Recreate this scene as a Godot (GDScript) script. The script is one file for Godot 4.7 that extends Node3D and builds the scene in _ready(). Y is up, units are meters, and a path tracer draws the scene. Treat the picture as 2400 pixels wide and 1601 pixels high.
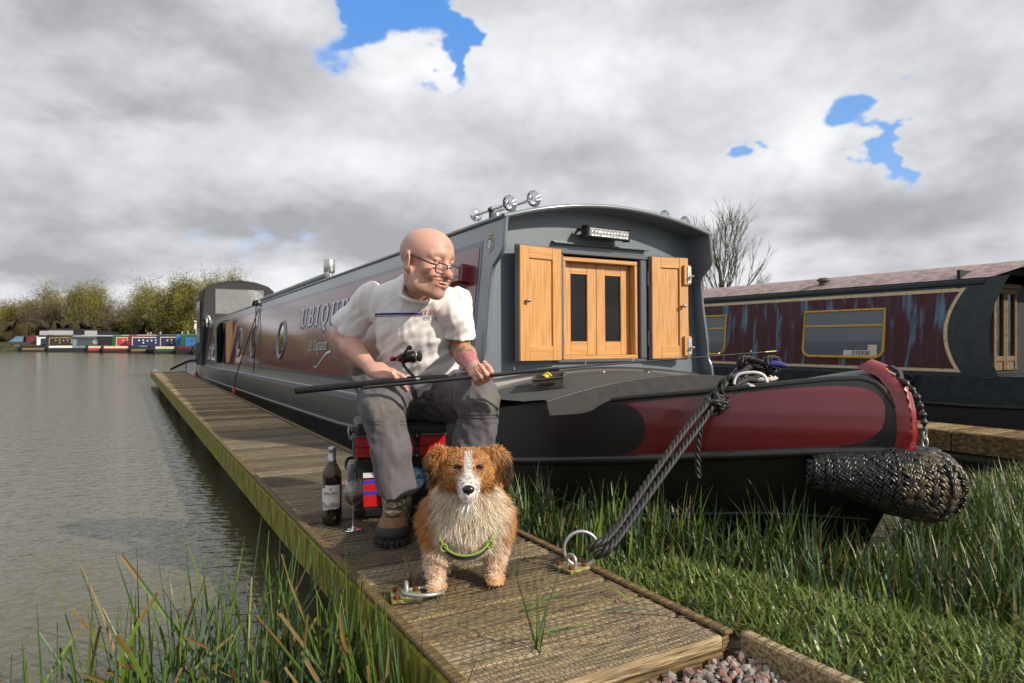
extends Node3D
# Canal marina: an angler sits on a tackle box on a jetty beside a moored narrowboat, a dog stands before him.
# World: x across the jetty (towards the boats), -z along the jetty, y up, water at y = 0.

const JETTY_Y := 0.31
const BOAT_AT := Vector3(2.63, 0.0, -3.45)
var rng := RandomNumberGenerator.new()
var used := {}
var mats := {}
var texs := {}

# ---------------------------------------------------------------- mesh builder
class MB:
	var v := PackedVector3Array()
	var n := PackedVector3Array()
	var c := PackedColorArray()
	var uv := PackedVector2Array()
	var idx := PackedInt32Array()
	var color := Color(1, 1, 1)
	var colored := false
	var uvs := false

	func vert(p: Vector3, nn: Vector3, t := Vector2.ZERO) -> int:
		v.append(p); n.append(nn); c.append(color); uv.append(t)
		return v.size() - 1

	func tri_i(a: int, b: int, d: int) -> void:
		var g := (v[b] - v[a]).cross(v[d] - v[a])
		if g.dot(n[a] + n[b] + n[d]) > 0.0:
			idx.append(a); idx.append(d); idx.append(b)
		else:
			idx.append(a); idx.append(b); idx.append(d)

	func tri(a: Vector3, b: Vector3, d: Vector3, out := Vector3.ZERO) -> void:
		var g := (b - a).cross(d - a).normalized()
		if out != Vector3.ZERO and g.dot(out) < 0.0:
			g = -g
		tri_i(vert(a, g), vert(b, g), vert(d, g))

	func quad(a: Vector3, b: Vector3, d: Vector3, e: Vector3, out := Vector3.ZERO) -> void:
		var g := (b - a).cross(d - a)
		if g.length_squared() < 1e-16:
			g = (d - a).cross(e - a)
		g = g.normalized()
		if out != Vector3.ZERO and g.dot(out) < 0.0:
			g = -g
		var i := vert(a, g, Vector2(0, 0))
		vert(b, g, Vector2(1, 0)); vert(d, g, Vector2(1, 1)); vert(e, g, Vector2(0, 1))
		tri_i(i, i + 1, i + 2); tri_i(i, i + 2, i + 3)

	# a grid of points (rows x cols), smooth normals; closed wraps columns
	func grid(rows: Array, closed := false, flip := false) -> void:
		var nr := rows.size()
		var nc: int = rows[0].size()
		var base := v.size()
		for r in nr:
			for k in nc:
				var r0 := maxi(r - 1, 0)
				var r1 := mini(r + 1, nr - 1)
				var k0 := (k - 1 + nc) % nc if closed else maxi(k - 1, 0)
				var k1 := (k + 1) % nc if closed else mini(k + 1, nc - 1)
				var g: Vector3 = (rows[r1][k] - rows[r0][k]).cross(rows[r][k1] - rows[r][k0])
				if g.length_squared() < 1e-18:
					g = Vector3.UP if r == 0 else Vector3.DOWN
					if nr > 2:
						var rr := 1 if r == 0 else nr - 2
						g = (rows[r][k] - rows[rr][(k + nc / 2) % nc])
						if g.length_squared() < 1e-18:
							g = Vector3.UP
				g = g.normalized()
				if flip:
					g = -g
				vert(rows[r][k], g, Vector2(float(k) / maxf(1.0, nc - 1), float(r) / maxf(1.0, nr - 1)))
		for r in nr - 1:
			for k in (nc if closed else nc - 1):
				var k1 := (k + 1) % nc
				var a := base + r * nc + k
				var b := base + r * nc + k1
				var d := base + (r + 1) * nc + k1
				var e := base + (r + 1) * nc + k
				tri_i(a, b, d); tri_i(a, d, e)

	func box(ctr: Vector3, size: Vector3, bev := 0.0, basis := Basis.IDENTITY) -> void:
		var h := size * 0.5
		var e := minf(bev, minf(h.x, minf(h.y, h.z)) * 0.9)
		if e <= 0.0:
			for ax in 3:
				for s in [-1.0, 1.0]:
					var u := Vector3.ZERO; u[(ax + 1) % 3] = h[(ax + 1) % 3]
					var w := Vector3.ZERO; w[(ax + 2) % 3] = h[(ax + 2) % 3]
					var o := Vector3.ZERO; o[ax] = h[ax] * s
					quad(ctr + basis * (o - u - w), ctr + basis * (o + u - w), ctr + basis * (o + u + w), ctr + basis * (o - u + w), basis * o)
			return
		for ax in 3:
			var b := (ax + 1) % 3
			var d := (ax + 2) % 3
			for s in [-1.0, 1.0]:
				var u := Vector3.ZERO; u[b] = h[b] - e
				var w := Vector3.ZERO; w[d] = h[d] - e
				var o := Vector3.ZERO; o[ax] = h[ax] * s
				quad(ctr + basis * (o - u - w), ctr + basis * (o + u - w), ctr + basis * (o + u + w), ctr + basis * (o - u + w), basis * o)
			for s in [-1.0, 1.0]:
				for t in [-1.0, 1.0]:
					var p1 := Vector3.ZERO; p1[b] = h[b] * s; p1[d] = (h[d] - e) * t
					var p2 := Vector3.ZERO; p2[b] = (h[b] - e) * s; p2[d] = h[d] * t
					var l := Vector3.ZERO; l[ax] = h[ax] - e
					quad(ctr + basis * (p1 - l), ctr + basis * (p1 + l), ctr + basis * (p2 + l), ctr + basis * (p2 - l), basis * (p1 + p2))
		for sx in [-1.0, 1.0]:
			for sy in [-1.0, 1.0]:
				for sz in [-1.0, 1.0]:
					var sg := Vector3(sx, sy, sz)
					tri(ctr + basis * (Vector3(h.x, h.y - e, h.z - e) * sg), ctr + basis * (Vector3(h.x - e, h.y, h.z - e) * sg), ctr + basis * (Vector3(h.x - e, h.y - e, h.z) * sg), basis * sg)

	func tube(path: Array, radius, sides := 8, caps := true, closed := false) -> void:
		var rows := []
		var np := path.size()
		var up := Vector3.ZERO
		for i in np:
			var a: Vector3 = path[(i - 1 + np) % np] if closed else path[maxi(i - 1, 0)]
			var b: Vector3 = path[(i + 1) % np] if closed else path[mini(i + 1, np - 1)]
			var t := (b - a).normalized()
			if up == Vector3.ZERO:
				up = Vector3.UP if absf(t.y) < 0.9 else Vector3.RIGHT
			var sd := t.cross(up).normalized()
			up = sd.cross(t).normalized()
			var r: float = radius[i] if radius is Array or radius is PackedFloat32Array else radius
			var row := []
			for k in sides:
				var an := TAU * k / sides
				row.append(path[i] + (sd * cos(an) + up * sin(an)) * r)
			rows.append(row)
		if closed:
			rows.append(rows[0])
		var base := v.size()
		grid(rows, true)
		# orient outward
		var mid: Vector3 = path[0]
		if (v[base] - mid).dot(n[base]) < 0.0:
			for i in range(base, v.size()):
				n[i] = -n[i]
			var from := idx.size() - (rows.size() - 1) * sides * 6
			for i in range(from, idx.size(), 3):
				var q := idx[i + 1]; idx[i + 1] = idx[i + 2]; idx[i + 2] = q
		if caps and not closed:
			for e in [0, np - 1]:
				var out: Vector3 = (path[0] - path[1]) if e == 0 else (path[np - 1] - path[np - 2])
				out = out.normalized()
				var ci := vert(path[e], out)
				var f := v.size()
				for k in sides:
					vert(rows[e][k], out)
				for k in sides:
					tri_i(ci, f + k, f + (k + 1) % sides)

	# profile: [[radius, height], ...] around axis y, placed by xf
	func lathe(profile: Array, xf: Transform3D, sides := 20) -> void:
		for i in profile.size() - 1:
			var p0: Vector2 = profile[i]
			var p1: Vector2 = profile[i + 1]
			if p0.distance_to(p1) < 1e-7:
				continue
			var dirv := (p1 - p0).normalized()
			var na := Vector2(dirv.y, -dirv.x)
			var n0 := na
			var n1 := na
			if i > 0:
				var pd: Vector2 = (p0 - profile[i - 1])
				if pd.length() > 1e-7:
					var q := Vector2(pd.normalized().y, -pd.normalized().x)
					if q.dot(na) > 0.5:
						n0 = (q + na).normalized()
			if i < profile.size() - 2:
				var nd: Vector2 = (profile[i + 2] - p1)
				if nd.length() > 1e-7:
					var q2 := Vector2(nd.normalized().y, -nd.normalized().x)
					if q2.dot(na) > 0.5:
						n1 = (q2 + na).normalized()
			var base := v.size()
			for k in sides + 1:
				var an := TAU * k / sides
				var cs := cos(an)
				var sn := sin(an)
				vert(xf * Vector3(p0.x * cs, p0.y, p0.x * sn), (xf.basis * Vector3(n0.x * cs, n0.y, n0.x * sn)).normalized(), Vector2(float(k) / sides, p0.y))
				vert(xf * Vector3(p1.x * cs, p1.y, p1.x * sn), (xf.basis * Vector3(n1.x * cs, n1.y, n1.x * sn)).normalized(), Vector2(float(k) / sides, p1.y))
			for k in sides:
				var a := base + k * 2
				if p0.x > 1e-6:
					tri_i(a, a + 2, a + 1)
				if p1.x > 1e-6:
					tri_i(a + 1, a + 2, a + 3)

	# extrude a 2D polygon (in the xy plane of xf) from z0 to z1
	func prism(poly: PackedVector2Array, z0: float, z1: float, xf := Transform3D.IDENTITY) -> void:
		var t := Geometry2D.triangulate_polygon(poly)
		for e in [[z0, -1.0], [z1, 1.0]]:
			var nn: Vector3 = (xf.basis * Vector3(0, 0, e[1])).normalized()
			var base := v.size()
			for p in poly:
				vert(xf * Vector3(p.x, p.y, e[0]), nn, p)
			for i in range(0, t.size(), 3):
				tri_i(base + t[i], base + t[i + 1], base + t[i + 2])
		if z0 != z1:
			var area := 0.0
			for i in poly.size():
				area += poly[i].cross(poly[(i + 1) % poly.size()])
			for i in poly.size():
				var a := poly[i]
				var b := poly[(i + 1) % poly.size()]
				var o := Vector3(b.y - a.y, a.x - b.x, 0) * signf(area)
				quad(xf * Vector3(a.x, a.y, z0), xf * Vector3(b.x, b.y, z0), xf * Vector3(b.x, b.y, z1), xf * Vector3(a.x, a.y, z1), xf.basis * o)

	func ball(ctr: Vector3, r: Vector3, sides := 12, basis := Basis.IDENTITY) -> void:
		var base := v.size()
		var rings := maxi(4, sides / 2)
		for i in rings + 1:
			var th := PI * i / rings
			for k in sides + 1:
				var an := TAU * k / sides
				var d := Vector3(sin(th) * cos(an), cos(th), sin(th) * sin(an))
				vert(ctr + basis * (d * r), (basis * (d / r)).normalized(), Vector2(float(k) / sides, float(i) / rings))
		for i in rings:
			for k in sides:
				var a := base + i * (sides + 1) + k
				if i > 0:
					tri_i(a, a + 1, a + sides + 2)
				if i < rings - 1:
					tri_i(a, a + sides + 2, a + sides + 1)

	func mesh() -> ArrayMesh:
		var m := ArrayMesh.new()
		if idx.is_empty():
			return m
		if n.size() == v.size():
			for i in range(0, idx.size(), 3):
				var p := idx[i]; var q := idx[i + 1]; var r := idx[i + 2]
				if (v[q] - v[p]).cross(v[r] - v[p]).dot(n[p] + n[q] + n[r]) > 0.0:
					idx[i + 1] = r; idx[i + 2] = q
		var a := []
		a.resize(Mesh.ARRAY_MAX)
		a[Mesh.ARRAY_VERTEX] = v
		if n.size() == v.size():
			a[Mesh.ARRAY_NORMAL] = n
		if colored:
			a[Mesh.ARRAY_COLOR] = c
		if uvs:
			a[Mesh.ARRAY_TEX_UV] = uv
		a[Mesh.ARRAY_INDEX] = idx
		m.add_surface_from_arrays(Mesh.PRIMITIVE_TRIANGLES, a)
		return m

# ---------------------------------------------------------------- scene helpers
func numbered(base: String) -> String:
	if not used.has(base):
		used[base] = 0
		return base
	used[base] += 1
	return "%s_%03d" % [base, used[base]]

func put(m: Mesh, called: String, mat: Material, parent: Node3D = null) -> MeshInstance3D:
	var o := MeshInstance3D.new()
	o.mesh = m
	o.name = called if parent else numbered(called)
	o.material_override = mat
	if parent:
		parent.add_child(o, true)
	else:
		add_child(o, true)
	return o

func part(mb: MB, called: String, mat: Material, parent: Node3D = null) -> MeshInstance3D:
	return put(mb.mesh(), called, mat, parent)

func thing(called: String, label: String, category: String, at := Vector3.ZERO, turn := 0.0, group := "") -> Node3D:
	var o := Node3D.new()
	o.name = numbered(called)
	add_child(o, true)
	o.position = at
	o.rotation.y = turn
	tag(o, label, category, group)
	return o

func tag(o: Node3D, label: String, category := "", group := "", kind := "") -> void:
	if label: o.set_meta("label", label)
	if category: o.set_meta("category", category)
	if group: o.set_meta("group", group)
	if kind: o.set_meta("kind", kind)

func lin(r: float, g: float, b: float, a := 1.0) -> Color:
	var k := Color(r, g, b).linear_to_srgb()
	k.a = a
	return k

func mat(key: String, col: Color, rough := 0.7, metal := 0.0, opts := {}) -> StandardMaterial3D:
	if mats.has(key):
		return mats[key]
	var m := StandardMaterial3D.new()
	m.resource_name = key
	m.albedo_color = col
	m.roughness = rough
	m.metallic = metal
	for k in opts:
		m.set(k, opts[k])
	mats[key] = m
	return m

func noise_tex(key: String, freq: float, size := 256, ramp := [], as_normal := false, bump := 4.0, seed_ := 1, oct := 4, type := FastNoiseLite.TYPE_SIMPLEX_SMOOTH, warp := 0.0) -> NoiseTexture2D:
	if texs.has(key):
		return texs[key]
	var f := FastNoiseLite.new()
	f.seed = seed_
	f.noise_type = type
	f.frequency = freq
	f.fractal_octaves = oct
	if warp > 0.0:
		f.domain_warp_enabled = true
		f.domain_warp_amplitude = warp
	var t := NoiseTexture2D.new()
	t.width = size
	t.height = size
	t.seamless = true
	t.noise = f
	t.as_normal_map = as_normal
	t.bump_strength = bump
	if ramp.size():
		var g := Gradient.new()
		var offs := PackedFloat32Array()
		var cols := PackedColorArray()
		for r in ramp:
			offs.append(r[0]); cols.append(r[1])
		g.offsets = offs
		g.colors = cols
		t.color_ramp = g
	texs[key] = t
	return t

func tri_opts(scale: Vector3, world := true) -> Dictionary:
	return {"uv1_triplanar": true, "uv1_world_triplanar": world, "uv1_scale": scale, "uv1_triplanar_sharpness": 4.0}

func with(a: Dictionary, b: Dictionary) -> Dictionary:
	var r := a.duplicate()
	r.merge(b, true)
	return r

func text_mesh(s: String, size: float, depth := 0.002, font := "Droid Serif", weight := 700) -> TextMesh:
	var t := TextMesh.new()
	var f := SystemFont.new()
	f.font_names = PackedStringArray([font])
	f.font_weight = weight
	t.font = f
	t.text = s
	t.font_size = 64
	t.pixel_size = size / 64.0
	t.depth = depth
	return t

func smooth(a: float, b: float, x: float) -> float:
	var t := clampf((x - a) / (b - a), 0.0, 1.0)
	return t * t * (3.0 - 2.0 * t)

func lerp_table(t: Array, x: float) -> float:
	if x <= t[0][0]: return t[0][1]
	for i in t.size() - 1:
		if x <= t[i + 1][0]:
			return lerpf(t[i][1], t[i + 1][1], (x - t[i][0]) / (t[i + 1][0] - t[i][0]))
	return t[t.size() - 1][1]

func rope_path(pts: Array, step := 0.02) -> Array:
	var cv := Curve3D.new()
	for i in pts.size():
		var a: Vector3 = pts[maxi(i - 1, 0)]
		var b: Vector3 = pts[mini(i + 1, pts.size() - 1)]
		var t := (b - a) / 6.0
		cv.add_point(pts[i], -t, t)
	cv.bake_interval = step
	return Array(cv.get_baked_points())

# three strands twisted round the path
func rope(mb: MB, pts: Array, r: float, pitch := 0.0, step := 0.0) -> void:
	if pitch <= 0.0: pitch = r * 7.0
	if step <= 0.0: step = r * 0.7
	var path := rope_path(pts, step)
	for s in 3:
		var strand := []
		var up := Vector3.ZERO
		var dist := 0.0
		for i in path.size():
			var a: Vector3 = path[maxi(i - 1, 0)]
			var b: Vector3 = path[mini(i + 1, path.size() - 1)]
			var t := (b - a).normalized()
			if up == Vector3.ZERO:
				up = Vector3.UP if absf(t.y) < 0.9 else Vector3.RIGHT
			var sd := t.cross(up).normalized()
			up = sd.cross(t).normalized()
			if i > 0: dist += path[i].distance_to(path[i - 1])
			var an := TAU * (dist / pitch + s / 3.0)
			strand.append(path[i] + (sd * cos(an) + up * sin(an)) * r * 0.5)
		mb.tube(strand, r * 0.56, 6)

# ---------------------------------------------------------------- signed distance fields, meshed as surface nets
class SDF:
	var o: Vector3
	var cell: float
	var nx: int
	var ny: int
	var nz: int
	var d := PackedFloat32Array()

	func _init(lo: Vector3, hi: Vector3, cell_: float) -> void:
		o = lo
		cell = cell_
		nx = int(ceil((hi.x - lo.x) / cell)) + 1
		ny = int(ceil((hi.y - lo.y) / cell)) + 1
		nz = int(ceil((hi.z - lo.z) / cell)) + 1
		d.resize(nx * ny * nz)
		d.fill(0.2)

	func _range(lo: Vector3, hi: Vector3) -> Array:
		return [clampi(int((lo.x - o.x) / cell), 0, nx - 1), clampi(int((hi.x - o.x) / cell) + 1, 0, nx - 1),
			clampi(int((lo.y - o.y) / cell), 0, ny - 1), clampi(int((hi.y - o.y) / cell) + 1, 0, ny - 1),
			clampi(int((lo.z - o.z) / cell), 0, nz - 1), clampi(int((hi.z - o.z) / cell) + 1, 0, nz - 1)]

	# tapered capsule a->b; sub carves it out
	func capsule(a: Vector3, b: Vector3, ra: float, rb: float, k := 0.02, sub := false) -> void:
		var m := maxf(ra, rb) + k + cell * 2.0
		var lo := Vector3(minf(a.x, b.x), minf(a.y, b.y), minf(a.z, b.z)) - Vector3.ONE * m
		var hi := Vector3(maxf(a.x, b.x), maxf(a.y, b.y), maxf(a.z, b.z)) + Vector3.ONE * m
		var r := _range(lo, hi)
		var ab := b - a
		var l2 := maxf(ab.length_squared(), 1e-9)
		for z in range(r[4], r[5] + 1):
			for y in range(r[2], r[3] + 1):
				var i: int = (z * ny + y) * nx + r[0]
				var p := o + Vector3(r[0], y, z) * cell - a
				for x in range(r[0], r[1] + 1):
					var t := clampf(p.dot(ab) / l2, 0.0, 1.0)
					var q := (p - ab * t).length() - ra - (rb - ra) * t
					var e := d[i]
					if sub:
						q = -q
						var h := maxf(k - absf(e - q), 0.0) / k
						d[i] = maxf(e, q) + h * h * k * 0.25
					else:
						var h2 := maxf(k - absf(e - q), 0.0) / k
						d[i] = minf(e, q) - h2 * h2 * k * 0.25
					i += 1
					p.x += cell

	func ellipsoid(ctr: Vector3, rad: Vector3, k := 0.02, basis := Basis.IDENTITY, sub := false) -> void:
		var m := maxf(rad.x, maxf(rad.y, rad.z)) + k + cell * 2.0
		var r := _range(ctr - Vector3.ONE * m, ctr + Vector3.ONE * m)
		var inv := basis.transposed()
		var dx := inv * Vector3(cell, 0, 0)
		var mr := minf(rad.x, minf(rad.y, rad.z))
		for z in range(r[4], r[5] + 1):
			for y in range(r[2], r[3] + 1):
				var i: int = (z * ny + y) * nx + r[0]
				var p := inv * (o + Vector3(r[0], y, z) * cell - ctr)
				for x in range(r[0], r[1] + 1):
					var s := p / rad
					var k0 := s.length()
					var k1 := (s / rad).length()
					var q := k0 * (k0 - 1.0) / k1 if k1 > 1e-6 else -mr
					var e := d[i]
					if sub:
						q = -q
						var h := maxf(k - absf(e - q), 0.0) / k
						d[i] = maxf(e, q) + h * h * k * 0.25
					else:
						var h2 := maxf(k - absf(e - q), 0.0) / k
						d[i] = minf(e, q) - h2 * h2 * k * 0.25
					i += 1
					p += dx

	# cut away the half space on the side the normal points to
	func cut(p0: Vector3, nn: Vector3, within := INF) -> void:
		var i := 0
		for z in nz:
			for y in ny:
				var p := o + Vector3(0, y, z) * cell - p0
				for x in nx:
					if within == INF or p.length() < within:
						var q := p.dot(nn)
						if q > d[i]:
							d[i] = q
					i += 1
					p.x += cell

	func at(p: Vector3) -> float:
		var q := (p - o) / cell
		var x := clampi(int(q.x), 0, nx - 2)
		var y := clampi(int(q.y), 0, ny - 2)
		var z := clampi(int(q.z), 0, nz - 2)
		var fx := clampf(q.x - x, 0.0, 1.0)
		var fy := clampf(q.y - y, 0.0, 1.0)
		var fz := clampf(q.z - z, 0.0, 1.0)
		var i := (z * ny + y) * nx + x
		var s := nx * ny
		return lerpf(lerpf(lerpf(d[i], d[i + 1], fx), lerpf(d[i + nx], d[i + nx + 1], fx), fy), lerpf(lerpf(d[i + s], d[i + s + 1], fx), lerpf(d[i + s + nx], d[i + s + nx + 1], fx), fy), fz)

	func grad(p: Vector3) -> Vector3:
		var e := cell * 0.7
		return Vector3(at(p + Vector3(e, 0, 0)) - at(p - Vector3(e, 0, 0)), at(p + Vector3(0, e, 0)) - at(p - Vector3(0, e, 0)), at(p + Vector3(0, 0, e)) - at(p - Vector3(0, 0, e))).normalized()

	# first surface point along a ray, or INF
	func hit(from: Vector3, dirv: Vector3, far := 1.5) -> Vector3:
		var t := 0.0
		while t < far:
			var q := at(from + dirv * t)
			if q < 0.0005:
				return from + dirv * t
			t += maxf(q * 0.6, 0.0008)
		return Vector3.INF

	# displace the field near the surface
	func wrinkle(f: Callable) -> void:
		var i := 0
		for z in nz:
			for y in ny:
				for x in nx:
					var e := d[i]
					if e < 0.05 and e > -0.05:
						d[i] = e + f.call(o + Vector3(x, y, z) * cell)
					i += 1

	func append_to(mb: MB, xf := Transform3D.IDENTITY, paint = null) -> void:
		var ids := {}
		var sx := 1
		var sy := nx
		var sz := nx * ny
		var corner := [0, sx, sy, sx + sy, sz, sx + sz, sy + sz, sx + sy + sz]
		var edges := [[0, 1], [2, 3], [4, 5], [6, 7], [0, 2], [1, 3], [4, 6], [5, 7], [0, 4], [1, 5], [2, 6], [3, 7]]
		var offs := [Vector3(0, 0, 0), Vector3(1, 0, 0), Vector3(0, 1, 0), Vector3(1, 1, 0), Vector3(0, 0, 1), Vector3(1, 0, 1), Vector3(0, 1, 1), Vector3(1, 1, 1)]
		var lim := cell * 4.0
		for z in nz - 1:
			for y in ny - 1:
				var i := (z * ny + y) * nx
				for x in nx - 1:
					var e0 := d[i]
					if e0 > lim or e0 < -lim:
						i += 1
						continue
					var mask := 0
					for k in 8:
						if d[i + corner[k]] < 0.0:
							mask |= 1 << k
					if mask != 0 and mask != 255:
						var sum := Vector3.ZERO
						var cnt := 0
						for ed in edges:
							var a: int = ed[0]
							var b: int = ed[1]
							if ((mask >> a) & 1) != ((mask >> b) & 1):
								var da := d[i + corner[a]]
								var db := d[i + corner[b]]
								sum += (offs[a] as Vector3).lerp(offs[b], da / (da - db))
								cnt += 1
						var p := o + (Vector3(x, y, z) + sum / cnt) * cell
						var g := grad(p)
						if paint != null:
							mb.color = paint.call(p, g)
						ids[i] = mb.vert(xf * p, (xf.basis * g).normalized())
					i += 1
		for i in ids:
			var e := d[i] < 0.0
			for ax in 3:
				var st: int = [sx, sy, sz][ax]
				if (d[i + st] < 0.0) == e:
					continue
				var u: int = [sx, sy, sz][(ax + 1) % 3]
				var w: int = [sx, sy, sz][(ax + 2) % 3]
				if not (ids.has(i - u) and ids.has(i - w) and ids.has(i - u - w)):
					continue
				var a: int = ids[i]
				var b: int = ids[i - u]
				var c: int = ids[i - u - w]
				var f: int = ids[i - w]
				mb.tri_i(a, b, c)
				mb.tri_i(a, c, f)

# ---------------------------------------------------------------- camera, sky, sun, exposure
func make_view() -> void:
	var cam := Camera3D.new()
	cam.name = "camera"
	var at := CameraAttributesPhysical.new()
	at.exposure_aperture = 7.1
	at.frustum_focus_distance = 2.75
	at.frustum_focal_length = 24.0
	cam.attributes = at
	cam.position = Vector3(0, 1.03, 0)
	cam.rotation.y = -deg_to_rad(29.775)
	cam.fov = 53.16
	cam.near = 0.05
	cam.far = 900.0
	cam.current = true
	add_child(cam)
	var sun := DirectionalLight3D.new()
	sun.name = "sun"
	sun.light_energy = 1.45
	sun.light_color = Color(1.0, 0.95, 0.87)
	sun.light_angular_distance = 0.8
	sun.shadow_enabled = true
	add_child(sun)
	sun.look_at_from_position(Vector3(5.6, 6.6, 10.0), Vector3.ZERO)
	var env := Environment.new()
	env.background_mode = Environment.BG_SKY
	env.tonemap_mode = Environment.TONE_MAPPER_LINEAR
	env.tonemap_exposure = 1.14
	env.sdfgi_enabled = true
	env.ssao_enabled = true
	env.ssil_enabled = true
	var sky := Sky.new()
	var pm := PanoramaSkyMaterial.new()
	pm.panorama = sky_picture()
	sky.sky_material = pm
	env.sky = sky
	env.background_energy_multiplier = 1.0
	var we := WorldEnvironment.new()
	we.name = "air"
	we.environment = env
	add_child(we)

# broken spring cloud: noise laid on a flat cloud layer, seen in perspective
var sky_n := []

func sky_picture() -> ImageTexture:
	var w := 4096
	var h := 2048
	var im := Image.create(w, h, false, Image.FORMAT_RGBF)
	im.fill(Color(0.42, 0.43, 0.43))
	for e in [[11, 0.72, 6, 0.52, 0], [5, 1.5, 6, 0.5, 0], [23, 1.1, 5, 0.55, 0], [41, 6.5, 4, 0.5, 1], [57, 3.0, 5, 0.55, 0]]:
		var n := FastNoiseLite.new()
		n.seed = e[0]; n.frequency = e[1]; n.fractal_octaves = e[2]; n.fractal_gain = e[3]
		if e[4]: n.fractal_type = FastNoiseLite.FRACTAL_RIDGED
		sky_n.append(n)
	# fine in front of the camera, coarser (in blocks) elsewhere
	for y in range(0, 1072, 4):
		for x in range(0, w, 4):
			var az := 360.0 * (x + 2.0) / w
			var el := 90.0 - 180.0 * (y + 2.0) / h
			var ra := az - 29.775
			if ra > 180.0: ra -= 360.0
			if absf(ra) < 42.0 and el < 33.0:
				for j in 4:
					for i in 4: im.set_pixel(x + i, y + j, sky_color(360.0 * (x + i + 0.5) / w, 90.0 - 180.0 * (y + j + 0.5) / h))
			else:
				im.fill_rect(Rect2i(x, y, 4, 4), sky_color(az, el))
	return ImageTexture.create_from_image(im)

# openings, heavy grey clouds and bright heads: [azimuth from the camera axis, elevation, radius az, radius el, weight], degrees
const HOLES := [[-13.5, 25.5, 3.2, 4.0, 1.0], [-8.6, 26.5, 4.0, 3.4, 1.0], [-5.0, 22.6, 1.3, 3.2, 0.8], [-17.0, 22.0, 2.4, 1.6, 0.45], [26.0, 16.4, 2.2, 1.7, 0.75], [28.6, 13.4, 1.2, 2.6, 0.8], [30.8, 18.6, 2.2, 0.9, 0.6], [17.5, 14.6, 1.2, 0.8, 0.75], [4.5, 11.0, 1.2, 0.5, 0.4]]
const DARKS := [[-32.0, 24.0, 9.0, 4.0, 0.75], [-21.0, 20.0, 6.0, 3.0, 0.85], [-27.0, 17.0, 6.0, 2.2, 0.6], [-14.0, 9.4, 12.0, 2.6, 1.0], [-27.0, 8.4, 9.0, 2.0, 0.7], [-36.0, 5.4, 8.0, 1.2, 0.8], [-8.0, 6.6, 7.0, 1.4, 0.6], [30.0, 8.5, 10.0, 2.4, 0.8], [36.0, 13.0, 5.0, 3.0, 0.6], [22.0, 10.5, 6.0, 1.6, 0.4], [2.0, 15.0, 7.0, 2.0, 0.2]]
const BRIGHTS := [[-9.0, 21.5, 4.0, 3.0, 0.9], [-20.0, 26.0, 3.0, 2.6, 0.8], [-15.0, 14.5, 8.0, 2.4, 0.5], [23.5, 14.5, 3.0, 2.6, 0.8], [4.0, 21.5, 7.0, 4.0, 0.5], [-33.0, 3.0, 8.0, 1.0, 0.5], [-17.0, 4.2, 5.0, 1.0, 0.7], [-34.0, 14.5, 6.0, 1.6, 0.4], [16.0, 4.5, 8.0, 1.2, 0.4]]

func blobs(list: Array, x: float, y: float) -> float:
	var t := 0.0
	for s in list:
		var u: float = (x - s[0]) / s[2]
		var v: float = (y - s[1]) / s[3]
		var r := u * u + v * v
		if r < 7.0: t += s[4] * exp(-r)
	return t

func sky_color(az: float, el: float) -> Color:
	var ce := cos(deg_to_rad(el))
	var se := sin(deg_to_rad(el))
	var dv := Vector3(sin(deg_to_rad(az)) * ce, se, -cos(deg_to_rad(az)) * ce)
	var q := dv / (maxf(se, 0.0) + 0.30)
	var a: float = sky_n[0].get_noise_3d(q.x, q.z, 0.0)
	var b: float = sky_n[1].get_noise_3d(q.x + 7.0, q.z, dv.y * 2.0)
	var c: float = sky_n[2].get_noise_3d(dv.x * 6.0, dv.y * 9.0, dv.z * 6.0)
	var puff: float = -sky_n[3].get_noise_3d(dv.x * 2.0, dv.y * 3.2, dv.z * 2.0)
	var mid: float = sky_n[4].get_noise_3d(dv.x * 3.0, dv.y * 7.0, dv.z * 3.0)
	var ra := az - 29.775
	if ra > 180.0: ra -= 360.0
	var hole := 0.0
	var dark := 0.0
	var lit := 0.0
	if absf(ra) < 75.0:
		var wx := ra + c * 4.0 + mid * 1.5 + puff * 0.35
		var wy := el + b * 1.6 + mid * 1.2 + puff * 0.3
		hole = blobs(HOLES, wx, wy)
		dark = blobs(DARKS, wx, wy)
		lit = blobs(BRIGHTS, wx, wy)
	var cover := smooth(-0.72, -0.42, a + 0.30 * c + 0.12 * b + 0.10 * mid - hole * 1.2 + lit * 0.15)
	var heavy := 0.36 + 0.55 * b + 0.30 * c + 0.25 * a + 0.35 * mid + dark * 0.65 - lit * 0.75
	heavy = smooth(-0.5, 1.7, heavy)
	var k := lerpf(0.86, 0.22, heavy) + 0.10 * mid + 0.05 * puff * (1.0 - 0.6 * heavy)
	k = clampf(k, 0.2, 0.88)
	var cloud := Color(k * 0.985, k, k * (1.02 + 0.07 * heavy))
	var blue := Color(0.10, 0.29, 0.72).lerp(Color(0.32, 0.52, 0.80), smooth(30.0, 0.0, el))
	# thin edges of a cloud are bright
	cloud = cloud.lerp(Color(0.82, 0.83, 0.84), (1.0 - smooth(0.2, 1.0, cover)) * 0.7)
	return blue.lerp(cloud, cover)

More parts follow.
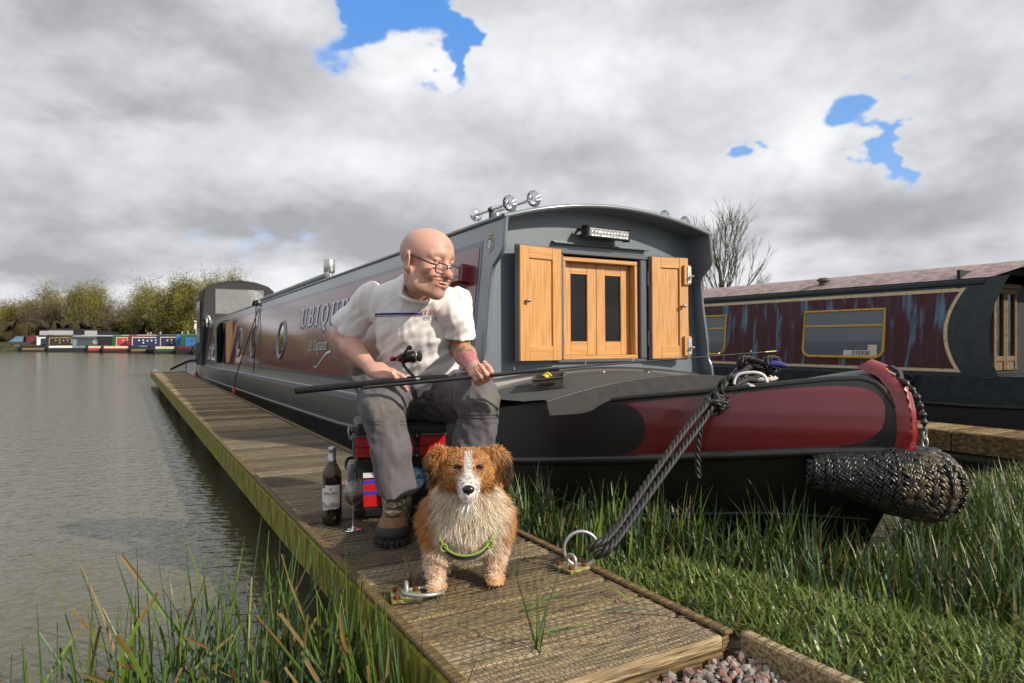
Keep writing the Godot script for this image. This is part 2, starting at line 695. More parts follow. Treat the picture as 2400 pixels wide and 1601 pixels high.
# ---------------------------------------------------------------- ground and water
func shore(x: float, z: float) -> float:
	# metres inland (positive) from the water's edge
	var s := 0.0
	var wob := 0.06 * sin(x * 4.1 + 1.0) + 0.05 * sin(x * 9.7)
	if x < 0.62:
		s = z + 1.62 + (0.62 - x) * 0.45 + wob
	elif x < 1.3:
		s = z + 1.45
	elif x < 2.75:
		# between the jetty and the bow: up to the hull
		var zl := z - BOAT_AT.z
		var zz := lerp_table([[1.3, -2.9], [1.75, -2.85], [2.0, -2.35], [2.3, -1.95], [2.75, -1.62]], x)
		s = z - zz + wob * 0.4
	else:
		s = z - lerp_table([[2.75, -1.62], [3.1, -1.75], [3.8, -1.98], [4.6, -2.18], [6.0, -2.45], [9.0, -2.6], [14.0, -2.2]], x) + wob
	return s

func ground_y(x: float, z: float) -> float:
	var s := shore(x, z)
	var top := 0.10 + 0.13 * smooth(0.2, 1.6, s)
	if x > 1.36:
		top += 0.03 * sin(x * 3.0 + z * 2.0) * smooth(0.1, 0.6, s)
	return lerpf(-0.45, top, smooth(-0.35, 0.14, s))

func make_ground() -> void:
	var soil := mat("bank_soil", lin(0.06, 0.05, 0.028), 0.95, 0.0, with(tri_opts(Vector3(1.4, 1.4, 1.4)), {"albedo_texture": noise_tex("soil", 0.03, 256, [[0.0, Color(0.45, 0.42, 0.3)], [0.5, Color(0.8, 0.78, 0.6)], [1.0, Color(1, 0.95, 0.8)]])}))
	var rows := []
	var nz := 90
	for j in nz + 1:
		var z := -3.4 + 6.4 * j / nz
		var row := []
		for i in 181:
			var x := -2.5 + 15.0 * i / 180.0
			row.append(Vector3(x, ground_y(x, z), z))
		rows.append(row)
	var mb := MB.new()
	mb.grid(rows, false, true)
	tag(part(mb, "ground", soil), "", "", "", "structure")
	# the far bank, round the basin
	var far := MB.new()
	rows = []
	for j in 5:
		var row := []
		for i in 61:
			var an := deg_to_rad(-110.0 + 200.0 * i / 60.0)
			var r0 := far_radius(an) + 4.0
			var r: float = r0 + [0.0, 1.2, 6.0, 40.0, 300.0][j]
			row.append(Vector3(sin(an) * r, [-0.6, 0.5, 1.0, 1.4, 2.0][j], -cos(an) * r))
		rows.append(row)
	far.grid(rows, false, true)
	tag(part(far, "far_bank", mat("far_bank_grass", lin(0.055, 0.065, 0.02), 0.95, 0.0, with(tri_opts(Vector3(0.2, 0.2, 0.2)), {"albedo_texture": noise_tex("soil", 0.03)}))), "", "", "", "structure")
	# murky canal water with wind ripples
	var ripple := noise_tex("ripple", 0.022, 512, [], true, 6.0, 4, 4)
	var swell := noise_tex("swell", 0.012, 512, [], false, 1.0, 9, 3)
	var wm := mat("canal_water", lin(0.088, 0.082, 0.042), 0.13, 0.0, {"metallic_specular": 0.5, "normal_enabled": true, "normal_texture": ripple, "normal_scale": 0.42, "heightmap_enabled": true, "heightmap_texture": swell, "heightmap_scale": 0.35, "uv1_triplanar": true, "uv1_world_triplanar": true, "uv1_scale": Vector3(0.75, 0.75, 1.15)})
	var pl := PlaneMesh.new()
	pl.size = Vector2(900, 900)
	tag(put(pl, "water", wm), "", "", "", "structure")

func far_radius(an: float) -> float:
	# distance of the far bank by direction (an = 0 along the jetty, positive to the right)
	return lerp_table([[-2.0, 90.0], [-0.35, 90.0], [-0.03, 78.0], [0.10, 63.0], [0.25, 52.0], [0.6, 44.0], [2.0, 44.0]], an)

# ---------------------------------------------------------------- jetties
func plank_mats() -> Array:
	var out := []
	var ramps := [
		[[0.0, Color(0.24, 0.19, 0.12)], [0.35, Color(0.44, 0.37, 0.26)], [0.6, Color(0.60, 0.53, 0.41)], [0.8, Color(0.56, 0.51, 0.30)], [1.0, Color(0.78, 0.72, 0.62)]],
		[[0.0, Color(0.17, 0.13, 0.08)], [0.4, Color(0.36, 0.29, 0.19)], [0.7, Color(0.48, 0.41, 0.26)], [1.0, Color(0.66, 0.60, 0.48)]],
		[[0.0, Color(0.28, 0.23, 0.16)], [0.4, Color(0.54, 0.48, 0.38)], [0.7, Color(0.68, 0.61, 0.50)], [1.0, Color(0.84, 0.79, 0.70)]]]
	for i in 3:
		var t := noise_tex("plank%d" % i, 0.03, 512, ramps[i], false, 1.0, 40 + i, 5, FastNoiseLite.TYPE_SIMPLEX_SMOOTH, 14.0)
		var b := noise_tex("plank_bump", 0.05, 512, [], false, 1.0, 44, 4)
		out.append(mat("weathered_plank_%d" % i, lin(0.86, 0.82, 0.72), 0.82, 0.0, {"albedo_texture": t, "uv1_triplanar": true, "uv1_world_triplanar": true, "uv1_scale": Vector3(0.42, 4.6, 4.6), "uv1_offset": Vector3(i * 0.31, 0, i * 0.17), "heightmap_enabled": true, "heightmap_texture": b, "heightmap_scale": 0.4}))
	return out

func make_jetty() -> void:
	var pm := plank_mats()
	var algae := mat("algae_fascia", lin(0.80, 0.80, 0.74), 0.9, 0.0, {"albedo_texture": noise_tex("algae", 0.02, 512, [[0.0, Color(0.20, 0.17, 0.08)], [0.3, Color(0.38, 0.35, 0.12)], [0.5, Color(0.52, 0.51, 0.12)], [0.72, Color(0.60, 0.58, 0.20)], [1.0, Color(0.56, 0.50, 0.33)]], false, 1.0, 71, 5), "uv1_triplanar": true, "uv1_world_triplanar": true, "uv1_scale": Vector3(2.6, 0.5, 2.6)})
	var j := thing("jetty", "long narrow timber jetty with wire netting and algae green edge", "jetty", Vector3(0.957, 0, -1.19))
	var x0 := -0.33
	var nplanks := 111
	var pitch := 0.155
	rng.seed = 4
	for i in nplanks:
		var mb := MB.new()
		var w := 0.138 + rng.randf_range(-0.002, 0.003)
		mb.box(Vector3(0, JETTY_Y - 0.0175 + rng.randf_range(-0.004, 0.0), -pitch * (i + 0.5)), Vector3(0.652 + rng.randf_range(-0.004, 0.004), 0.035, w), 0.006, Basis(Vector3.UP, rng.randf_range(-0.004, 0.004)))
		part(mb, "plank", pm[rng.randi() % 3], j)
	# fascia boards each side, butted end to end
	for s in [-1.0, 1.0]:
		var z := -0.012
		while z > -nplanks * pitch + 0.02:
			var l := minf(2.95, z + nplanks * pitch)
			var mb := MB.new()
			mb.box(Vector3(s * 0.343, JETTY_Y - 0.074, z - l * 0.5), Vector3(0.032, 0.136, l - 0.006), 0.006)
			part(mb, "fascia_board", algae if s < 0.0 else pm[1], j)
			z -= l
		var cap := MB.new()
		cap.box(Vector3(s * 0.34, JETTY_Y + 0.004, -nplanks * pitch * 0.5), Vector3(0.03, 0.012, nplanks * pitch), 0.004)
		part(cap, "edge_strip", pm[1], j)
	for e in [-0.02, -nplanks * pitch + 0.02]:
		var mb := MB.new()
		mb.box(Vector3(0, JETTY_Y - 0.105, e), Vector3(0.65, 0.13, 0.035), 0.005)
		part(mb, "end_board", pm[1], j)
	# black floats and posts under the deck
	var fl := mat("float_plastic", lin(0.012, 0.012, 0.012), 0.6)
	for k in 7:
		var mb := MB.new()
		mb.box(Vector3(0.04, 0.03, -2.4 - 2.45 * k), Vector3(0.44, 0.27, 1.2), 0.03)
		part(mb, "float", fl, j)
	# galvanised hexagon netting stapled over the planks
	var net := MB.new()
	var a := 0.0150
	var dy := a * 1.5
	var dx := a * 1.7320508
	var rr := RandomNumberGenerator.new()
	rr.seed = 9
	var wire := func(p: Vector3, q: Vector3) -> void:
		var d := (q - p).normalized()
		var sd := d.cross(Vector3.UP).normalized() * 0.0013
		var up := Vector3.UP * 0.0012
		net.quad(p - sd, q - sd, q + up, p + up, -sd + up)
		net.quad(p + sd, q + sd, q + up, p + up, sd + up)
	var jit := func(p: Vector3) -> Vector3:
		var hsh := sin(p.x * 917.3 + p.z * 531.7) * 43758.5
		var hs2 := sin(p.x * 311.1 + p.z * 771.3) * 24634.6
		return p + Vector3((hsh - floor(hsh) - 0.5) * 0.006, (hs2 - floor(hs2)) * 0.0035, (hs2 - floor(hs2) - 0.5) * 0.006)
	var rows := int(4.6 / dy)
	var cols := int(0.64 / dx)
	for r in rows:
		for k in cols:
			var cx := -0.32 + dx * (k + (0.5 if r % 2 else 0.0)) + dx * 0.5
			var cz := -0.01 - dy * r
			if cx > 0.32: continue
			# three edges of each cell: pointy-top hexagon
			var top := Vector3(cx, JETTY_Y + 0.0015, cz - a)
			var ur := Vector3(cx + dx * 0.5, JETTY_Y + 0.0015, cz - a * 0.5)
			var ul := Vector3(cx - dx * 0.5, JETTY_Y + 0.0015, cz - a * 0.5)
			var lr := Vector3(cx + dx * 0.5, JETTY_Y + 0.0015, cz + a * 0.5)
			wire.call(jit.call(top), jit.call(ur))
			wire.call(jit.call(top), jit.call(ul))
			wire.call(jit.call(ur), jit.call(lr))
	var nm := part(net, "wire_netting", mat("galvanised_wire", lin(0.10, 0.098, 0.088), 0.6, 0.3), j)
	tag(nm, "", "", "", "stuff")
	# small iron hoops at the far end
	for s in [-0.27, 0.27]:
		var hoop := MB.new()
		var pts := []
		for k in 11:
			var an := PI * k / 10.0
			pts.append(Vector3(s + cos(an) * 0.035, JETTY_Y + sin(an) * 0.05, -nplanks * pitch + 0.12))
		hoop.tube(pts, 0.006, 6)
		part(hoop, "iron_hoop", mat("galvanised", lin(0.42, 0.43, 0.44), 0.45, 0.7), j)

	# the second jetty, between the two boats
	var k2 := thing("jetty", "weathered jetty behind the bow, between the two boats", "jetty", Vector3(6.05, 0, 0.0))
	for i in 62:
		var mb := MB.new()
		mb.box(Vector3(0, JETTY_Y - 0.0175, -0.6 - pitch * (i + 0.5)), Vector3(0.5, 0.035, 0.146), 0.006)
		part(mb, "plank", pm[rng.randi() % 3], k2)
	for s in [-1.0, 1.0]:
		for q in 4:
			var mb := MB.new()
			mb.box(Vector3(s * 0.268, JETTY_Y - 0.08, -0.6 - 2.4 * (q + 0.5)), Vector3(0.034, 0.16, 2.39), 0.006)
			part(mb, "fascia_board", mat("fascia_brown", lin(0.75, 0.72, 0.62), 0.9, 0.0, {"albedo_texture": noise_tex("plank1", 0.03), "uv1_triplanar": true, "uv1_world_triplanar": true, "uv1_scale": Vector3(3.0, 2.0, 1.0)}), k2)
	for q in 4:
		var fb := MB.new()
		fb.box(Vector3(0, 0.02, -1.8 - 2.4 * q), Vector3(0.4, 0.25, 1.1), 0.03)
		part(fb, "float", fl, k2)

# iron mooring ring: plate, staple, loose ring and rusty bolts
func mooring_ring(at: Vector3, turn: float, ring_basis: Basis, ring_off: Vector3, label: String) -> Node3D:
	var t := thing("mooring_ring", label, "mooring ring", at, turn, "mooring rings on the jetty")
	var gal := mat("galvanised", lin(0.42, 0.43, 0.44), 0.45, 0.7)
	var plate := MB.new()
	plate.box(Vector3(0, 0.009, 0), Vector3(0.085, 0.010, 0.085), 0.002)
	part(plate, "plate", mat("painted_plate", lin(0.36, 0.36, 0.22), 0.6, 0.3, with(tri_opts(Vector3(9, 9, 9)), {"albedo_texture": noise_tex("plate_stain", 0.02, 128, [[0.0, Color(0.55, 0.45, 0.2)], [0.45, Color(0.9, 0.9, 0.7)], [1.0, Color(1, 1, 1)]])})), t)
	var st := MB.new()
	var pts := [Vector3(0, 0.012, -0.017), Vector3(0, 0.026, -0.017)]
	for k in 9:
		var an := PI * k / 8.0
		pts.append(Vector3(0, 0.03 + sin(an) * 0.018, -cos(an) * 0.018))
	pts.append(Vector3(0, 0.026, 0.017)); pts.append(Vector3(0, 0.012, 0.017))
	st.tube(pts, 0.0055, 8)
	part(st, "staple", gal, t)
	var ring := MB.new()
	pts = []
	for k in 36:
		var an := TAU * k / 36.0
		pts.append(ring_off + ring_basis * Vector3(cos(an) * 0.055, sin(an) * 0.055, 0))
	ring.tube(pts, 0.0055, 10, false, true)
	part(ring, "ring", gal, t)
	var rust := mat("rust", lin(0.23, 0.062, 0.024), 0.85, 0.1, with(tri_opts(Vector3(30, 30, 30)), {"albedo_texture": noise_tex("rusty", 0.04, 128, [[0.0, Color(0.5, 0.4, 0.35)], [1.0, Color(1, 0.95, 0.9)]])}))
	for s in [Vector3(-0.028, 0, -0.028), Vector3(0.028, 0, -0.028), Vector3(-0.028, 0, 0.028), Vector3(0.028, 0, 0.028)]:
		var b := MB.new()
		b.lathe([Vector2(0.0, 0.024), Vector2(0.0075, 0.024), Vector2(0.0088, 0.0222), Vector2(0.0088, 0.014)], Transform3D(Basis.IDENTITY, s), 6)
		part(b, "bolt", rust, t)
	return t

# ---------------------------------------------------------------- the narrowboat (own axes: z to the bow, bulkhead at z = 0)
const SHEER := [[-17.2, 0.60], [-16.0, 0.60], [-4.3, 0.575], [-2.2, 0.571], [0.37, 0.682], [0.715, 0.737], [0.73, 0.668], [0.90, 0.688], [0.95, 0.703], [1.0, 0.738], [1.035, 0.757], [1.1, 0.768], [1.42, 0.809], [1.57, 0.832], [1.73, 0.858], [1.80, 0.862], [1.84, 0.850], [1.88, 0.815], [1.93, 0.72]]
const STRAKE := [[-17.2, 0.338], [-5.8, 0.328], [-2.5, 0.336], [0.5, 0.427], [1.07, 0.492], [1.375, 0.532], [1.7, 0.571], [1.97, 0.588]]
const STEM := [[-0.5, 1.5], [0.187, 1.767], [0.324, 1.838], [0.45, 1.90], [0.58, 1.945], [0.653, 1.960], [0.73, 1.957], [0.81, 1.935], [0.87, 1.885], [0.90, 1.80]]

func hull_b(z: float, y: float) -> float:
	var zs := lerp_table(STEM, y)
	if z > 0.0:
		var u := clampf(z / zs, 0.0, 1.0)
		return 0.975 * (1.0 - pow(u, 2.15)) + 0.004 * u
	if z < -16.0:
		var q := clampf((-16.0 - z) / 1.25, 0.0, 1.0)
		return 0.975 * sqrt(maxf(1.0 - q * q, 0.0))
	return 0.975

func side_x(y: float) -> float:
	return 0.88 - (y - 0.6) / 1.135 * 0.12

# a strip of hull plating between two height lines; f0/f1: 0..1 between lo(z) and hi(z)
func hull_strip(mb: MB, s: float, lo: Callable, hi: Callable, z0: float, z1: float, levels: int, inset := 0.0) -> void:
	var rows := []
	var zl := []
	for z in [-17.25, -17.22, -17.1, -16.9, -16.6, -16.3, -16.0, -14.0, -12.0, -10.0, -8.0, -6.0, -4.3, -3.0, -2.2, -1.4, -0.9, -0.55, -0.25]:
		if z >= z0 - 0.001 and z <= z1: zl.append(z)
	var nb := 80
	for i in nb + 1:
		var z := 1.962 * i / nb
		if z >= z0 and z <= z1: zl.append(z)
	for l in levels + 1:
		var f := float(l) / levels
		var row := []
		for z in zl:
			var y: float = lerpf(lo.call(z), hi.call(z), f)
			var zz := minf(z, lerp_table(STEM, y))
			row.append(Vector3(s * (hull_b(zz, y) - inset), y, zz))
		rows.append(row)
	mb.grid(rows, false, s > 0.0)
	# point the normals outwards
	var flip := 0
	for i in mini(200, mb.n.size()):
		if mb.n[i].x * s * (1.0 if inset == 0.0 else -1.0) < 0.0: flip += 1
	if flip > mini(200, mb.n.size()) / 2:
		for i in mb.n.size(): mb.n[i] = -mb.n[i]
		for i in range(0, mb.idx.size(), 3):
			var q := mb.idx[i]; mb.idx[i] = mb.idx[i + 1]; mb.idx[i + 1] = q

func side_panel(mb: MB, s: float, z0: float, z1: float, y0: float, y1: float, off: float, zfront = null) -> void:
	var rows := []
	var ny := 10
	for j in ny + 1:
		var y := lerpf(y0, y1, float(j) / ny)
		var zf: float = z1 if zfront == null else zfront.call(y)
		var row := []
		for i in 25:
			row.append(Vector3(s * (side_x(y) + off), y, lerpf(z0, zf, i / 24.0)))
		rows.append(row)
	var sub := MB.new()
	sub.grid(rows, false, s > 0.0)
	for i in sub.v.size():
		var k := sub.n[i]
		if k.x * s < 0.0: k = -k
		mb.vert(sub.v[i], k)
	var base := mb.v.size() - sub.v.size()
	for i in range(0, sub.idx.size(), 3):
		mb.tri_i(base + sub.idx[i], base + sub.idx[i + 1], base + sub.idx[i + 2])

func oak(vertical: bool) -> StandardMaterial3D:
	var ramp := [[0.0, Color(0.66, 0.45, 0.24)], [0.4, Color(0.80, 0.59, 0.35)], [0.7, Color(0.85, 0.65, 0.41)], [1.0, Color(0.90, 0.73, 0.50)]]
	var t := noise_tex("oak", 0.02, 512, ramp, false, 1.0, 60, 5)
	var sc := Vector3(7.0, 0.28, 7.0) if vertical else Vector3(0.28, 7.0, 7.0)
	return mat("oak_upright" if vertical else "oak_level", lin(0.82, 0.78, 0.72), 0.42, 0.0, {"albedo_texture": t, "uv1_triplanar": true, "uv1_world_triplanar": false, "uv1_scale": sc, "uv1_offset": Vector3(0.3, 0.1, 0.4), "clearcoat_enabled": true, "clearcoat": 0.25, "clearcoat_roughness": 0.3})

func gloss(key: String, col: Color, rough := 0.12, coat := 1.0) -> StandardMaterial3D:
	var nt := noise_tex("paint_wave", 0.006, 256, [], true, 1.0, 15, 2)
	return mat(key, col, 0.35, 0.0, {"clearcoat_enabled": true, "clearcoat": coat, "clearcoat_roughness": rough, "normal_enabled": true, "normal_texture": nt, "normal_scale": 0.10, "uv1_triplanar": true, "uv1_world_triplanar": false, "uv1_scale": Vector3(0.7, 2.2, 0.7)})

func oak_door_lining(parent: Node3D, x0: float, x1: float, y0: float, y1: float, glass: bool) -> void:
	# stiles, rails and a panel, in the plane z = 0 .. 0.02 of the parent
	var w := 0.07
	for e in [x0 + w * 0.5, x1 - w * 0.5]:
		var st := MB.new()
		st.box(Vector3(e, (y0 + y1) * 0.5, 0.01), Vector3(w - 0.001, y1 - y0, 0.02), 0.002)
		part(st, "stile", oak(true), parent)
	for r in [[y0, 0.085], [y1 - 0.07, 0.07]]:
		var ra := MB.new()
		ra.box(Vector3((x0 + x1) * 0.5, r[0] + r[1] * 0.5, 0.0095), Vector3(x1 - x0 - 2.0 * w, r[1], 0.019), 0.002)
		part(ra, "rail", oak(false), parent)
	var pn := MB.new()
	pn.box(Vector3((x0 + x1) * 0.5, (y0 + 0.085 + y1 - 0.07) * 0.5, 0.004), Vector3(x1 - x0 - 2.0 * w, y1 - y0 - 0.155, 0.008), 0.0)
	if glass:
		part(pn, "pane", mat("dark_glass", lin(0.004, 0.004, 0.004), 0.03), parent)
	else:
		part(pn, "panel", oak(true), parent)

func knob(parent: Node3D, at: Vector3, r := 0.015) -> void:
	var mb := MB.new()
	mb.lathe([Vector2(0, 0.034), Vector2(r * 0.7, 0.031), Vector2(r, 0.023), Vector2(r * 0.8, 0.015), Vector2(r * 0.4, 0.010), Vector2(r * 0.45, 0.0)], Transform3D(Basis(Vector3.RIGHT, PI / 2), at), 16)
	part(mb, "knob", mat("brushed_nickel", lin(0.62, 0.60, 0.56), 0.28, 1.0), parent)

func make_boat() -> void:
	var grey := gloss("cabin_grey_paint", lin(0.125, 0.155, 0.185), 0.10, 0.9)
	var red := gloss("cabin_red_paint", lin(0.135, 0.004, 0.012), 0.05, 1.0)
	var navy := gloss("navy_line_paint", lin(0.012, 0.02, 0.10), 0.10, 0.8)
	var slate := mat("hull_grey_paint", lin(0.085, 0.085, 0.085), 0.38, 0.0, {"clearcoat_enabled": true, "clearcoat": 0.5, "clearcoat_roughness": 0.3})
	var black := mat("hull_blacking", lin(0.006, 0.006, 0.006), 0.38)
	var satin := mat("bow_black_paint", lin(0.010, 0.011, 0.011), 0.42)
	var char_ := mat("deck_charcoal", lin(0.026, 0.026, 0.027), 0.6, 0.0, with(tri_opts(Vector3(3, 3, 3), false), {"albedo_texture": noise_tex("scuff", 0.02, 256, [[0.0, Color(0.7, 0.7, 0.7)], [0.6, Color(0.95, 0.95, 0.95)], [1.0, Color(1, 1, 1)]], false, 1.0, 81)}))
	var chrome := mat("chrome", lin(0.85, 0.85, 0.86), 0.06, 1.0)
	var b := thing("narrowboat", "long maroon and grey narrowboat with open oak bow doors", "narrowboat", BOAT_AT)
	b.rotation = Vector3(-0.0125, -0.0054, 0)
	var sheer := func(z: float) -> float: return lerp_table(SHEER, z)
	var strake := func(z: float) -> float: return lerp_table(STRAKE, z)
	var bottom := func(_z: float) -> float: return -0.45
	var deck_y := func(_z: float) -> float: return 0.60
	# hull plating
	var lower := MB.new()
	var upper_grey := MB.new()
	var upper_black := MB.new()
	for s in [-1.0, 1.0]:
		var m1 := MB.new(); hull_strip(m1, s, bottom, strake, -17.25, 2.0, 9); merge(lower, m1)
		var m2 := MB.new(); hull_strip(m2, s, strake, sheer, -17.25, -0.25, 4); merge(upper_grey, m2)
		var m3 := MB.new(); hull_strip(m3, s, strake, sheer, -0.25, 2.0, 8); merge(upper_black, m3)
		var m4 := MB.new(); hull_strip(m4, s, deck_y, sheer, 0.72, 1.90, 3, 0.03); merge(upper_black, m4)
	part(lower, "hull", black, b)
	part(upper_grey, "topsides", slate, b)
	part(upper_black, "bow_plating", satin, b)
	# cap rail on the bulwark, rubbing strakes
	for s in [-1.0, 1.0]:
		var cap := MB.new()
		var pts := []
		for i in 40:
			var z := lerpf(1.03, 1.915, i / 39.0)
			var y: float = sheer.call(z)
			pts.append(Vector3(s * (hull_b(z, y) - 0.012), y - 0.002, z))
		cap.tube(pts, 0.015, 8)
		part(cap, "cap_rail", satin, b)
		var st := MB.new()
		pts = []
		for i in 30:
			var z := -17.1 + 0.9 * i / 29.0 if i < 29 else -16.2
			pts.append(Vector3(s * (hull_b(z, 0.33) + 0.002), strake.call(z), z))
		for z in [-14.0, -12.0, -10.0, -8.0, -6.0, -4.0, -2.5, -1.0, 0.0]:
			pts.append(Vector3(s * (hull_b(z, 0.33) + 0.002), strake.call(z), z))
		for i in range(1, 46):
			var z := 1.94 * i / 45.0
			pts.append(Vector3(s * (hull_b(z, strake.call(z)) + 0.002), strake.call(z), z))
		st.tube(pts, 0.021, 10)
		part(st, "rubbing_strake", mat("strake_black", lin(0.016, 0.016, 0.017), 0.33), b)
		var lw := MB.new()
		pts = []
		for i in 50:
			var z := lerpf(-0.5, 1.80, i / 49.0)
			var y := lerp_table([[-0.5, 0.12], [0.77, 0.2], [1.2, 0.26], [1.5, 0.30], [1.7, 0.304], [1.8, 0.30]], z)
			pts.append(Vector3(s * (hull_b(z, y) + 0.001), y, z))
		lw.tube(pts, 0.011, 8)
		part(lw, "chine_strake", black, b)
		# red bow panel with the black rounded ends
		var pan := MB.new()
		var rows := []
		for j in 21:
			var v := j / 20.0
			var e := pow(maxf(0.0, 1.0 - pow(absf(2.0 * v - 1.0), 2.0)), 0.5)
			var za := 1.065 + 0.115 * e
			var zb := 1.77 + 0.125 * pow(maxf(0.0, 1.0 - pow(absf(2.0 * v - 1.0), 2.4)), 0.5)
			var row := []
			for i in 41:
				var z := lerpf(za, zb, i / 40.0)
				var y := lerpf(lerp_table([[1.08, 0.512], [1.78, 0.597], [1.9, 0.607]], z), lerp_table([[1.07, 0.741], [1.70, 0.829], [1.9, 0.842]], z), v)
				row.append(Vector3(s * (hull_b(z, y) + 0.003), y, z))
			rows.append(row)
		pan.grid(rows, false, s > 0.0)
		fix_side(pan, s)
		part(pan, "bow_panel", gloss("bow_red_paint", lin(0.115, 0.003, 0.009), 0.10, 0.8), b)
	# red stem post
	var stem := MB.new()
	var srows := []
	for i in 40:
		var y := lerpf(0.905, 0.50, i / 39.0)
		var z := lerp_table(STEM, y)
		var tz := (lerp_table(STEM, y + 0.01) - lerp_table(STEM, y - 0.01)) / 0.02
		var nrm := Vector3(0, -tz, 1).normalized()
		var row := []
		for k in 9:
			var an := lerpf(-PI / 2, PI / 2, k / 8.0)
			row.append(Vector3(sin(an) * 0.046, y, z - 0.036) + nrm * cos(an) * 0.046)
		srows.append(row)
	stem.grid(srows)
	for i in stem.n.size():
		if stem.n[i].z < 0.0 and absf(stem.n[i].x) < 0.5: stem.n[i] = -stem.n[i]
	part(stem, "stem_post", gloss("stem_red_paint", lin(0.21, 0.003, 0.006), 0.05, 0.8), b)
	# foredeck inside the bulwark
	var fd := MB.new()
	var frows := []
	for i in 25:
		var z := lerpf(0.66, 1.90, i / 24.0)
		var w := hull_b(z, 0.7) - 0.02
		frows.append([Vector3(-w, 0.64 + 0.14 * smooth(0.7, 1.9, z), z), Vector3(0, 0.66 + 0.14 * smooth(0.7, 1.9, z), z), Vector3(w, 0.64 + 0.14 * smooth(0.7, 1.9, z), z)])
	fd.grid(frows, false, false)
	for i in fd.n.size():
		if fd.n[i].y < 0.0: fd.n[i] = -fd.n[i]
	part(fd, "foredeck", char_, b)
	# top plate joining the bulwarks at the stem
	var tp := MB.new()
	frows = []
	for i in 13:
		var z := lerpf(1.62, 1.90, i / 12.0)
		var y: float = sheer.call(z)
		var w := hull_b(z, y) - 0.004
		frows.append([Vector3(-w, y, z), Vector3(-w * 0.5, y + 0.02, z), Vector3(0, y + 0.032, z), Vector3(w * 0.5, y + 0.02, z), Vector3(w, y, z)])
	tp.grid(frows, false, false)
	for i in tp.n.size():
		if tp.n[i].y < 0.0: tp.n[i] = -tp.n[i]
	part(tp, "stem_plate", satin, b)
	# side decks
	for s in [-1.0, 1.0]:
		var sd := MB.new()
		var rows := []
		for z in [-16.0, -12.0, -8.0, -4.3, -3.0, -2.2, -1.0, 0.0, 0.37, 0.70]:
			var y: float = sheer.call(z)
			rows.append([Vector3(s * 0.84, y + 0.008, z), Vector3(s * 0.955, y + 0.006, z), Vector3(s * (hull_b(z, y) + 0.002), y - 0.004, z)])
		sd.grid(rows, false, s < 0.0)
		for i in sd.n.size():
			if sd.n[i].y < 0.0: sd.n[i] = -sd.n[i]
		part(sd, "side_deck", mat("side_deck_paint", lin(0.035, 0.036, 0.05), 0.4), b)
	make_cabin(b, grey, red, navy, char_, chrome)
	make_bow_deck(b, char_, satin, chrome)
	make_stern(b, grey, slate)

func merge(a: MB, m: MB) -> void:
	var base := a.v.size()
	a.v.append_array(m.v); a.n.append_array(m.n); a.c.append_array(m.c); a.uv.append_array(m.uv)
	for i in m.idx: a.idx.append(base + i)

func fix_side(mb: MB, s: float) -> void:
	for i in mb.n.size():
		if mb.n[i].x * s < 0.0: mb.n[i] = -mb.n[i]
	for i in range(0, mb.idx.size(), 3):
		var a := mb.idx[i]; var c := mb.idx[i + 1]; var d := mb.idx[i + 2]
		if (mb.v[c] - mb.v[a]).cross(mb.v[d] - mb.v[a]).dot(mb.n[a]) > 0.0:
			mb.idx[i + 1] = d; mb.idx[i + 2] = c

func hood_z(y: float, s: float) -> float:
	return lerp_table([[0.6, 0.075], [0.78, 0.078], [0.86, 0.075], [0.92, 0.05], [1.03, 0.056], [1.28, 0.042], [1.42, 0.045], [1.47, 0.06], [1.51, 0.115], [1.545, 0.155], [1.58, 0.163], [1.75, 0.16]], y) + s * 0.034

func roof_y(x: float) -> float:
	return 1.735 + 0.115 * (1.0 - pow(absf(x) / 0.76, 2.0))

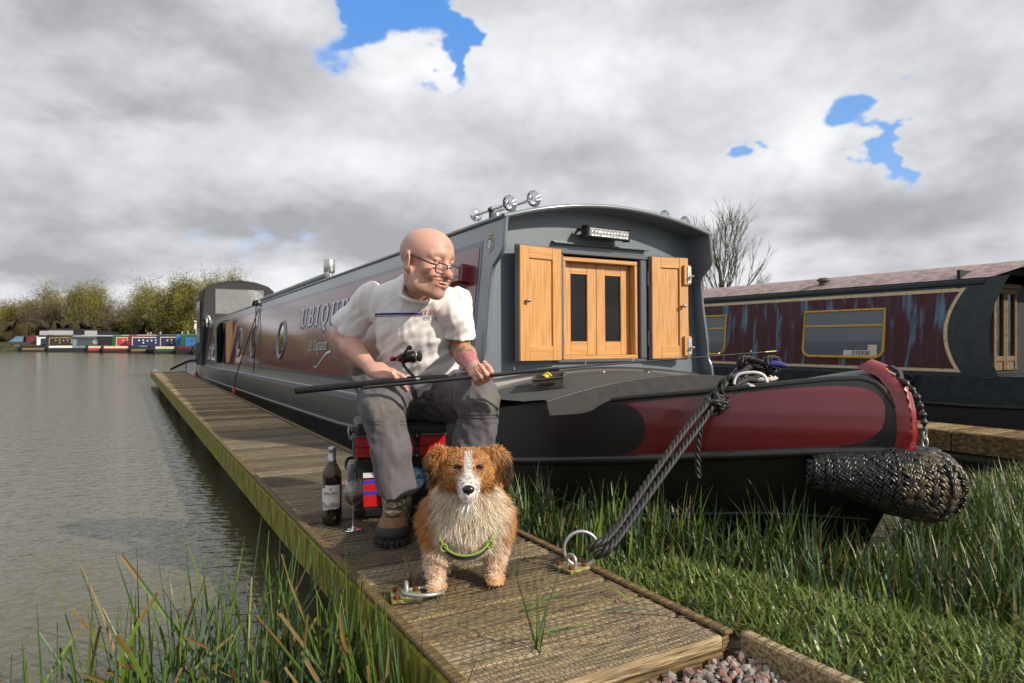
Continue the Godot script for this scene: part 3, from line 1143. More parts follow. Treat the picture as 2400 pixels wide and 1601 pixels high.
func make_cabin(b: Node3D, grey: Material, red: Material, navy: Material, char_: Material, chrome: Material) -> void:
	for s in [-1.0, 1.0]:
		var zf := func(y: float) -> float: return hood_z(y, s)
		var sd := MB.new()
		# fine rows so that the shaped front edge reads
		var rows := []
		for j in 49:
			var y := lerpf(0.57, 1.735, j / 48.0)
			var row := []
			for z in [-15.6, -12.0, -8.0, -4.0, -2.0, -1.0, -0.5, -0.2]:
				row.append(Vector3(s * side_x(y), y, z))
			row.append(Vector3(s * side_x(y), y, lerpf(-0.2, hood_z(y, s), 0.6)))
			row.append(Vector3(s * side_x(y), y, hood_z(y, s)))
			rows.append(row)
		sd.grid(rows, false, s > 0.0)
		fix_side(sd, s)
		# rounded front edge, and the inner face of the hood
		var edge := []
		for j in 49:
			var y := lerpf(0.57, 1.735, j / 48.0)
			edge.append(Vector3(s * (side_x(y) - 0.012), y, hood_z(y, s)))
		sd.tube(edge, 0.0125, 8)
		rows = []
		for j in 49:
			var y := lerpf(0.57, 1.735, j / 48.0)
			rows.append([Vector3(s * (side_x(y) - 0.024), y, -0.01), Vector3(s * (side_x(y) - 0.024), y, hood_z(y, s))])
		var inner := MB.new()
		inner.grid(rows, false, s > 0.0)
		fix_side(inner, -s)
		merge(sd, inner)
		part(sd, "cabin_side", grey, b)
		var ln := MB.new()
		side_panel(ln, s, -15.2, -0.115, 0.712, 1.628, 0.0022)
		part(ln, "navy_border", navy, b)
		var pn := MB.new()
		side_panel(pn, s, -15.17, -0.15, 0.742, 1.598, 0.0045)
		part(pn, "red_panel", red, b)
		var cove := MB.new()
		cove.box(Vector3(s * 0.884, 0.604, -7.9), Vector3(0.012, 0.012, 15.2), 0.003)
		part(cove, "cabin_foot_moulding", mat("pale_line", lin(0.40, 0.46, 0.52), 0.3), b)
	# cambered roof with a thick front lip
	var rf := MB.new()
	var rows2 := []
	for z in [-15.6, -10.0, -5.0, -1.0, 0.1, 0.2]:
		var row := []
		for i in 25:
			var x := lerpf(-0.775, 0.775, i / 24.0)
			row.append(Vector3(x, roof_y(clampf(x, -0.76, 0.76)) + 0.012, minf(z, 0.16 + 0.034 * x / 0.76) if z > 0.0 else z))
		rows2.append(row)
	rf.grid(rows2)
	for i in rf.n.size():
		if rf.n[i].y < 0.0: rf.n[i] = -rf.n[i]
	var under := MB.new()
	rows2 = []
	for z in [-0.02, 0.2]:
		var row := []
		for i in 25:
			var x := lerpf(-0.76, 0.76, i / 24.0)
			row.append(Vector3(x, roof_y(x) - 0.012, minf(z, 0.16 + 0.034 * x / 0.76)))
		rows2.append(row)
	under.grid(rows2)
	for i in under.n.size():
		if under.n[i].y > 0.0: under.n[i] = -under.n[i]
	merge(rf, under)
	var lip := []
	for i in 41:
		var x := lerpf(-0.765, 0.765, i / 40.0)
		lip.append(Vector3(x, roof_y(clampf(x, -0.76, 0.76)) - 0.001, 0.16 + 0.034 * x / 0.76))
	rf.tube(lip, 0.0145, 8)
	for s in [-1.0, 1.0]:
		rf.tube([Vector3(s * 0.765, 1.738, -15.6), Vector3(s * 0.765, 1.738, 0.15 + 0.034 * s)], 0.013, 8)
	part(rf, "roof", grey, b)
	# bulkhead with the doorway
	var bk := MB.new()
	var outl := [Vector2(-0.85, 0.57), Vector2(0.85, 0.57), Vector2(0.755, 1.735)]
	for i in 15:
		var x := lerpf(0.72, -0.72, i / 14.0)
		outl.append(Vector2(x, roof_y(x) - 0.006))
	outl.append(Vector2(-0.755, 1.735))
	# four pieces round the opening
	var x0 := -0.30; var x1 := 0.30; var y0 := 0.915; var y1 := 1.563
	bk.prism(PackedVector2Array([Vector2(-0.862, 0.57), Vector2(0.862, 0.57), Vector2(0.85, y0), Vector2(-0.85, y0)]), -0.03, 0.0)
	var top := PackedVector2Array([Vector2(-0.77, y1), Vector2(0.77, y1), Vector2(0.755, 1.735)])
	for i in 21:
		var x := lerpf(0.75, -0.75, i / 20.0)
		top.append(Vector2(x, roof_y(x) - 0.004))
	top.append(Vector2(-0.755, 1.735))
	bk.prism(top, -0.03, 0.0)
	bk.prism(PackedVector2Array([Vector2(-0.85, y0), Vector2(x0, y0), Vector2(x0, y1), Vector2(-0.77, y1)]), -0.03, 0.0)
	bk.prism(PackedVector2Array([Vector2(x1, y0), Vector2(0.85, y0), Vector2(0.77, y1), Vector2(x1, y1)]), -0.03, 0.0)
	part(bk, "bulkhead", gloss("bulkhead_grey_paint", lin(0.125, 0.155, 0.185), 0.25, 0.4), b)
	# steel frame round the doorway
	var fr := MB.new()
	fr.box(Vector3(0, 1.578, 0.008), Vector3(0.71, 0.03, 0.045), 0.004)
	fr.box(Vector3(-0.325, 1.24, 0.008), Vector3(0.05, 0.64, 0.045), 0.004)
	fr.box(Vector3(0.325, 1.24, 0.008), Vector3(0.05, 0.64, 0.045), 0.004)
	fr.box(Vector3(0, 0.91, 0.006), Vector3(0.70, 0.018, 0.04), 0.004)
	part(fr, "door_surround", gloss("surround_paint", lin(0.07, 0.085, 0.10), 0.2, 0.6), b)
	var of := Node3D.new(); of.name = "oak_frame"; b.add_child(of, true)
	for e in [[Vector3(0, 1.538, -0.03), Vector3(0.59, 0.026, 0.075), false], [Vector3(0, 0.932, -0.03), Vector3(0.59, 0.026, 0.075), false], [Vector3(-0.283, 1.235, -0.0305), Vector3(0.026, 0.58, 0.074), true], [Vector3(0.283, 1.235, -0.0305), Vector3(0.026, 0.58, 0.074), true]]:
		var mb := MB.new()
		mb.box(e[0], e[1], 0.003)
		part(mb, "frame_bar", oak(e[2]), of)
	for s in [-1.0, 1.0]:
		var d := Node3D.new(); d.name = "inner_door"; b.add_child(d, true)
		d.position = Vector3(0, 0, -0.068)
		oak_door_lining(d, 0.001 if s > 0 else -0.267, 0.267 if s > 0 else -0.001, 0.946, 1.524, true)
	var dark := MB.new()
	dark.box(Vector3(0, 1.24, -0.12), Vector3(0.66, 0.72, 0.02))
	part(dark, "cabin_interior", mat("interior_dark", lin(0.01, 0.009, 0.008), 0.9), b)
	# outer doors folded back: steel skin, oak lining
	for s in [-1.0, 1.0]:
		var d := Node3D.new(); d.name = "bow_door"; b.add_child(d, true)
		d.position = Vector3(-0.335 if s < 0 else 0.362, 0, 0.036)
		d.rotation.y = 0.16 if s < 0 else -0.13
		var wdt := 0.338 if s < 0 else 0.30
		var sk := MB.new()
		sk.box(Vector3(s * wdt * 0.5, 1.25, -0.006), Vector3(wdt, 0.682, 0.026), 0.006)
		part(sk, "door_skin", gloss("door_edge_paint", lin(0.08, 0.095, 0.115), 0.2, 0.6), d)
		var li := Node3D.new(); li.name = "lining"; d.add_child(li, true)
		li.position.z = 0.007
		oak_door_lining_flat(li, minf(s * 0.008, s * (wdt - 0.008)), maxf(s * 0.008, s * (wdt - 0.008)), 0.917, 1.583)
		knob(d, Vector3(s * (wdt - 0.055), 1.265, 0.026))
		for hy in [1.44, 1.05]:
			var h := MB.new()
			h.lathe([Vector2(0, 0.05), Vector2(0.009, 0.05), Vector2(0.009, -0.05), Vector2(0, -0.05)], Transform3D(Basis.IDENTITY, Vector3(-s * 0.004, hy, 0.0)), 10)
			part(h, "hinge", mat("hinge_paint", lin(0.06, 0.07, 0.085), 0.4), d)
		if s > 0:
			for ly in [1.47, 1.0]:
				var lk := Node3D.new(); lk.name = "slide_bolt"; d.add_child(lk, true)
				var blk := MB.new(); blk.box(Vector3(wdt - 0.028, ly, 0.037), Vector3(0.05, 0.13, 0.02), 0.002)
				part(blk, "oak_block", oak(true), lk)
				var plt := MB.new(); plt.box(Vector3(wdt - 0.015, ly, 0.049), Vector3(0.028, 0.11, 0.005), 0.001)
				plt.box(Vector3(wdt - 0.013, ly - 0.01, 0.0525), Vector3(0.008, 0.06, 0.003), 0.001)
				part(plt, "bolt_plate", mat("galvanised", lin(0.42, 0.43, 0.44), 0.45, 0.7), lk)
				knob(lk, Vector3(wdt - 0.006, ly - 0.012, 0.05), 0.011)
	# drip moulding above the doorway
	var dr := MB.new()
	dr.box(Vector3(0.0, 1.633, 0.018), Vector3(0.74, 0.012, 0.04), 0.004, Basis(Vector3.RIGHT, 0.35))
	part(dr, "drip_moulding", gloss("bulkhead_grey_paint", lin(0.11, 0.135, 0.16), 0.25, 0.4), b)
	# lamp bar, switched off
	var lb := Node3D.new(); lb.name = "lamp_bar"; b.add_child(lb, true)
	lb.position = Vector3(-0.02, 1.697, 0.085)
	lb.rotation = Vector3(0.12, 0.0, -0.015)
	var bodyc := mat("lamp_black", lin(0.012, 0.012, 0.012), 0.4)
	var mb := MB.new(); mb.box(Vector3(0, 0, 0), Vector3(0.318, 0.068, 0.06), 0.006)
	for i in 9: mb.box(Vector3(-0.14 + i * 0.035, 0, -0.034), Vector3(0.004, 0.062, 0.012), 0.0)
	part(mb, "housing", bodyc, lb)
	mb = MB.new(); mb.box(Vector3(0, 0, 0.031), Vector3(0.296, 0.046, 0.004), 0.001)
	part(mb, "reflector", mat("lamp_reflector", lin(0.5, 0.5, 0.5), 0.3, 0.7), lb)
	for r in 2:
		for i in 12:
			var led := MB.new()
			led.lathe([Vector2(0.003, 0.0), Vector2(0.0085, 0.007), Vector2(0.0105, 0.007), Vector2(0.0105, 0.0)], Transform3D(Basis(Vector3.RIGHT, PI / 2), Vector3(-0.132 + i * 0.024, -0.011 + r * 0.022, 0.033)), 10)
			led.ball(Vector3(-0.132 + i * 0.024, -0.011 + r * 0.022, 0.034), Vector3(0.004, 0.004, 0.004), 8)
			part(led, "lamp_cup", mat("lamp_cup", lin(0.75, 0.75, 0.76), 0.15, 0.9), lb)
	mb = MB.new(); mb.box(Vector3(0, 0.0, 0.04), Vector3(0.30, 0.052, 0.003), 0.0)
	part(mb, "cover_glass", mat("clear_cover", Color(1, 1, 1, 0.06), 0.03, 0.0, {"transparency": BaseMaterial3D.TRANSPARENCY_ALPHA}), lb)
	for s in [-1.0, 1.0]:
		mb = MB.new(); mb.box(Vector3(s * 0.162, 0, 0), Vector3(0.008, 0.078, 0.066), 0.002)
		mb.box(Vector3(s * 0.155, 0.012, -0.055), Vector3(0.01, 0.02, 0.07), 0.002)
		part(mb, "bracket", bodyc, lb)
	# trumpet horns on brackets: a left pair and a right pair
	for h in [[Vector3(-0.60, 1.865, -0.10), 0.40], [Vector3(-0.455, 1.90, -0.06), 0.42], [Vector3(0.56, 1.868, -0.02), 0.30], [Vector3(0.72, 1.838, 0.0), 0.30]]:
		var hn := Node3D.new(); hn.name = "trumpet_horn"; b.add_child(hn, true)
		hn.position = h[0]
		hn.rotation.y = 0.05
		var l: float = h[1]
		var bell := MB.new()
		bell.lathe([Vector2(0.050, 0.0), Vector2(0.047, -0.004), Vector2(0.036, -0.028), Vector2(0.022, -0.06), Vector2(0.013, -0.09), Vector2(0.010, -0.12)], Transform3D(Basis(Vector3.RIGHT, PI / 2), Vector3.ZERO), 28)
		bell.lathe([Vector2(0.012, -l), Vector2(0.012, -0.12), Vector2(0.015, -0.09), Vector2(0.025, -0.06), Vector2(0.039, -0.028), Vector2(0.051, -0.005), Vector2(0.054, 0.0), Vector2(0.050, 0.003), Vector2(0.047, -0.004)], Transform3D(Basis(Vector3.RIGHT, PI / 2), Vector3.ZERO), 28)
		part(bell, "bell", chrome, hn)
		var cap := MB.new()
		cap.lathe([Vector2(0.0, 0.0), Vector2(0.040, 0.0), Vector2(0.044, -0.004), Vector2(0.044, -0.018), Vector2(0.038, -0.026), Vector2(0.0, -0.03)], Transform3D(Basis(Vector3.RIGHT, PI / 2), Vector3(0, 0, -l)), 24)
		part(cap, "diaphragm_cap", chrome, hn)
		var ft := MB.new()
		var yb: float = roof_y(h[0].x) + 0.012 - h[0].y
		ft.box(Vector3(0, (yb - 0.01) * 0.5 - 0.004, -l * 0.55), Vector3(0.02, -yb - 0.008, 0.03), 0.003)
		ft.tube([Vector3(0, 0, -l * 0.55 - 0.014), Vector3(0, 0, -l * 0.55 + 0.014)], 0.018, 12)
		part(ft, "clamp", mat("lamp_black", lin(0.012, 0.012, 0.012), 0.4), hn)
	# flue
	var fl := MB.new()
	fl.lathe([Vector2(0.0, 0.235), Vector2(0.058, 0.235), Vector2(0.062, 0.230), Vector2(0.062, 0.09), Vector2(0.052, 0.08), Vector2(0.040, 0.078), Vector2(0.040, 0.0)], Transform3D(Basis.IDENTITY, Vector3(-0.62, 1.77, -4.22)), 24)
	part(fl, "flue", mat("brushed_steel", lin(0.55, 0.54, 0.51), 0.32, 1.0), b)
	# navigation lamp box: green glass
	var nv := Node3D.new(); nv.name = "navigation_lamp"; b.add_child(nv, true)
	nv.position = Vector3(-side_x(1.45) - 0.045, 1.445, -0.40)
	nv.rotation.z = -0.105
	mb = MB.new(); mb.box(Vector3(0.02, 0, 0.05), Vector3(0.09, 0.125, 0.18), 0.018)
	part(mb, "lamp_box", gloss("lamp_box_red", lin(0.16, 0.006, 0.012), 0.1, 0.8), nv)
	mb = MB.new(); mb.box(Vector3(0.02, 0, -0.05), Vector3(0.104, 0.135, 0.02), 0.008); mb.box(Vector3(0.02, 0, 0.0), Vector3(0.098, 0.131, 0.012), 0.005)
	part(mb, "lamp_rim", chrome, nv)
	mb = MB.new(); mb.box(Vector3(-0.028, 0.0, -0.022), Vector3(0.012, 0.10, 0.04), 0.005)
	mb.box(Vector3(0.018, 0.0, -0.064), Vector3(0.085, 0.105, 0.012), 0.005)
	part(mb, "green_lens", mat("green_lens", lin(0.0, 0.20, 0.15), 0.08), nv)
	# portholes
	for z in [-5.85, -8.13, -9.68, -13.8]:
		var ph := Node3D.new(); ph.name = "porthole"; b.add_child(ph, true)
		ph.position = Vector3(-side_x(1.125) - 0.006, 1.125, z)
		ph.basis = Basis(Vector3(0, 0, 1), Vector3(0.105, 0.994, 0), Vector3(-0.994, 0.105, 0))
		var rg := MB.new()
		rg.lathe([Vector2(0.208, -0.01), Vector2(0.208, 0.008), Vector2(0.216, 0.016), Vector2(0.255, 0.016), Vector2(0.268, 0.008), Vector2(0.268, -0.004)], Transform3D(Basis(Vector3.RIGHT, PI / 2), Vector3.ZERO), 40)
		part(rg, "rim", mat("porthole_rim", lin(0.20, 0.22, 0.23), 0.3, 0.8), ph)
		var gl := MB.new()
		gl.lathe([Vector2(0.0, 0.003), Vector2(0.209, 0.003)], Transform3D(Basis(Vector3.RIGHT, PI / 2), Vector3.ZERO), 40)
		for i in gl.n.size(): gl.n[i] = Vector3(0, 0, 1)
		part(gl, "pane", mat("porthole_glass", lin(0.02, 0.022, 0.022), 0.02, 0.0, {"clearcoat_enabled": true, "clearcoat": 1.0, "clearcoat_roughness": 0.02, "metallic_specular": 0.9}), ph)
		for k in 6:
			var bo := MB.new()
			var an := TAU * (k + 0.5) / 6.0
			bo.ball(Vector3(cos(an) * 0.24, sin(an) * 0.24, 0.016), Vector3(0.009, 0.009, 0.005), 8)
			part(bo, "bolt", chrome, ph)
	# side hatch with its doors standing open
	var ha := Node3D.new(); ha.name = "side_hatch"; b.add_child(ha, true)
	ha.position = Vector3(-0.83, 0, -11.4)
	mb = MB.new(); mb.box(Vector3(-0.005, 1.155, 0), Vector3(0.1, 0.82, 0.62), 0.004, Basis(Vector3.BACK, -0.105))
	part(mb, "opening", mat("interior_dark", lin(0.01, 0.009, 0.008), 0.9), ha)
	for s in [-1.0, 1.0]:
		var d := Node3D.new(); d.name = "hatch_door"; ha.add_child(d, true)
		d.position = Vector3(-0.06, 1.155, s * 0.33)
		d.rotation = Vector3(0, (-PI / 2 + 0.28) if s > 0 else (PI / 2 - 0.50), 0)
		mb = MB.new(); mb.box(Vector3(-s * 0.0 + (0.17 if s > 0 else -0.17), 0, -0.018 * s), Vector3(0.34, 0.83, 0.03), 0.004)
		part(mb, "door_skin", gloss("door_edge_paint", lin(0.08, 0.095, 0.115), 0.2, 0.6), d)
		mb = MB.new(); mb.box(Vector3(0.17 if s > 0 else -0.17, 0, 0.006 * s), Vector3(0.31, 0.80, 0.018), 0.003)
		part(mb, "oak_lining", oak(true), d)
	mb = MB.new(); mb.box(Vector3(-0.04, 1.60, 0), Vector3(0.06, 0.012, 0.8), 0.003)
	part(mb, "hatch_rail", mat("brushed_steel", lin(0.55, 0.54, 0.51), 0.32, 1.0), ha)
	make_lettering(b, navy)

func oak_door_lining_flat(parent: Node3D, x0: float, x1: float, y0: float, y1: float) -> void:
	oak_door_lining(parent, x0, x1, y0, y1, false)

# letters and emblems painted on the cabin side
func on_side(m: Mesh, called: String, mt: Material, b: Node3D, z: float, y: float, sx := 1.0, shear := 0.0, off := 0.006, rot := 0.0) -> void:
	var o := put(m, called, mt, b)
	var ex := Vector3(0, 0, 1)
	var ey := Vector3(0.105, 0.994, 0)
	var c := cos(rot)
	var sn := sin(rot)
	o.transform = Transform3D(Basis((ex * c + ey * sn) * sx, (ey * c - ex * sn) + ex * shear, Vector3(-0.994, 0.105, 0)), Vector3(-side_x(y) - off, y, z))

func make_lettering(b: Node3D, navy: Material) -> void:
	var white := mat("sign_white", lin(0.68, 0.70, 0.68), 0.35)
	var blue := mat("sign_blue", lin(0.07, 0.12, 0.34), 0.35)
	var word := "UBIQUE"
	var zs := [-4.63, -4.28, -4.0, -3.68, -3.30, -2.97]
	for i in 6:
		var t := text_mesh(word[i], 0.30, 0.001)
		on_side(t, "letter", white, b, zs[i], 1.362, 1.38, 0.12, 0.0105)
		on_side(text_mesh(word[i], 0.30, 0.001), "letter_shade", blue, b, zs[i] - 0.05, 1.338, 1.38, 0.12, 0.0075)
	on_side(text_mesh("Et Usquam", 0.15, 0.001, "Droid Serif", 400), "motto_shade", mat("sign_navy", lin(0.01, 0.015, 0.05), 0.4), b, -3.86, 1.026, 0.98, 0.42, 0.0075, 0.02)
	on_side(text_mesh("Et Usquam", 0.15, 0.001, "Droid Serif", 400), "motto", white, b, -3.84, 1.035, 0.98, 0.42, 0.0105, 0.02)
	for k in 2:
		var sw := MB.new()
		var prev := []
		var rows := []
		for i in 25:
			var t := i / 24.0
			var z := lerpf(-3.95, -3.30, t)
			var y := lerp_table([[0.0, 0.815], [0.12, 0.805], [0.25, 0.82], [0.5, 0.89], [0.75, 0.955], [1.0, 0.975]], t) - 0.012 * k
			var wd := 0.006 + 0.022 * t
			rows.append([Vector3(-side_x(y) - 0.0105 + 0.003 * k, y - wd * 0.5, z - 0.01 * k), Vector3(-side_x(y + wd) - 0.0105 + 0.003 * k, y + wd * 0.5, z - 0.01 * k)])
		sw.grid(rows)
		fix_side(sw, -1.0)
		part(sw, "flourish" if k == 0 else "flourish_shade", white if k == 0 else mat("sign_navy", lin(0.01, 0.015, 0.05), 0.4), b)
	# builder's transfer: swan outline and letters
	on_side(text_mesh("SWAN", 0.062, 0.0006, "Droid Sans", 400), "small_letters", white, b, -0.30, 0.886, 0.92, 0.0, 0.008)
	on_side(text_mesh("NOOK", 0.062, 0.0006, "Droid Sans", 400), "small_letters", white, b, -0.30, 0.822, 0.92, 0.0, 0.008)
	var swan := MB.new()
	var pts := []
	for p in [[-0.425, 0.80], [-0.43, 0.835], [-0.45, 0.865], [-0.463, 0.89], [-0.457, 0.908], [-0.443, 0.905]]:
		pts.append(Vector3(-side_x(p[1]) - 0.008, p[1], p[0]))
	swan.tube(rope_path(pts, 0.01), 0.0045, 6)
	part(swan, "swan_neck", white, b)
	for w in [[white, -0.50, 0.78, -0.455, 0.83, -0.505, 0.845], [blue, -0.50, 0.815, -0.455, 0.835, -0.503, 0.885]]:
		var wing := MB.new()
		wing.tri(Vector3(-side_x(w[2]) - 0.008, w[2], w[1]), Vector3(-side_x(w[4]) - 0.008, w[4], w[3]), Vector3(-side_x(w[6]) - 0.008, w[6], w[5]), Vector3.LEFT)
		part(wing, "swan_wing", w[0], b)
	# crest transfer: crown over a wreathed oval
	var crest := Node3D.new(); crest.name = "crest"; b.add_child(crest, true)
	crest.transform = Transform3D(Basis(Vector3(0, 0, 1), Vector3(0.105, 0.994, 0), Vector3(-0.994, 0.105, 0)), Vector3(-side_x(1.605) - 0.002, 1.603, -0.028))
	var gold := mat("crest_gold", lin(0.45, 0.33, 0.09), 0.5)
	var green := mat("crest_green", lin(0.05, 0.20, 0.06), 0.5)
	var cred := mat("crest_red", lin(0.45, 0.06, 0.05), 0.5)
	var oval := func(rx: float, ry: float, z: float, cy: float) -> MB:
		var mb := MB.new()
		var poly := PackedVector2Array()
		for k in 28: poly.append(Vector2(cos(TAU * k / 28.0) * rx, cy + sin(TAU * k / 28.0) * ry))
		mb.prism(poly, z, z + 0.0006)
		return mb
	part(oval.call(0.047, 0.050, 0.0005, -0.012), "backing", white, crest)
	var ck := MB.new()
	ck.prism(PackedVector2Array([Vector2(-0.022, 0.026), Vector2(0.022, 0.026), Vector2(0.027, 0.05), Vector2(0.014, 0.058), Vector2(0.003, 0.058), Vector2(0.003, 0.07), Vector2(-0.003, 0.07), Vector2(-0.003, 0.058), Vector2(-0.014, 0.058), Vector2(-0.027, 0.05)]), 0.0005, 0.0011)
	part(ck, "crown_backing", white, crest)
	var cg := MB.new()
	cg.box(Vector3(0, 0.031, 0.0016), Vector3(0.036, 0.006, 0.0006)); cg.box(Vector3(0, 0.06, 0.0016), Vector3(0.003, 0.012, 0.0006))
	for x in [-0.018, 0.0, 0.018]: cg.box(Vector3(x, 0.043, 0.0017), Vector3(0.004, 0.018, 0.0006))
	part(cg, "crown", gold, crest)
	var cr := MB.new()
	for x in [-0.009, 0.009]: cr.box(Vector3(x, 0.044, 0.0015), Vector3(0.012, 0.014, 0.0006))
	part(cr, "crown_cap", cred, crest)
	for s in [-1.0, 1.0]:
		for k in 9:
			var an := lerpf(-0.35, 0.42, k / 8.0) * PI
			var lf := MB.new()
			lf.ball(Vector3(s * cos(an) * 0.037, -0.012 + sin(an) * 0.041, 0.0014), Vector3(0.008, 0.0055, 0.0006), 8, Basis(Vector3.BACK, s * (an + PI / 2)))
			part(lf, "wreath_leaf", green, crest)
	part(oval.call(0.028, 0.034, 0.0012, -0.008), "garter", mat("crest_blue", lin(0.05, 0.08, 0.28), 0.5), crest)
	part(oval.call(0.020, 0.026, 0.0019, -0.008), "centre", white, crest)
	on_side(text_mesh("R", 0.03, 0.0004), "cypher", gold, crest, 0, 0)
	var cyp: Node3D = crest.get_child(crest.get_child_count() - 1)
	cyp.transform = Transform3D(Basis.IDENTITY, Vector3(0, -0.008, 0.0028))
	for s in [-1.0, 0.0, 1.0]:
		var sc := MB.new()
		sc.box(Vector3(s * 0.018, -0.053 + absf(s) * 0.006, 0.0016), Vector3(0.018, 0.008, 0.0006), 0.0, Basis(Vector3.BACK, s * 0.5))
		part(sc, "scroll", cred, crest)

func make_bow_deck(b: Node3D, char_: Material, satin: Material, chrome: Material) -> void:
	var carpet := mat("deck_carpet", lin(0.10, 0.105, 0.108), 0.95, 0.0, with(tri_opts(Vector3(6, 6, 6), false), {"albedo_texture": noise_tex("carpet", 0.12, 256, [[0.0, Color(0.6, 0.6, 0.6)], [1.0, Color(1, 1, 1)]], false, 1.0, 33, 3)}))
	var cy := func(x: float) -> float: return 0.833 - 0.105 * pow(absf(x) / 0.87, 2.0)
	var dk := MB.new()
	var rows := []
	for i in 25:
		var f := i / 24.0
		var row := []
		for j in 13:
			var z := lerpf(0.0, 0.70, j / 12.0)
			var w := minf(0.845 + 0.09 * smooth(0.0, 0.12, z), hull_b(z, 0.72) - 0.004)
			var x := lerpf(-w, w, f)
			row.append(Vector3(x, cy.call(x * 0.87 / maxf(w, 0.01)), z))
		rows.append(row)
	dk.grid(rows)
	for i in dk.n.size():
		if dk.n[i].y < 0.0: dk.n[i] = -dk.n[i]
	part(dk, "deck_cover", carpet, b)
	# arched board at its front edge, over the foredeck
	var ab := MB.new()
	var poly := PackedVector2Array()
	var wf := hull_b(0.70, 0.72) - 0.01
	for i in 33:
		var x := lerpf(-wf, wf, i / 32.0)
		poly.append(Vector2(x, cy.call(x * 0.87 / wf) + 0.004))
	poly.append(Vector2(wf, 0.60)); poly.append(Vector2(-wf, 0.60))
	ab.prism(poly, 0.70, 0.715)
	part(ab, "arched_board", char_, b)
	var trim := []
	for i in 33:
		var x := lerpf(-wf, wf, i / 32.0)
		trim.append(Vector3(x, cy.call(x * 0.87 / wf) + 0.004, 0.71))
	var tm := MB.new(); tm.tube(trim, 0.006, 6)
	part(tm, "board_trim", satin, b)
	# coved upstand along the bulkhead
	var up := MB.new()
	rows = []
	for i in 33:
		var x := lerpf(-0.80, 0.80, i / 32.0)
		var t := 0.872 - 0.058 * pow(absf(x) / 0.80, 1.7)
		var b0: float = cy.call(x)
		rows.append([Vector3(x, t - 0.002, 0.004), Vector3(x, t, 0.03), Vector3(x, t - 0.008, 0.052), Vector3(x, lerpf(b0, t, 0.55), 0.056), Vector3(x, lerpf(b0, t, 0.3), 0.062), Vector3(x, b0, 0.075)])
	up.grid(rows)
	for i in up.n.size():
		if up.n[i].z + up.n[i].y < 0.0: up.n[i] = -up.n[i]
	part(up, "deck_upstand", mat("upstand_vinyl", lin(0.045, 0.042, 0.042), 0.45), b)
	for x in [-0.36, -0.03, 0.33]:
		var stud := MB.new()
		stud.ball(Vector3(x, 0.838 - 0.03 * absf(x), 0.066), Vector3(0.011, 0.011, 0.007), 12)
		part(stud, "press_stud", chrome, b)
		if absf(x) > 0.1:
			var tab := MB.new()
			tab.box(Vector3(x, 0.838 - 0.03 * absf(x), 0.06), Vector3(0.05, 0.042, 0.004), 0.001)
			part(tab, "stud_tab", char_, b)
	# T-shaped mooring stud with blue horns, fairlead, grab ring
	var ts := Node3D.new(); ts.name = "mooring_stud"; b.add_child(ts, true)
	ts.position = Vector3(0.0, 0.74, 1.235)
	var mb := MB.new()
	mb.lathe([Vector2(0.035, 0.0), Vector2(0.026, 0.02), Vector2(0.024, 0.14), Vector2(0.028, 0.16)], Transform3D.IDENTITY, 14)
	part(mb, "post", satin, ts)
	mb = MB.new()
	var hp := []
	var hr := []
	for i in 13:
		var f := i / 12.0 * 2.0 - 1.0
		hp.append(Vector3(f * 0.03, 0.165 - 0.025 * f * f + 0.018 * f, f * 0.14))
		hr.append(0.022 * sqrt(maxf(0.02, 1.0 - pow(absf(f), 2.5))))
	mb.tube(hp, hr, 12)
	part(mb, "horn", gloss("stud_blue", lin(0.02, 0.03, 0.22), 0.1, 0.8), ts)
	var fl := MB.new()
	var pts := []
	for p in [[-0.415, 0.835, 1.46], [-0.41, 0.862, 1.465], [-0.395, 0.878, 1.48], [-0.36, 0.884, 1.52], [-0.335, 0.872, 1.545], [-0.325, 0.842, 1.555]]:
		pts.append(Vector3(p[0], p[1], p[2]))
	fl.tube(rope_path(pts, 0.01), 0.006, 8)
	fl.box(Vector3(-0.37, 0.832, 1.505), Vector3(0.02, 0.008, 0.17), 0.003, Basis(Vector3.UP, -0.75))
	part(fl, "fairlead", mat("white_enamel", lin(0.7, 0.7, 0.7), 0.25), b)
	var gr := MB.new()
	pts = []
	for k in 15:
		var an := PI * k / 14.0
		pts.append(Vector3(-0.19 - cos(an) * 0.07, 0.655 + sin(an) * 0.078, 0.78 + cos(an) * 0.02))
	gr.tube(pts, 0.010, 8)
	part(gr, "grab_ring", mat("hinge_paint", lin(0.06, 0.07, 0.085), 0.4), b)
	# fitting on the stem head that holds the fender chain
	var sh := MB.new()
	sh.prism(PackedVector2Array([Vector2(-0.05, 0), Vector2(0.05, 0), Vector2(0.042, 0.03), Vector2(0.02, 0.05), Vector2(-0.02, 0.05), Vector2(-0.042, 0.03)]), -0.012, 0.012, Transform3D(Basis(Vector3.UP, PI / 2).rotated(Vector3.RIGHT, 0.55), Vector3(0.0, 0.86, 1.87)))
	part(sh, "stem_bracket", satin, b)

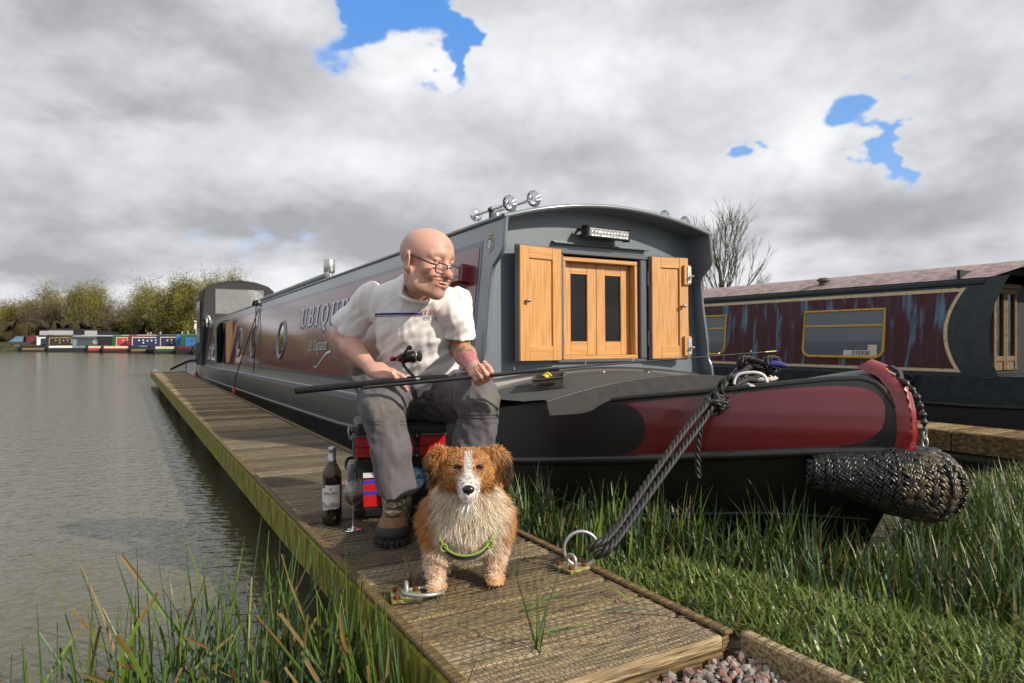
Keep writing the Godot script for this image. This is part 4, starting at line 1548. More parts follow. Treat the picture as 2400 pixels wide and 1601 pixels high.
func make_stern(b: Node3D, grey: Material, slate: Material) -> void:
	# folding weather hood over the stern
	var cloth := mat("hood_cloth", lin(0.055, 0.055, 0.06), 0.9, 0.0, with(tri_opts(Vector3(4, 4, 4), false), {"albedo_texture": noise_tex("carpet", 0.12)}))
	var h := Node3D.new(); h.name = "stern_hood"; b.add_child(h, true)
	var sect := func(k: float) -> Array:
		var p := []
		for q in [[-0.95, 0.62], [-0.93, 1.5], [-0.90, 2.35], [-0.86, 2.58], [-0.72, 2.70], [-0.4, 2.80], [0.0, 2.845], [0.4, 2.80], [0.72, 2.70], [0.86, 2.58], [0.90, 2.35], [0.93, 1.5], [0.95, 0.62]]:
			p.append(Vector2(q[0] * k, q[1]))
		return p
	var mb := MB.new()
	var rows := []
	for e in [[-15.7, 0.97], [-15.72, 0.99], [-16.3, 1.0], [-17.1, 1.0], [-17.4, 0.98]]:
		var row := []
		for p in sect.call(e[1]):
			row.append(Vector3(p.x, p.y - (0.03 if e[1] < 0.98 else 0.0), e[0]))
		rows.append(row)
	mb.grid(rows)
	for i in mb.n.size():
		if mb.n[i].dot(mb.v[i] - Vector3(0, 1.5, mb.v[i].z)) < 0.0: mb.n[i] = -mb.n[i]
	part(mb, "canopy", cloth, h)
	# front sheet with a clear window
	var fs := MB.new()
	var poly: Array = sect.call(0.965)
	var hole := [Vector2(-0.58, 1.95), Vector2(-0.62, 2.0), Vector2(-0.60, 2.55), Vector2(-0.55, 2.60), Vector2(0.55, 2.60), Vector2(0.60, 2.55), Vector2(0.62, 2.0), Vector2(0.58, 1.95)]
	var zc := -15.69
	var q := func(a: Vector2) -> Vector3: return Vector3(a.x, a.y, zc)
	fs.prism(PackedVector2Array([poly[0], Vector2(0.91, 0.62), Vector2(0.9, 1.95), Vector2(-0.9, 1.95)]), zc - 0.006, zc)
	fs.prism(PackedVector2Array([Vector2(-0.9, 1.95), Vector2(-0.60, 1.95), Vector2(-0.60, 2.60), Vector2(-0.80, 2.60), Vector2(-0.86, 2.3)]), zc - 0.006, zc)
	fs.prism(PackedVector2Array([Vector2(0.9, 1.95), Vector2(0.60, 1.95), Vector2(0.60, 2.60), Vector2(0.80, 2.60), Vector2(0.86, 2.3)]), zc - 0.006, zc)
	fs.prism(PackedVector2Array([Vector2(-0.80, 2.60), Vector2(0.80, 2.60), Vector2(0.69, 2.67), Vector2(0.38, 2.76), Vector2(0, 2.80), Vector2(-0.38, 2.76), Vector2(-0.69, 2.67)]), zc - 0.006, zc)
	part(fs, "front_sheet", cloth, h)
	var vinyl := mat("clear_vinyl", lin(0.30, 0.31, 0.33, 0.45), 0.12, 0.0, {"transparency": BaseMaterial3D.TRANSPARENCY_ALPHA, "normal_enabled": true, "normal_texture": noise_tex("vinyl", 0.01, 256, [], true, 5.0, 91, 2), "normal_scale": 0.6, "uv1_triplanar": true, "uv1_scale": Vector3(1.6, 0.5, 1.6)})
	var wv := MB.new(); wv.box(Vector3(0, 2.275, zc - 0.012), Vector3(1.22, 0.66, 0.004))
	part(wv, "clear_window", vinyl, h)
	var sw := MB.new(); sw.box(Vector3(-0.945, 1.75, -16.5), Vector3(0.006, 1.1, 0.9), 0.0)
	part(sw, "clear_window", vinyl, h)
	# white grab rail at the end of the cabin roof
	var gr := MB.new()
	gr.tube(rope_path([Vector3(-0.80, 1.60, -15.62), Vector3(-0.82, 1.84, -15.60), Vector3(-0.80, 1.86, -15.3), Vector3(-0.79, 1.76, -15.05)], 0.05), 0.022, 8)
	part(gr, "grab_rail", mat("white_enamel", lin(0.7, 0.7, 0.7), 0.25), b)
	var dk := MB.new()
	dk.box(Vector3(0, 0.59, -16.6), Vector3(1.3, 0.02, 1.1), 0.0)
	part(dk, "stern_deck", slate, b)

# ---------------------------------------------------------------- the angler
const J := {"hipR": Vector3(1.030, 0.804, -2.775), "hipL": Vector3(1.204, 0.796, -2.652), "pelvis": Vector3(1.147, 0.836, -2.788), "waist": Vector3(1.109, 0.941, -2.729), "chest": Vector3(1.045, 1.119, -2.617), "sternum": Vector3(1.026, 1.202, -2.547), "neckb": Vector3(1.014, 1.257, -2.496), "neckt": Vector3(1.002, 1.308, -2.422), "shR": Vector3(0.868, 1.205, -2.680), "shL": Vector3(1.165, 1.178, -2.455), "elR": Vector3(0.800, 1.050, -2.837), "wrR": Vector3(0.835, 0.924, -2.541), "elL": Vector3(1.193, 1.010, -2.515), "wrL": Vector3(1.128, 0.922, -2.240), "kneeR": Vector3(0.845, 0.800, -2.466), "kneeL": Vector3(1.169, 0.830, -2.303), "ankR": Vector3(0.894, 0.478, -2.438), "ankL": Vector3(1.177, 0.470, -2.391), "head": Vector3(0.984, 1.322, -2.352)}
const RIGHT := Vector3(0.868, 0, 0.4966)
const AWAY := Vector3(0.4966, 0, -0.868)
var skin_noise := FastNoiseLite.new()

func skin_paint(base: Color, p: Vector3) -> Color:
	var a := skin_noise.get_noise_3d(p.x * 60.0, p.y * 60.0, p.z * 60.0)
	var b := skin_noise.get_noise_3d(p.x * 190.0, p.y * 190.0, p.z * 190.0)
	var k := 1.0 + 0.07 * a + 0.07 * b
	return Color(base.r * (1.0 + 0.5 * (k - 1.0)), base.g * k, base.b * k)

# palm and five jointed fingers; dirv = along the fingers, back = out of the back of the hand
func hand(f: SDF, wrist: Vector3, dirv: Vector3, back: Vector3, mirror: float, curls: Array, spread := 0.05, thumb := [0.5, 0.5]) -> Array:
	dirv = dirv.normalized()
	var sd := dirv.cross(back).normalized() * mirror   # towards the thumb
	back = sd.cross(dirv).normalized() * mirror
	if back.dot(dirv.cross(sd)) == 0.0: pass
	var k := 0.92
	f.capsule(wrist, wrist + dirv * 0.045 * k, 0.026 * k, 0.028 * k, 0.02)
	var tips := []
	for i in 4:
		var off: float = [0.030, 0.010, -0.010, -0.029][i] * k
		var kn: Vector3 = wrist + dirv * ([0.088, 0.092, 0.087, 0.077][i] * k) + sd * off + back * 0.004
		f.capsule(wrist + dirv * 0.02 + sd * off * 0.6, kn, 0.017 * k, 0.0125 * k, 0.018)
		var d := (dirv + sd * spread * (1.5 - i)).normalized()
		var p := kn
		var lens: Array = [[0.042, 0.026, 0.020], [0.046, 0.029, 0.021], [0.042, 0.027, 0.021], [0.034, 0.020, 0.018]][i]
		for j in 3:
			var ang: float = curls[i] * [0.9, 1.15, 0.75][j]
			var ax := d.cross(back).normalized()
			d = d.rotated(ax, -ang if d.rotated(ax, -ang).dot(back) < d.rotated(ax, ang).dot(back) else ang)
			back = ax.cross(d).normalized() if ax.cross(d).dot(back) > 0.0 else d.cross(ax).normalized()
			var q: Vector3 = p + d * lens[j] * k
			f.capsule(p, q, [0.0105, 0.0098, 0.0088][j] * k, [0.0098, 0.0088, 0.0076][j] * k, 0.004)
			p = q
		tips.append([p, d, back])
		back = sd.cross(dirv).normalized() * mirror
	# thumb from the side of the palm
	var tb := wrist + dirv * 0.028 * k + sd * 0.026 * k
	var d2: Vector3 = (dirv * thumb[0] + sd * thumb[1] - back * 0.35).normalized()
	var t1: Vector3 = tb + d2 * 0.040 * k
	f.capsule(wrist + dirv * 0.02, tb, 0.018 * k, 0.016 * k, 0.02)
	f.capsule(tb, t1, 0.015 * k, 0.0118 * k, 0.012)
	d2 = (d2 + dirv * 0.5 - back * 0.2).normalized()
	var t2: Vector3 = t1 + d2 * 0.030 * k
	f.capsule(t1, t2, 0.0115 * k, 0.0088 * k, 0.004)
	return tips

func make_person() -> void:
	skin_noise.seed = 3
	skin_noise.frequency = 1.0
	skin_noise.fractal_octaves = 3
	var per := thing("person", "bald seated person in white shirt and grey trousers holding a fishing rod", "person", Vector3(0.95, JETTY_Y, -2.6))
	var inv := Transform3D(Basis.IDENTITY, -per.position)
	var body := MB.new()
	body.colored = true
	var flesh := lin_c(0.55, 0.29, 0.20)
	# head
	var face := (-AWAY * 0.60 + RIGHT * 0.80 - Vector3.UP * 0.10).normalized()
	var hx := Vector3.UP.cross(face).normalized()       # the head's own left
	var hb := Basis(hx, face.cross(hx), face).rotated(face, -0.06)
	var hs := 1.06
	var hxf := Transform3D(hb.scaled(Vector3.ONE * 1.0), J.head)
	var hd := SDF.new(Vector3(-0.125, -0.19, -0.205), Vector3(0.125, 0.145, 0.15), 0.0036)
	make_head(hd, (hxf.affine_inverse() * (J.neckb + Vector3(0, 0.0, -0.01))) / hs)
	var hcol := func(p: Vector3, g: Vector3) -> Color:
		var c := Color(0.60, 0.345, 0.265)
		# ruddy cheeks, nose, brow; grey stubble round the back and sides of the scalp
		var rud := 0.0
		for s in [-1.0, 1.0]:
			rud += exp(-p.distance_squared_to(Vector3(s * 0.045, -0.03, 0.075)) / 0.0011)
			rud += 0.7 * exp(-p.distance_squared_to(Vector3(s * 0.085, -0.01, -0.01)) / 0.0008)
		rud += exp(-p.distance_squared_to(Vector3(0, -0.035, 0.11)) / 0.0007)
		rud += 0.8 * exp(-p.distance_squared_to(Vector3(0, 0.045, 0.085)) / 0.0016)
		c = c.lerp(Color(0.54, 0.20, 0.165), clampf(rud * 0.6, 0.0, 0.65))
		var stub := smooth(0.02, -0.05, p.z) * smooth(0.10, 0.055, p.y) * smooth(-0.06, -0.01, p.y)
		c = c.lerp(Color(0.36, 0.27, 0.225), stub * 0.6)
		var beard := smooth(-0.045, -0.07, p.y) * smooth(-0.02, 0.03, p.z) * smooth(-0.14, -0.11, p.y)
		c = c.lerp(Color(0.40, 0.24, 0.19), beard * 0.35)
		if absf(p.x) < 0.032 and p.z > 0.07 and absf(p.y + 0.0705) < 0.0135:
			c = c.lerp(Color(0.42, 0.13, 0.115), 0.65)
		if p.z > 0.05 and absf(p.y - 0.026) < 0.007 and absf(p.x) > 0.014 and absf(p.x) < 0.052:
			c = c.lerp(Color(0.25, 0.16, 0.11), 0.5)
		return skin_paint(c, p)
	var hm := MB.new()
	hm.colored = true
	hd.append_to(hm, (inv * hxf).scaled_local(Vector3.ONE * hs), hcol)
	merge(body, hm)
	# neck, hidden trunk and arms
	var f := SDF.new(Vector3(0.72, 0.74, -2.98), Vector3(1.32, 1.36, -2.1), 0.0085)
	f.capsule(J.neckt + Vector3(-0.004, 0.02, -0.02), J.neckb, 0.054, 0.052, 0.02)
	f.capsule(J.neckb, J.shR + Vector3(0.04, -0.015, 0), 0.045, 0.042, 0.02)
	f.capsule(J.neckb, J.shL + Vector3(-0.03, -0.015, 0), 0.045, 0.042, 0.02)
	f.capsule(J.neckb - Vector3(0, 0.03, 0.01), J.chest, 0.050, 0.085, 0.02)
	f.capsule(J.chest, J.pelvis, 0.105, 0.10, 0.05)
	f.capsule(J.shR, J.elR, 0.048, 0.040, 0.03)
	f.capsule(J.elR, J.wrR.lerp(J.elR, 0.62), 0.040, 0.042, 0.02)
	f.capsule(J.wrR.lerp(J.elR, 0.62), J.wrR, 0.042, 0.0255, 0.02)
	f.capsule(J.shL, J.elL, 0.048, 0.040, 0.03)
	f.capsule(J.elL, J.wrL.lerp(J.elL, 0.62), 0.040, 0.041, 0.02)
	f.capsule(J.wrL.lerp(J.elL, 0.62), J.wrL, 0.041, 0.0255, 0.02)
	var acol := func(p: Vector3, g: Vector3) -> Color:
		return skin_paint(tattoo(p), p)
	var am := MB.new()
	am.colored = true
	f.append_to(am, inv, acol)
	merge(body, am)
	# hands
	var hr := SDF.new(Vector3(0.79, 0.80, -2.60), Vector3(1.03, 0.99, -2.30), 0.0034)
	hr.capsule(J.wrR.lerp(J.elR, 0.15), J.wrR, 0.027, 0.0255, 0.01)
	var tr := hand(hr, J.wrR, RIGHT * 0.86 - Vector3.UP * 0.34 - AWAY * 0.38, -AWAY * 0.72 + Vector3.UP * 0.70, -1.0, [0.30, 0.42, 0.75, 0.85], 0.10, [0.6, 0.3])
	var hm2 := MB.new(); hm2.colored = true
	hr.append_to(hm2, inv, acol)
	merge(body, hm2)
	var hl := SDF.new(Vector3(1.02, 0.82, -2.30), Vector3(1.26, 1.02, -2.04), 0.0034)
	hl.capsule(J.wrL.lerp(J.elL, 0.15), J.wrL, 0.027, 0.0255, 0.01)
	var tl := hand(hl, J.wrL, RIGHT * 0.42 - AWAY * 0.85 - Vector3.UP * 0.30, -Vector3.UP * 0.75 + RIGHT * 0.55 - AWAY * 0.1, 1.0, [0.85, 0.95, 1.0, 1.05], 0.05, [0.9, 0.25])
	var hm3 := MB.new(); hm3.colored = true
	hl.append_to(hm3, inv, acol)
	merge(body, hm3)
	var bo := part(body, "body", mat("skin", Color(1, 1, 1), 0.48, 0.0, {"vertex_color_use_as_albedo": true, "subsurf_scatter_enabled": true, "subsurf_scatter_strength": 0.12}), per)
	# finger nails
	for set_ in [tr, tl]:
		for t in set_:
			var nl := MB.new()
			var bb := Basis((t[1] as Vector3).cross(t[2]).normalized(), t[2], t[1]).orthonormalized()
			nl.ball(inv * (t[0] + t[2] * 0.0055 + t[1] * 0.001), Vector3(0.0045, 0.0016, 0.006), 8, bb)
			part(nl, "fingernail", mat("nail", lin(0.62, 0.37, 0.30), 0.3), bo)
	# eyes and teeth
	var ex := func(v: Vector3) -> Vector3: return (inv * hxf) * (v * hs)
	for s in [-1.0, 1.0]:
		var eye := MB.new()
		eye.ball(ex.call(Vector3(s * 0.032, 0.0, 0.0735)), Vector3.ONE * 0.0122 * hs, 14)
		part(eye, "eyeball", mat("eye_white", lin(0.32, 0.27, 0.24), 0.15), bo)
		var ir := MB.new()
		ir.ball(ex.call(Vector3(s * 0.032 + 0.002, -0.001, 0.0820)), Vector3.ONE * 0.0054, 10)
		part(ir, "iris", mat("iris", lin(0.03, 0.035, 0.04), 0.1), bo)
	var th := MB.new()
	for i in 8:
		var x := -0.02275 + i * 0.0065
		th.box(ex.call(Vector3(x, -0.0650, 0.0900 - x * x * 15.0)), Vector3(0.0062, 0.0085, 0.004) * hs, 0.0012, hb)
	part(th, "teeth", mat("teeth", lin(0.72, 0.66, 0.54), 0.25), bo)
	make_glasses(per, inv * hxf, hs, hb)
	make_clothes(per, inv)

func lin_c(r: float, g: float, b: float) -> Color:
	return Color(r, g, b)

func tattoo(p: Vector3) -> Color:
	var c := Color(0.56, 0.315, 0.23)
	# the forearm towards the bow is covered with coloured pictures
	var e: Vector3 = J.elL
	var w: Vector3 = J.wrL
	var t := (p - e).dot(w - e) / (w - e).length_squared()
	var dd := (p - e - (w - e) * clampf(t, 0.0, 1.0)).length()
	if dd < 0.07 and t > -0.25 and t < 0.93 and p.x > 1.05 and p.y < 1.09:
		var k := smooth(0.93, 0.84, t)
		var a := skin_noise.get_noise_3d(p.x * 26.0, p.y * 26.0, p.z * 26.0)
		var b := skin_noise.get_noise_3d(p.x * 34.0 + 9.0, p.y * 34.0, p.z * 34.0)
		var l := absf(skin_noise.get_noise_3d(p.x * 30.0, p.y * 30.0 + 5.0, p.z * 30.0))
		var ink := Color(0.30, 0.20, 0.14)
		if t > 0.55:
			ink = Color(0.56, 0.16, 0.17).lerp(Color(0.16, 0.13, 0.13), smooth(0.15, 0.3, b))
		elif a > 0.14:
			ink = Color(0.52, 0.20, 0.07)
		elif a < -0.16:
			ink = Color(0.10, 0.15, 0.12)
		elif b > 0.12:
			ink = Color(0.47, 0.24, 0.14)
		if l < 0.045:
			ink = Color(0.05, 0.055, 0.06)
		c = c.lerp(ink, 0.85 * k)
	# a red scaly patch on the other wrist
	var wr: Vector3 = J.wrR
	var q := exp(-p.distance_squared_to(wr + Vector3(0.0, 0.03, 0.02)) / 0.0006)
	c = c.lerp(Color(0.52, 0.24, 0.22), clampf(q, 0.0, 1.0) * 0.8)
	return c

func make_head(h: SDF, nape: Vector3) -> void:
	# y = 0 at eye level, z forward
	h.ellipsoid(Vector3(0, 0.040, -0.018), Vector3(0.0765, 0.080, 0.098), 0.02)
	h.ellipsoid(Vector3(0, 0.035, 0.022), Vector3(0.068, 0.068, 0.072), 0.03)
	h.ellipsoid(Vector3(0, -0.040, 0.018), Vector3(0.061, 0.078, 0.068), 0.03)
	for s in [-1.0, 1.0]:
		h.capsule(Vector3(s * 0.052, -0.045, -0.012), Vector3(s * 0.044, -0.082, 0.012), 0.021, 0.021, 0.03)
		h.capsule(Vector3(s * 0.044, -0.082, 0.012), Vector3(s * 0.012, -0.102, 0.058), 0.021, 0.018, 0.025)
		h.capsule(Vector3(s * 0.014, 0.026, 0.083), Vector3(s * 0.046, 0.022, 0.066), 0.0105, 0.010, 0.016)
		h.ellipsoid(Vector3(s * 0.046, -0.028, 0.056), Vector3(0.024, 0.020, 0.024), 0.02)
	h.capsule(Vector3(0, -0.101, 0.056), Vector3(0, -0.104, 0.066), 0.019, 0.016, 0.02)
	# eye sockets, then lids
	for s in [-1.0, 1.0]:
		h.ellipsoid(Vector3(s * 0.033, 0.0, 0.094), Vector3(0.020, 0.012, 0.020), 0.012, Basis.IDENTITY, true)
		h.ellipsoid(Vector3(s * 0.032, 0.0080, 0.0745), Vector3(0.0172, 0.0072, 0.0135), 0.004)
		h.ellipsoid(Vector3(s * 0.032, -0.0082, 0.0738), Vector3(0.0172, 0.0068, 0.0133), 0.004)
		h.ellipsoid(Vector3(s * 0.036, -0.018, 0.070), Vector3(0.017, 0.007, 0.012), 0.006)
	# nose
	h.capsule(Vector3(0, 0.010, 0.082), Vector3(0, -0.034, 0.104), 0.0095, 0.0125, 0.012)
	h.ellipsoid(Vector3(0, -0.039, 0.106), Vector3(0.0150, 0.0130, 0.0135), 0.008)
	for s in [-1.0, 1.0]:
		h.ellipsoid(Vector3(s * 0.0135, -0.043, 0.093), Vector3(0.0085, 0.0085, 0.011), 0.006)
		h.ellipsoid(Vector3(s * 0.007, -0.0525, 0.099), Vector3(0.0038, 0.004, 0.005), 0.002, Basis.IDENTITY, true)
	# broad smile: muzzle, lips, opened mouth, pushed-up cheeks and folds
	h.ellipsoid(Vector3(0, -0.068, 0.066), Vector3(0.036, 0.026, 0.026), 0.02)
	for s in [-1.0, 1.0]:
		h.ellipsoid(Vector3(s * 0.041, -0.046, 0.067), Vector3(0.0165, 0.017, 0.017), 0.010)
		h.capsule(Vector3(s * 0.0195, -0.043, 0.094), Vector3(s * 0.037, -0.068, 0.084), 0.0030, 0.0038, 0.006, true)
		h.capsule(Vector3(s * 0.037, -0.068, 0.084), Vector3(s * 0.039, -0.084, 0.072), 0.0036, 0.0026, 0.006, true)
	h.capsule(Vector3(-0.029, -0.0575, 0.082), Vector3(0.0, -0.0602, 0.0945), 0.0034, 0.0042, 0.004)
	h.capsule(Vector3(0.029, -0.0575, 0.082), Vector3(0.0, -0.0602, 0.0945), 0.0034, 0.0042, 0.004)
	h.capsule(Vector3(-0.026, -0.0760, 0.082), Vector3(0.0, -0.0810, 0.0930), 0.0040, 0.0060, 0.005)
	h.capsule(Vector3(0.026, -0.0760, 0.082), Vector3(0.0, -0.0810, 0.0930), 0.0040, 0.0060, 0.005)
	h.ellipsoid(Vector3(0, -0.0690, 0.092), Vector3(0.0305, 0.0066, 0.017), 0.002, Basis.IDENTITY, true)
	# brow creases
	for y in [0.052, 0.064]:
		h.capsule(Vector3(-0.028, y, 0.094), Vector3(0.028, y, 0.094), 0.002, 0.002, 0.008, true)
	# ears
	for s in [-1.0, 1.0]:
		var eb := Basis(Vector3.UP, s * 0.45)
		h.ellipsoid(Vector3(s * 0.081, -0.006, -0.018), Vector3(0.0085, 0.036, 0.023), 0.006, eb)
		h.ellipsoid(Vector3(s * 0.074, -0.034, -0.008), Vector3(0.009, 0.010, 0.010), 0.008)
		h.ellipsoid(Vector3(s * 0.090, -0.006, -0.012), Vector3(0.0065, 0.022, 0.0125), 0.004, eb, true)
	# neck
	h.capsule(Vector3(0, -0.045, -0.035), nape, 0.053, 0.052, 0.025)

func make_glasses(per: Node3D, xf: Transform3D, hs: float, hb: Basis) -> void:
	var g := Node3D.new(); g.name = "glasses"; per.add_child(g, true)
	var blk := mat("spectacle_frame", lin(0.008, 0.009, 0.018), 0.15, 0.0, {"clearcoat_enabled": true, "clearcoat": 0.6})
	var at := func(v: Vector3) -> Vector3: return xf * (v * hs)
	for s in [-1.0, 1.0]:
		var pts := []
		for k in 28:
			var an := TAU * k / 28.0
			var c := cos(an)
			var sn := sin(an)
			var x := signf(c) * pow(absf(c), 0.6) * 0.0255
			var y := signf(sn) * pow(absf(sn), 0.65) * 0.0165
			pts.append(at.call(Vector3(s * 0.034 + x, -0.022 + y, 0.107 - absf(s * 0.034 + x) * 0.13 + y * 0.12)))
		var mb := MB.new()
		mb.tube(pts, 0.0024, 8, false, true)
		part(mb, "rim", blk, g)
		var ln := MB.new()
		var ctr: Vector3 = at.call(Vector3(s * 0.034, -0.022, 0.1028))
		for k in 28:
			ln.tri(ctr, pts[k], pts[(k + 1) % 28], hb.z)
		part(ln, "lens", mat("spectacle_lens", Color(1, 1, 1, 0.05), 0.02, 0.0, {"transparency": BaseMaterial3D.TRANSPARENCY_ALPHA}), g)
		var tm := MB.new()
		tm.tube(rope_path([at.call(Vector3(s * 0.060, -0.012, 0.098)), at.call(Vector3(s * 0.074, -0.008, 0.080)), at.call(Vector3(s * 0.080, 0.010, 0.02)), at.call(Vector3(s * 0.081, 0.017, -0.012)), at.call(Vector3(s * 0.080, 0.010, -0.03))], 0.008), 0.0034, 6)
		part(tm, "temple", blk, g)
	var br := MB.new()
	br.tube(rope_path([at.call(Vector3(-0.010, -0.018, 0.106)), at.call(Vector3(0, -0.0145, 0.1085)), at.call(Vector3(0.010, -0.018, 0.106))], 0.003), 0.0026, 6)
	part(br, "bridge", blk, g)

func make_clothes(per: Node3D, inv: Transform3D) -> void:
	var n := FastNoiseLite.new()
	n.seed = 8; n.frequency = 1.0; n.fractal_octaves = 2
	# --- T-shirt
	var t := SDF.new(Vector3(0.70, 0.80, -2.99), Vector3(1.36, 1.34, -2.24), 0.0075)
	t.capsule(J.waist + Vector3(0.01, -0.075, -0.01), J.chest, 0.135, 0.140, 0.05)
	t.capsule(J.waist + RIGHT * 0.05 + Vector3(0, -0.06, 0), J.chest + RIGHT * 0.05, 0.115, 0.112, 0.06)
	t.capsule(J.waist - RIGHT * 0.05 + Vector3(0, -0.06, 0), J.chest - RIGHT * 0.055, 0.115, 0.115, 0.06)
	t.capsule(J.chest, J.sternum - Vector3(0, 0.02, 0.03), 0.13, 0.095, 0.05)
	t.capsule(J.neckb - Vector3(0, 0.02, 0.02), J.shR + Vector3(0.02, -0.014, 0), 0.062, 0.062, 0.05)
	t.capsule(J.neckb - Vector3(0, 0.02, 0.02), J.shL + Vector3(-0.015, -0.014, 0), 0.062, 0.062, 0.05)
	t.capsule(J.neckb - Vector3(0, 0.055, 0.03), J.chest, 0.07, 0.12, 0.05)
	# sleeves flare towards the hem
	var sr: Vector3 = J.shR.lerp(J.elR, 0.76)
	var sl: Vector3 = J.shL.lerp(J.elL, 0.72)
	var fold := func(p: Vector3) -> float:
		# pulled folds: stretched noise, stronger at the sides, belly and armpits
		var u := (p - J.chest as Vector3).dot(RIGHT)
		var y: float = p.y - 1.10
		var drag := y + absf(u) * 0.55
		var a := n.get_noise_3d(u * 17.0, drag * 6.0, p.z * 5.0)
		var b := n.get_noise_3d(u * 7.0 + 4.0, y * 22.0 - u * 12.0, p.z * 4.0)
		var low := smooth(0.08, -0.12, y)
		var arm := smooth(0.10, 0.18, absf(u))
		return a * (0.006 + 0.005 * arm) + b * (0.003 + 0.010 * low)
	t.wrinkle(fold)
	# the neck opening, and the ring where it meets the cloth
	var na: Vector3 = J.neckb + Vector3(-0.020, -0.012, 0.040)
	var nb: Vector3 = J.neckt + Vector3(0, 0.03, 0.0)
	var ring := []
	var nz := (nb - na).normalized()
	var nx := nz.cross(Vector3.UP).normalized()
	var ny := nx.cross(nz)
	for k in 48:
		var d := nx * cos(TAU * k / 48.0) + ny * sin(TAU * k / 48.0)
		for i in 90:
			var f := -0.5 + i * 0.025
			var p := na + (nb - na) * f + d * (0.062 + 0.016 * clampf(f, 0.0, 1.0))
			if t.at(p) > 0.0:
				ring.append(inv * p)
				break
	t.capsule(na, nb, 0.062, 0.078, 0.005, true)
	var tm := MB.new()
	t.append_to(tm, inv)
	for q in [["shR", "elR", sr, Vector3(0.012, 0.0, 0.0)], ["shL", "elL", sl, Vector3(-0.012, 0.0, 0.0)]]:
		var ax: Vector3 = (J[q[1]] - J[q[0]]).normalized()
		var lo: Vector3 = J[q[0]].min(J[q[1]]) - Vector3.ONE * 0.13
		var hi: Vector3 = J[q[0]].max(J[q[1]]) + Vector3.ONE * 0.13
		var sv := SDF.new(lo, hi, 0.0075)
		sv.capsule(J[q[0]] + q[3] * 3.0 + Vector3(0, -0.03, 0), J[q[0]] + q[3], 0.065, 0.056, 0.03)
		sv.capsule(J[q[0]] + q[3], q[2] + ax * 0.06, 0.058, 0.082, 0.03)
		sv.wrinkle(fold)
		sv.cut(q[2], ax)
		sv.capsule(q[2] - ax * 0.03, q[2] + ax * 0.08, 0.045, 0.078, 0.006, true)
		sv.append_to(tm, inv)
	var cotton := mat("white_cotton", lin(0.78, 0.765, 0.775), 0.9, 0.0, with(tri_opts(Vector3(40, 40, 40), false), {"normal_enabled": true, "normal_texture": noise_tex("weave", 0.1, 128, [], true, 3.0, 21, 2), "normal_scale": 0.25, "rim_enabled": true, "rim": 0.2}))
	var shirt := part(tm, "tshirt", cotton, per)
	if ring.size() > 10:
		var rib := MB.new()
		rib.tube(rope_smooth(ring, 4), 0.0075, 8, false, true)
		part(rib, "collar", cotton, shirt)
	# printed stripe and lettering laid on the cloth
	var blue := mat("print_blue", lin(0.016, 0.058, 0.27), 0.8)
	var red := mat("print_red", lin(0.36, 0.045, 0.05), 0.8)
	var to_cloth := func(u: float, v: float) -> Vector3:
		var from: Vector3 = J.chest + RIGHT * u + Vector3(0, v, 0) - AWAY * 0.35
		return t.hit(from, AWAY, 0.6)
	for st in [[blue, -0.150, 0.045, 0.018, 0.0085], [red, -0.152, 0.045, 0.0098, 0.0026], [blue, 0.118, 0.155, 0.022, 0.0085], [red, 0.118, 0.155, 0.0138, 0.0026]]:
		var rows := []
		for i in 40:
			var u := lerpf(st[1], st[2], i / 39.0)
			var a: Vector3 = to_cloth.call(u, st[3] + st[4] * 0.5)
			var b: Vector3 = to_cloth.call(u, st[3] - st[4] * 0.5)
			if a == Vector3.INF or b == Vector3.INF or (rows.size() and a.distance_to(rows[rows.size() - 1][0] - inv.origin + AWAY * 0.0012) > 0.03): continue
			rows.append([inv * (a - AWAY * 0.0012), inv * (b - AWAY * 0.0012)])
		if rows.size() > 3:
			var mb := MB.new()
			mb.grid(rows)
			for i in mb.n.size():
				if mb.n[i].dot(AWAY) > 0.0: mb.n[i] = -mb.n[i]
			part(mb, "printed_stripe", st[0], shirt)
	for w in [["Jack & Jones", 0.082, 0.0235, 0.030, red, 0.35, "Droid Serif"], ["EST. 1990", 0.082, 0.000, 0.0205, blue, 0.0, "Droid Sans"]]:
		var src := text_mesh(w[0], w[3], 0.0, w[6], 400).get_mesh_arrays()
		var mb := MB.new()
		var vs: PackedVector3Array = src[Mesh.ARRAY_VERTEX]
		var ii: PackedInt32Array = src[Mesh.ARRAY_INDEX]
		for v in vs:
			var q: Vector3 = to_cloth.call(w[1] + v.x * (0.62 if w[5] > 0.0 else 0.72) + v.y * w[5], w[2] + v.y)
			mb.vert(inv * (q - AWAY * 0.0014), -AWAY)
		for i in range(0, ii.size(), 3): mb.tri_i(ii[i], ii[i + 1], ii[i + 2])
		part(mb, "printed_letters", w[4], shirt)
	# --- trousers
	var q := SDF.new(Vector3(0.70, 0.36, -2.98), Vector3(1.36, 0.99, -2.17), 0.0078)
	q.capsule(J.hipR, J.hipL, 0.115, 0.115, 0.04)
	q.capsule(J.pelvis + Vector3(0, -0.01, 0), J.waist + Vector3(0.01, -0.04, -0.01), 0.125, 0.115, 0.04)
	for s in [["hipR", "kneeR", "ankR"], ["hipL", "kneeL", "ankL"]]:
		var h: Vector3 = J[s[0]]
		var k: Vector3 = J[s[1]]
		var a: Vector3 = J[s[2]]
		q.capsule(h, h.lerp(k, 0.9), 0.105, 0.083, 0.03)
		q.capsule(h.lerp(k, 0.9), k + Vector3(0, -0.025, 0), 0.083, 0.076, 0.03)
		q.capsule(k + Vector3(0, -0.03, 0), k.lerp(a, 0.55), 0.078, 0.073, 0.03)
		q.capsule(k.lerp(a, 0.55), a + Vector3(0, -0.02, -0.01), 0.073, 0.074, 0.02)
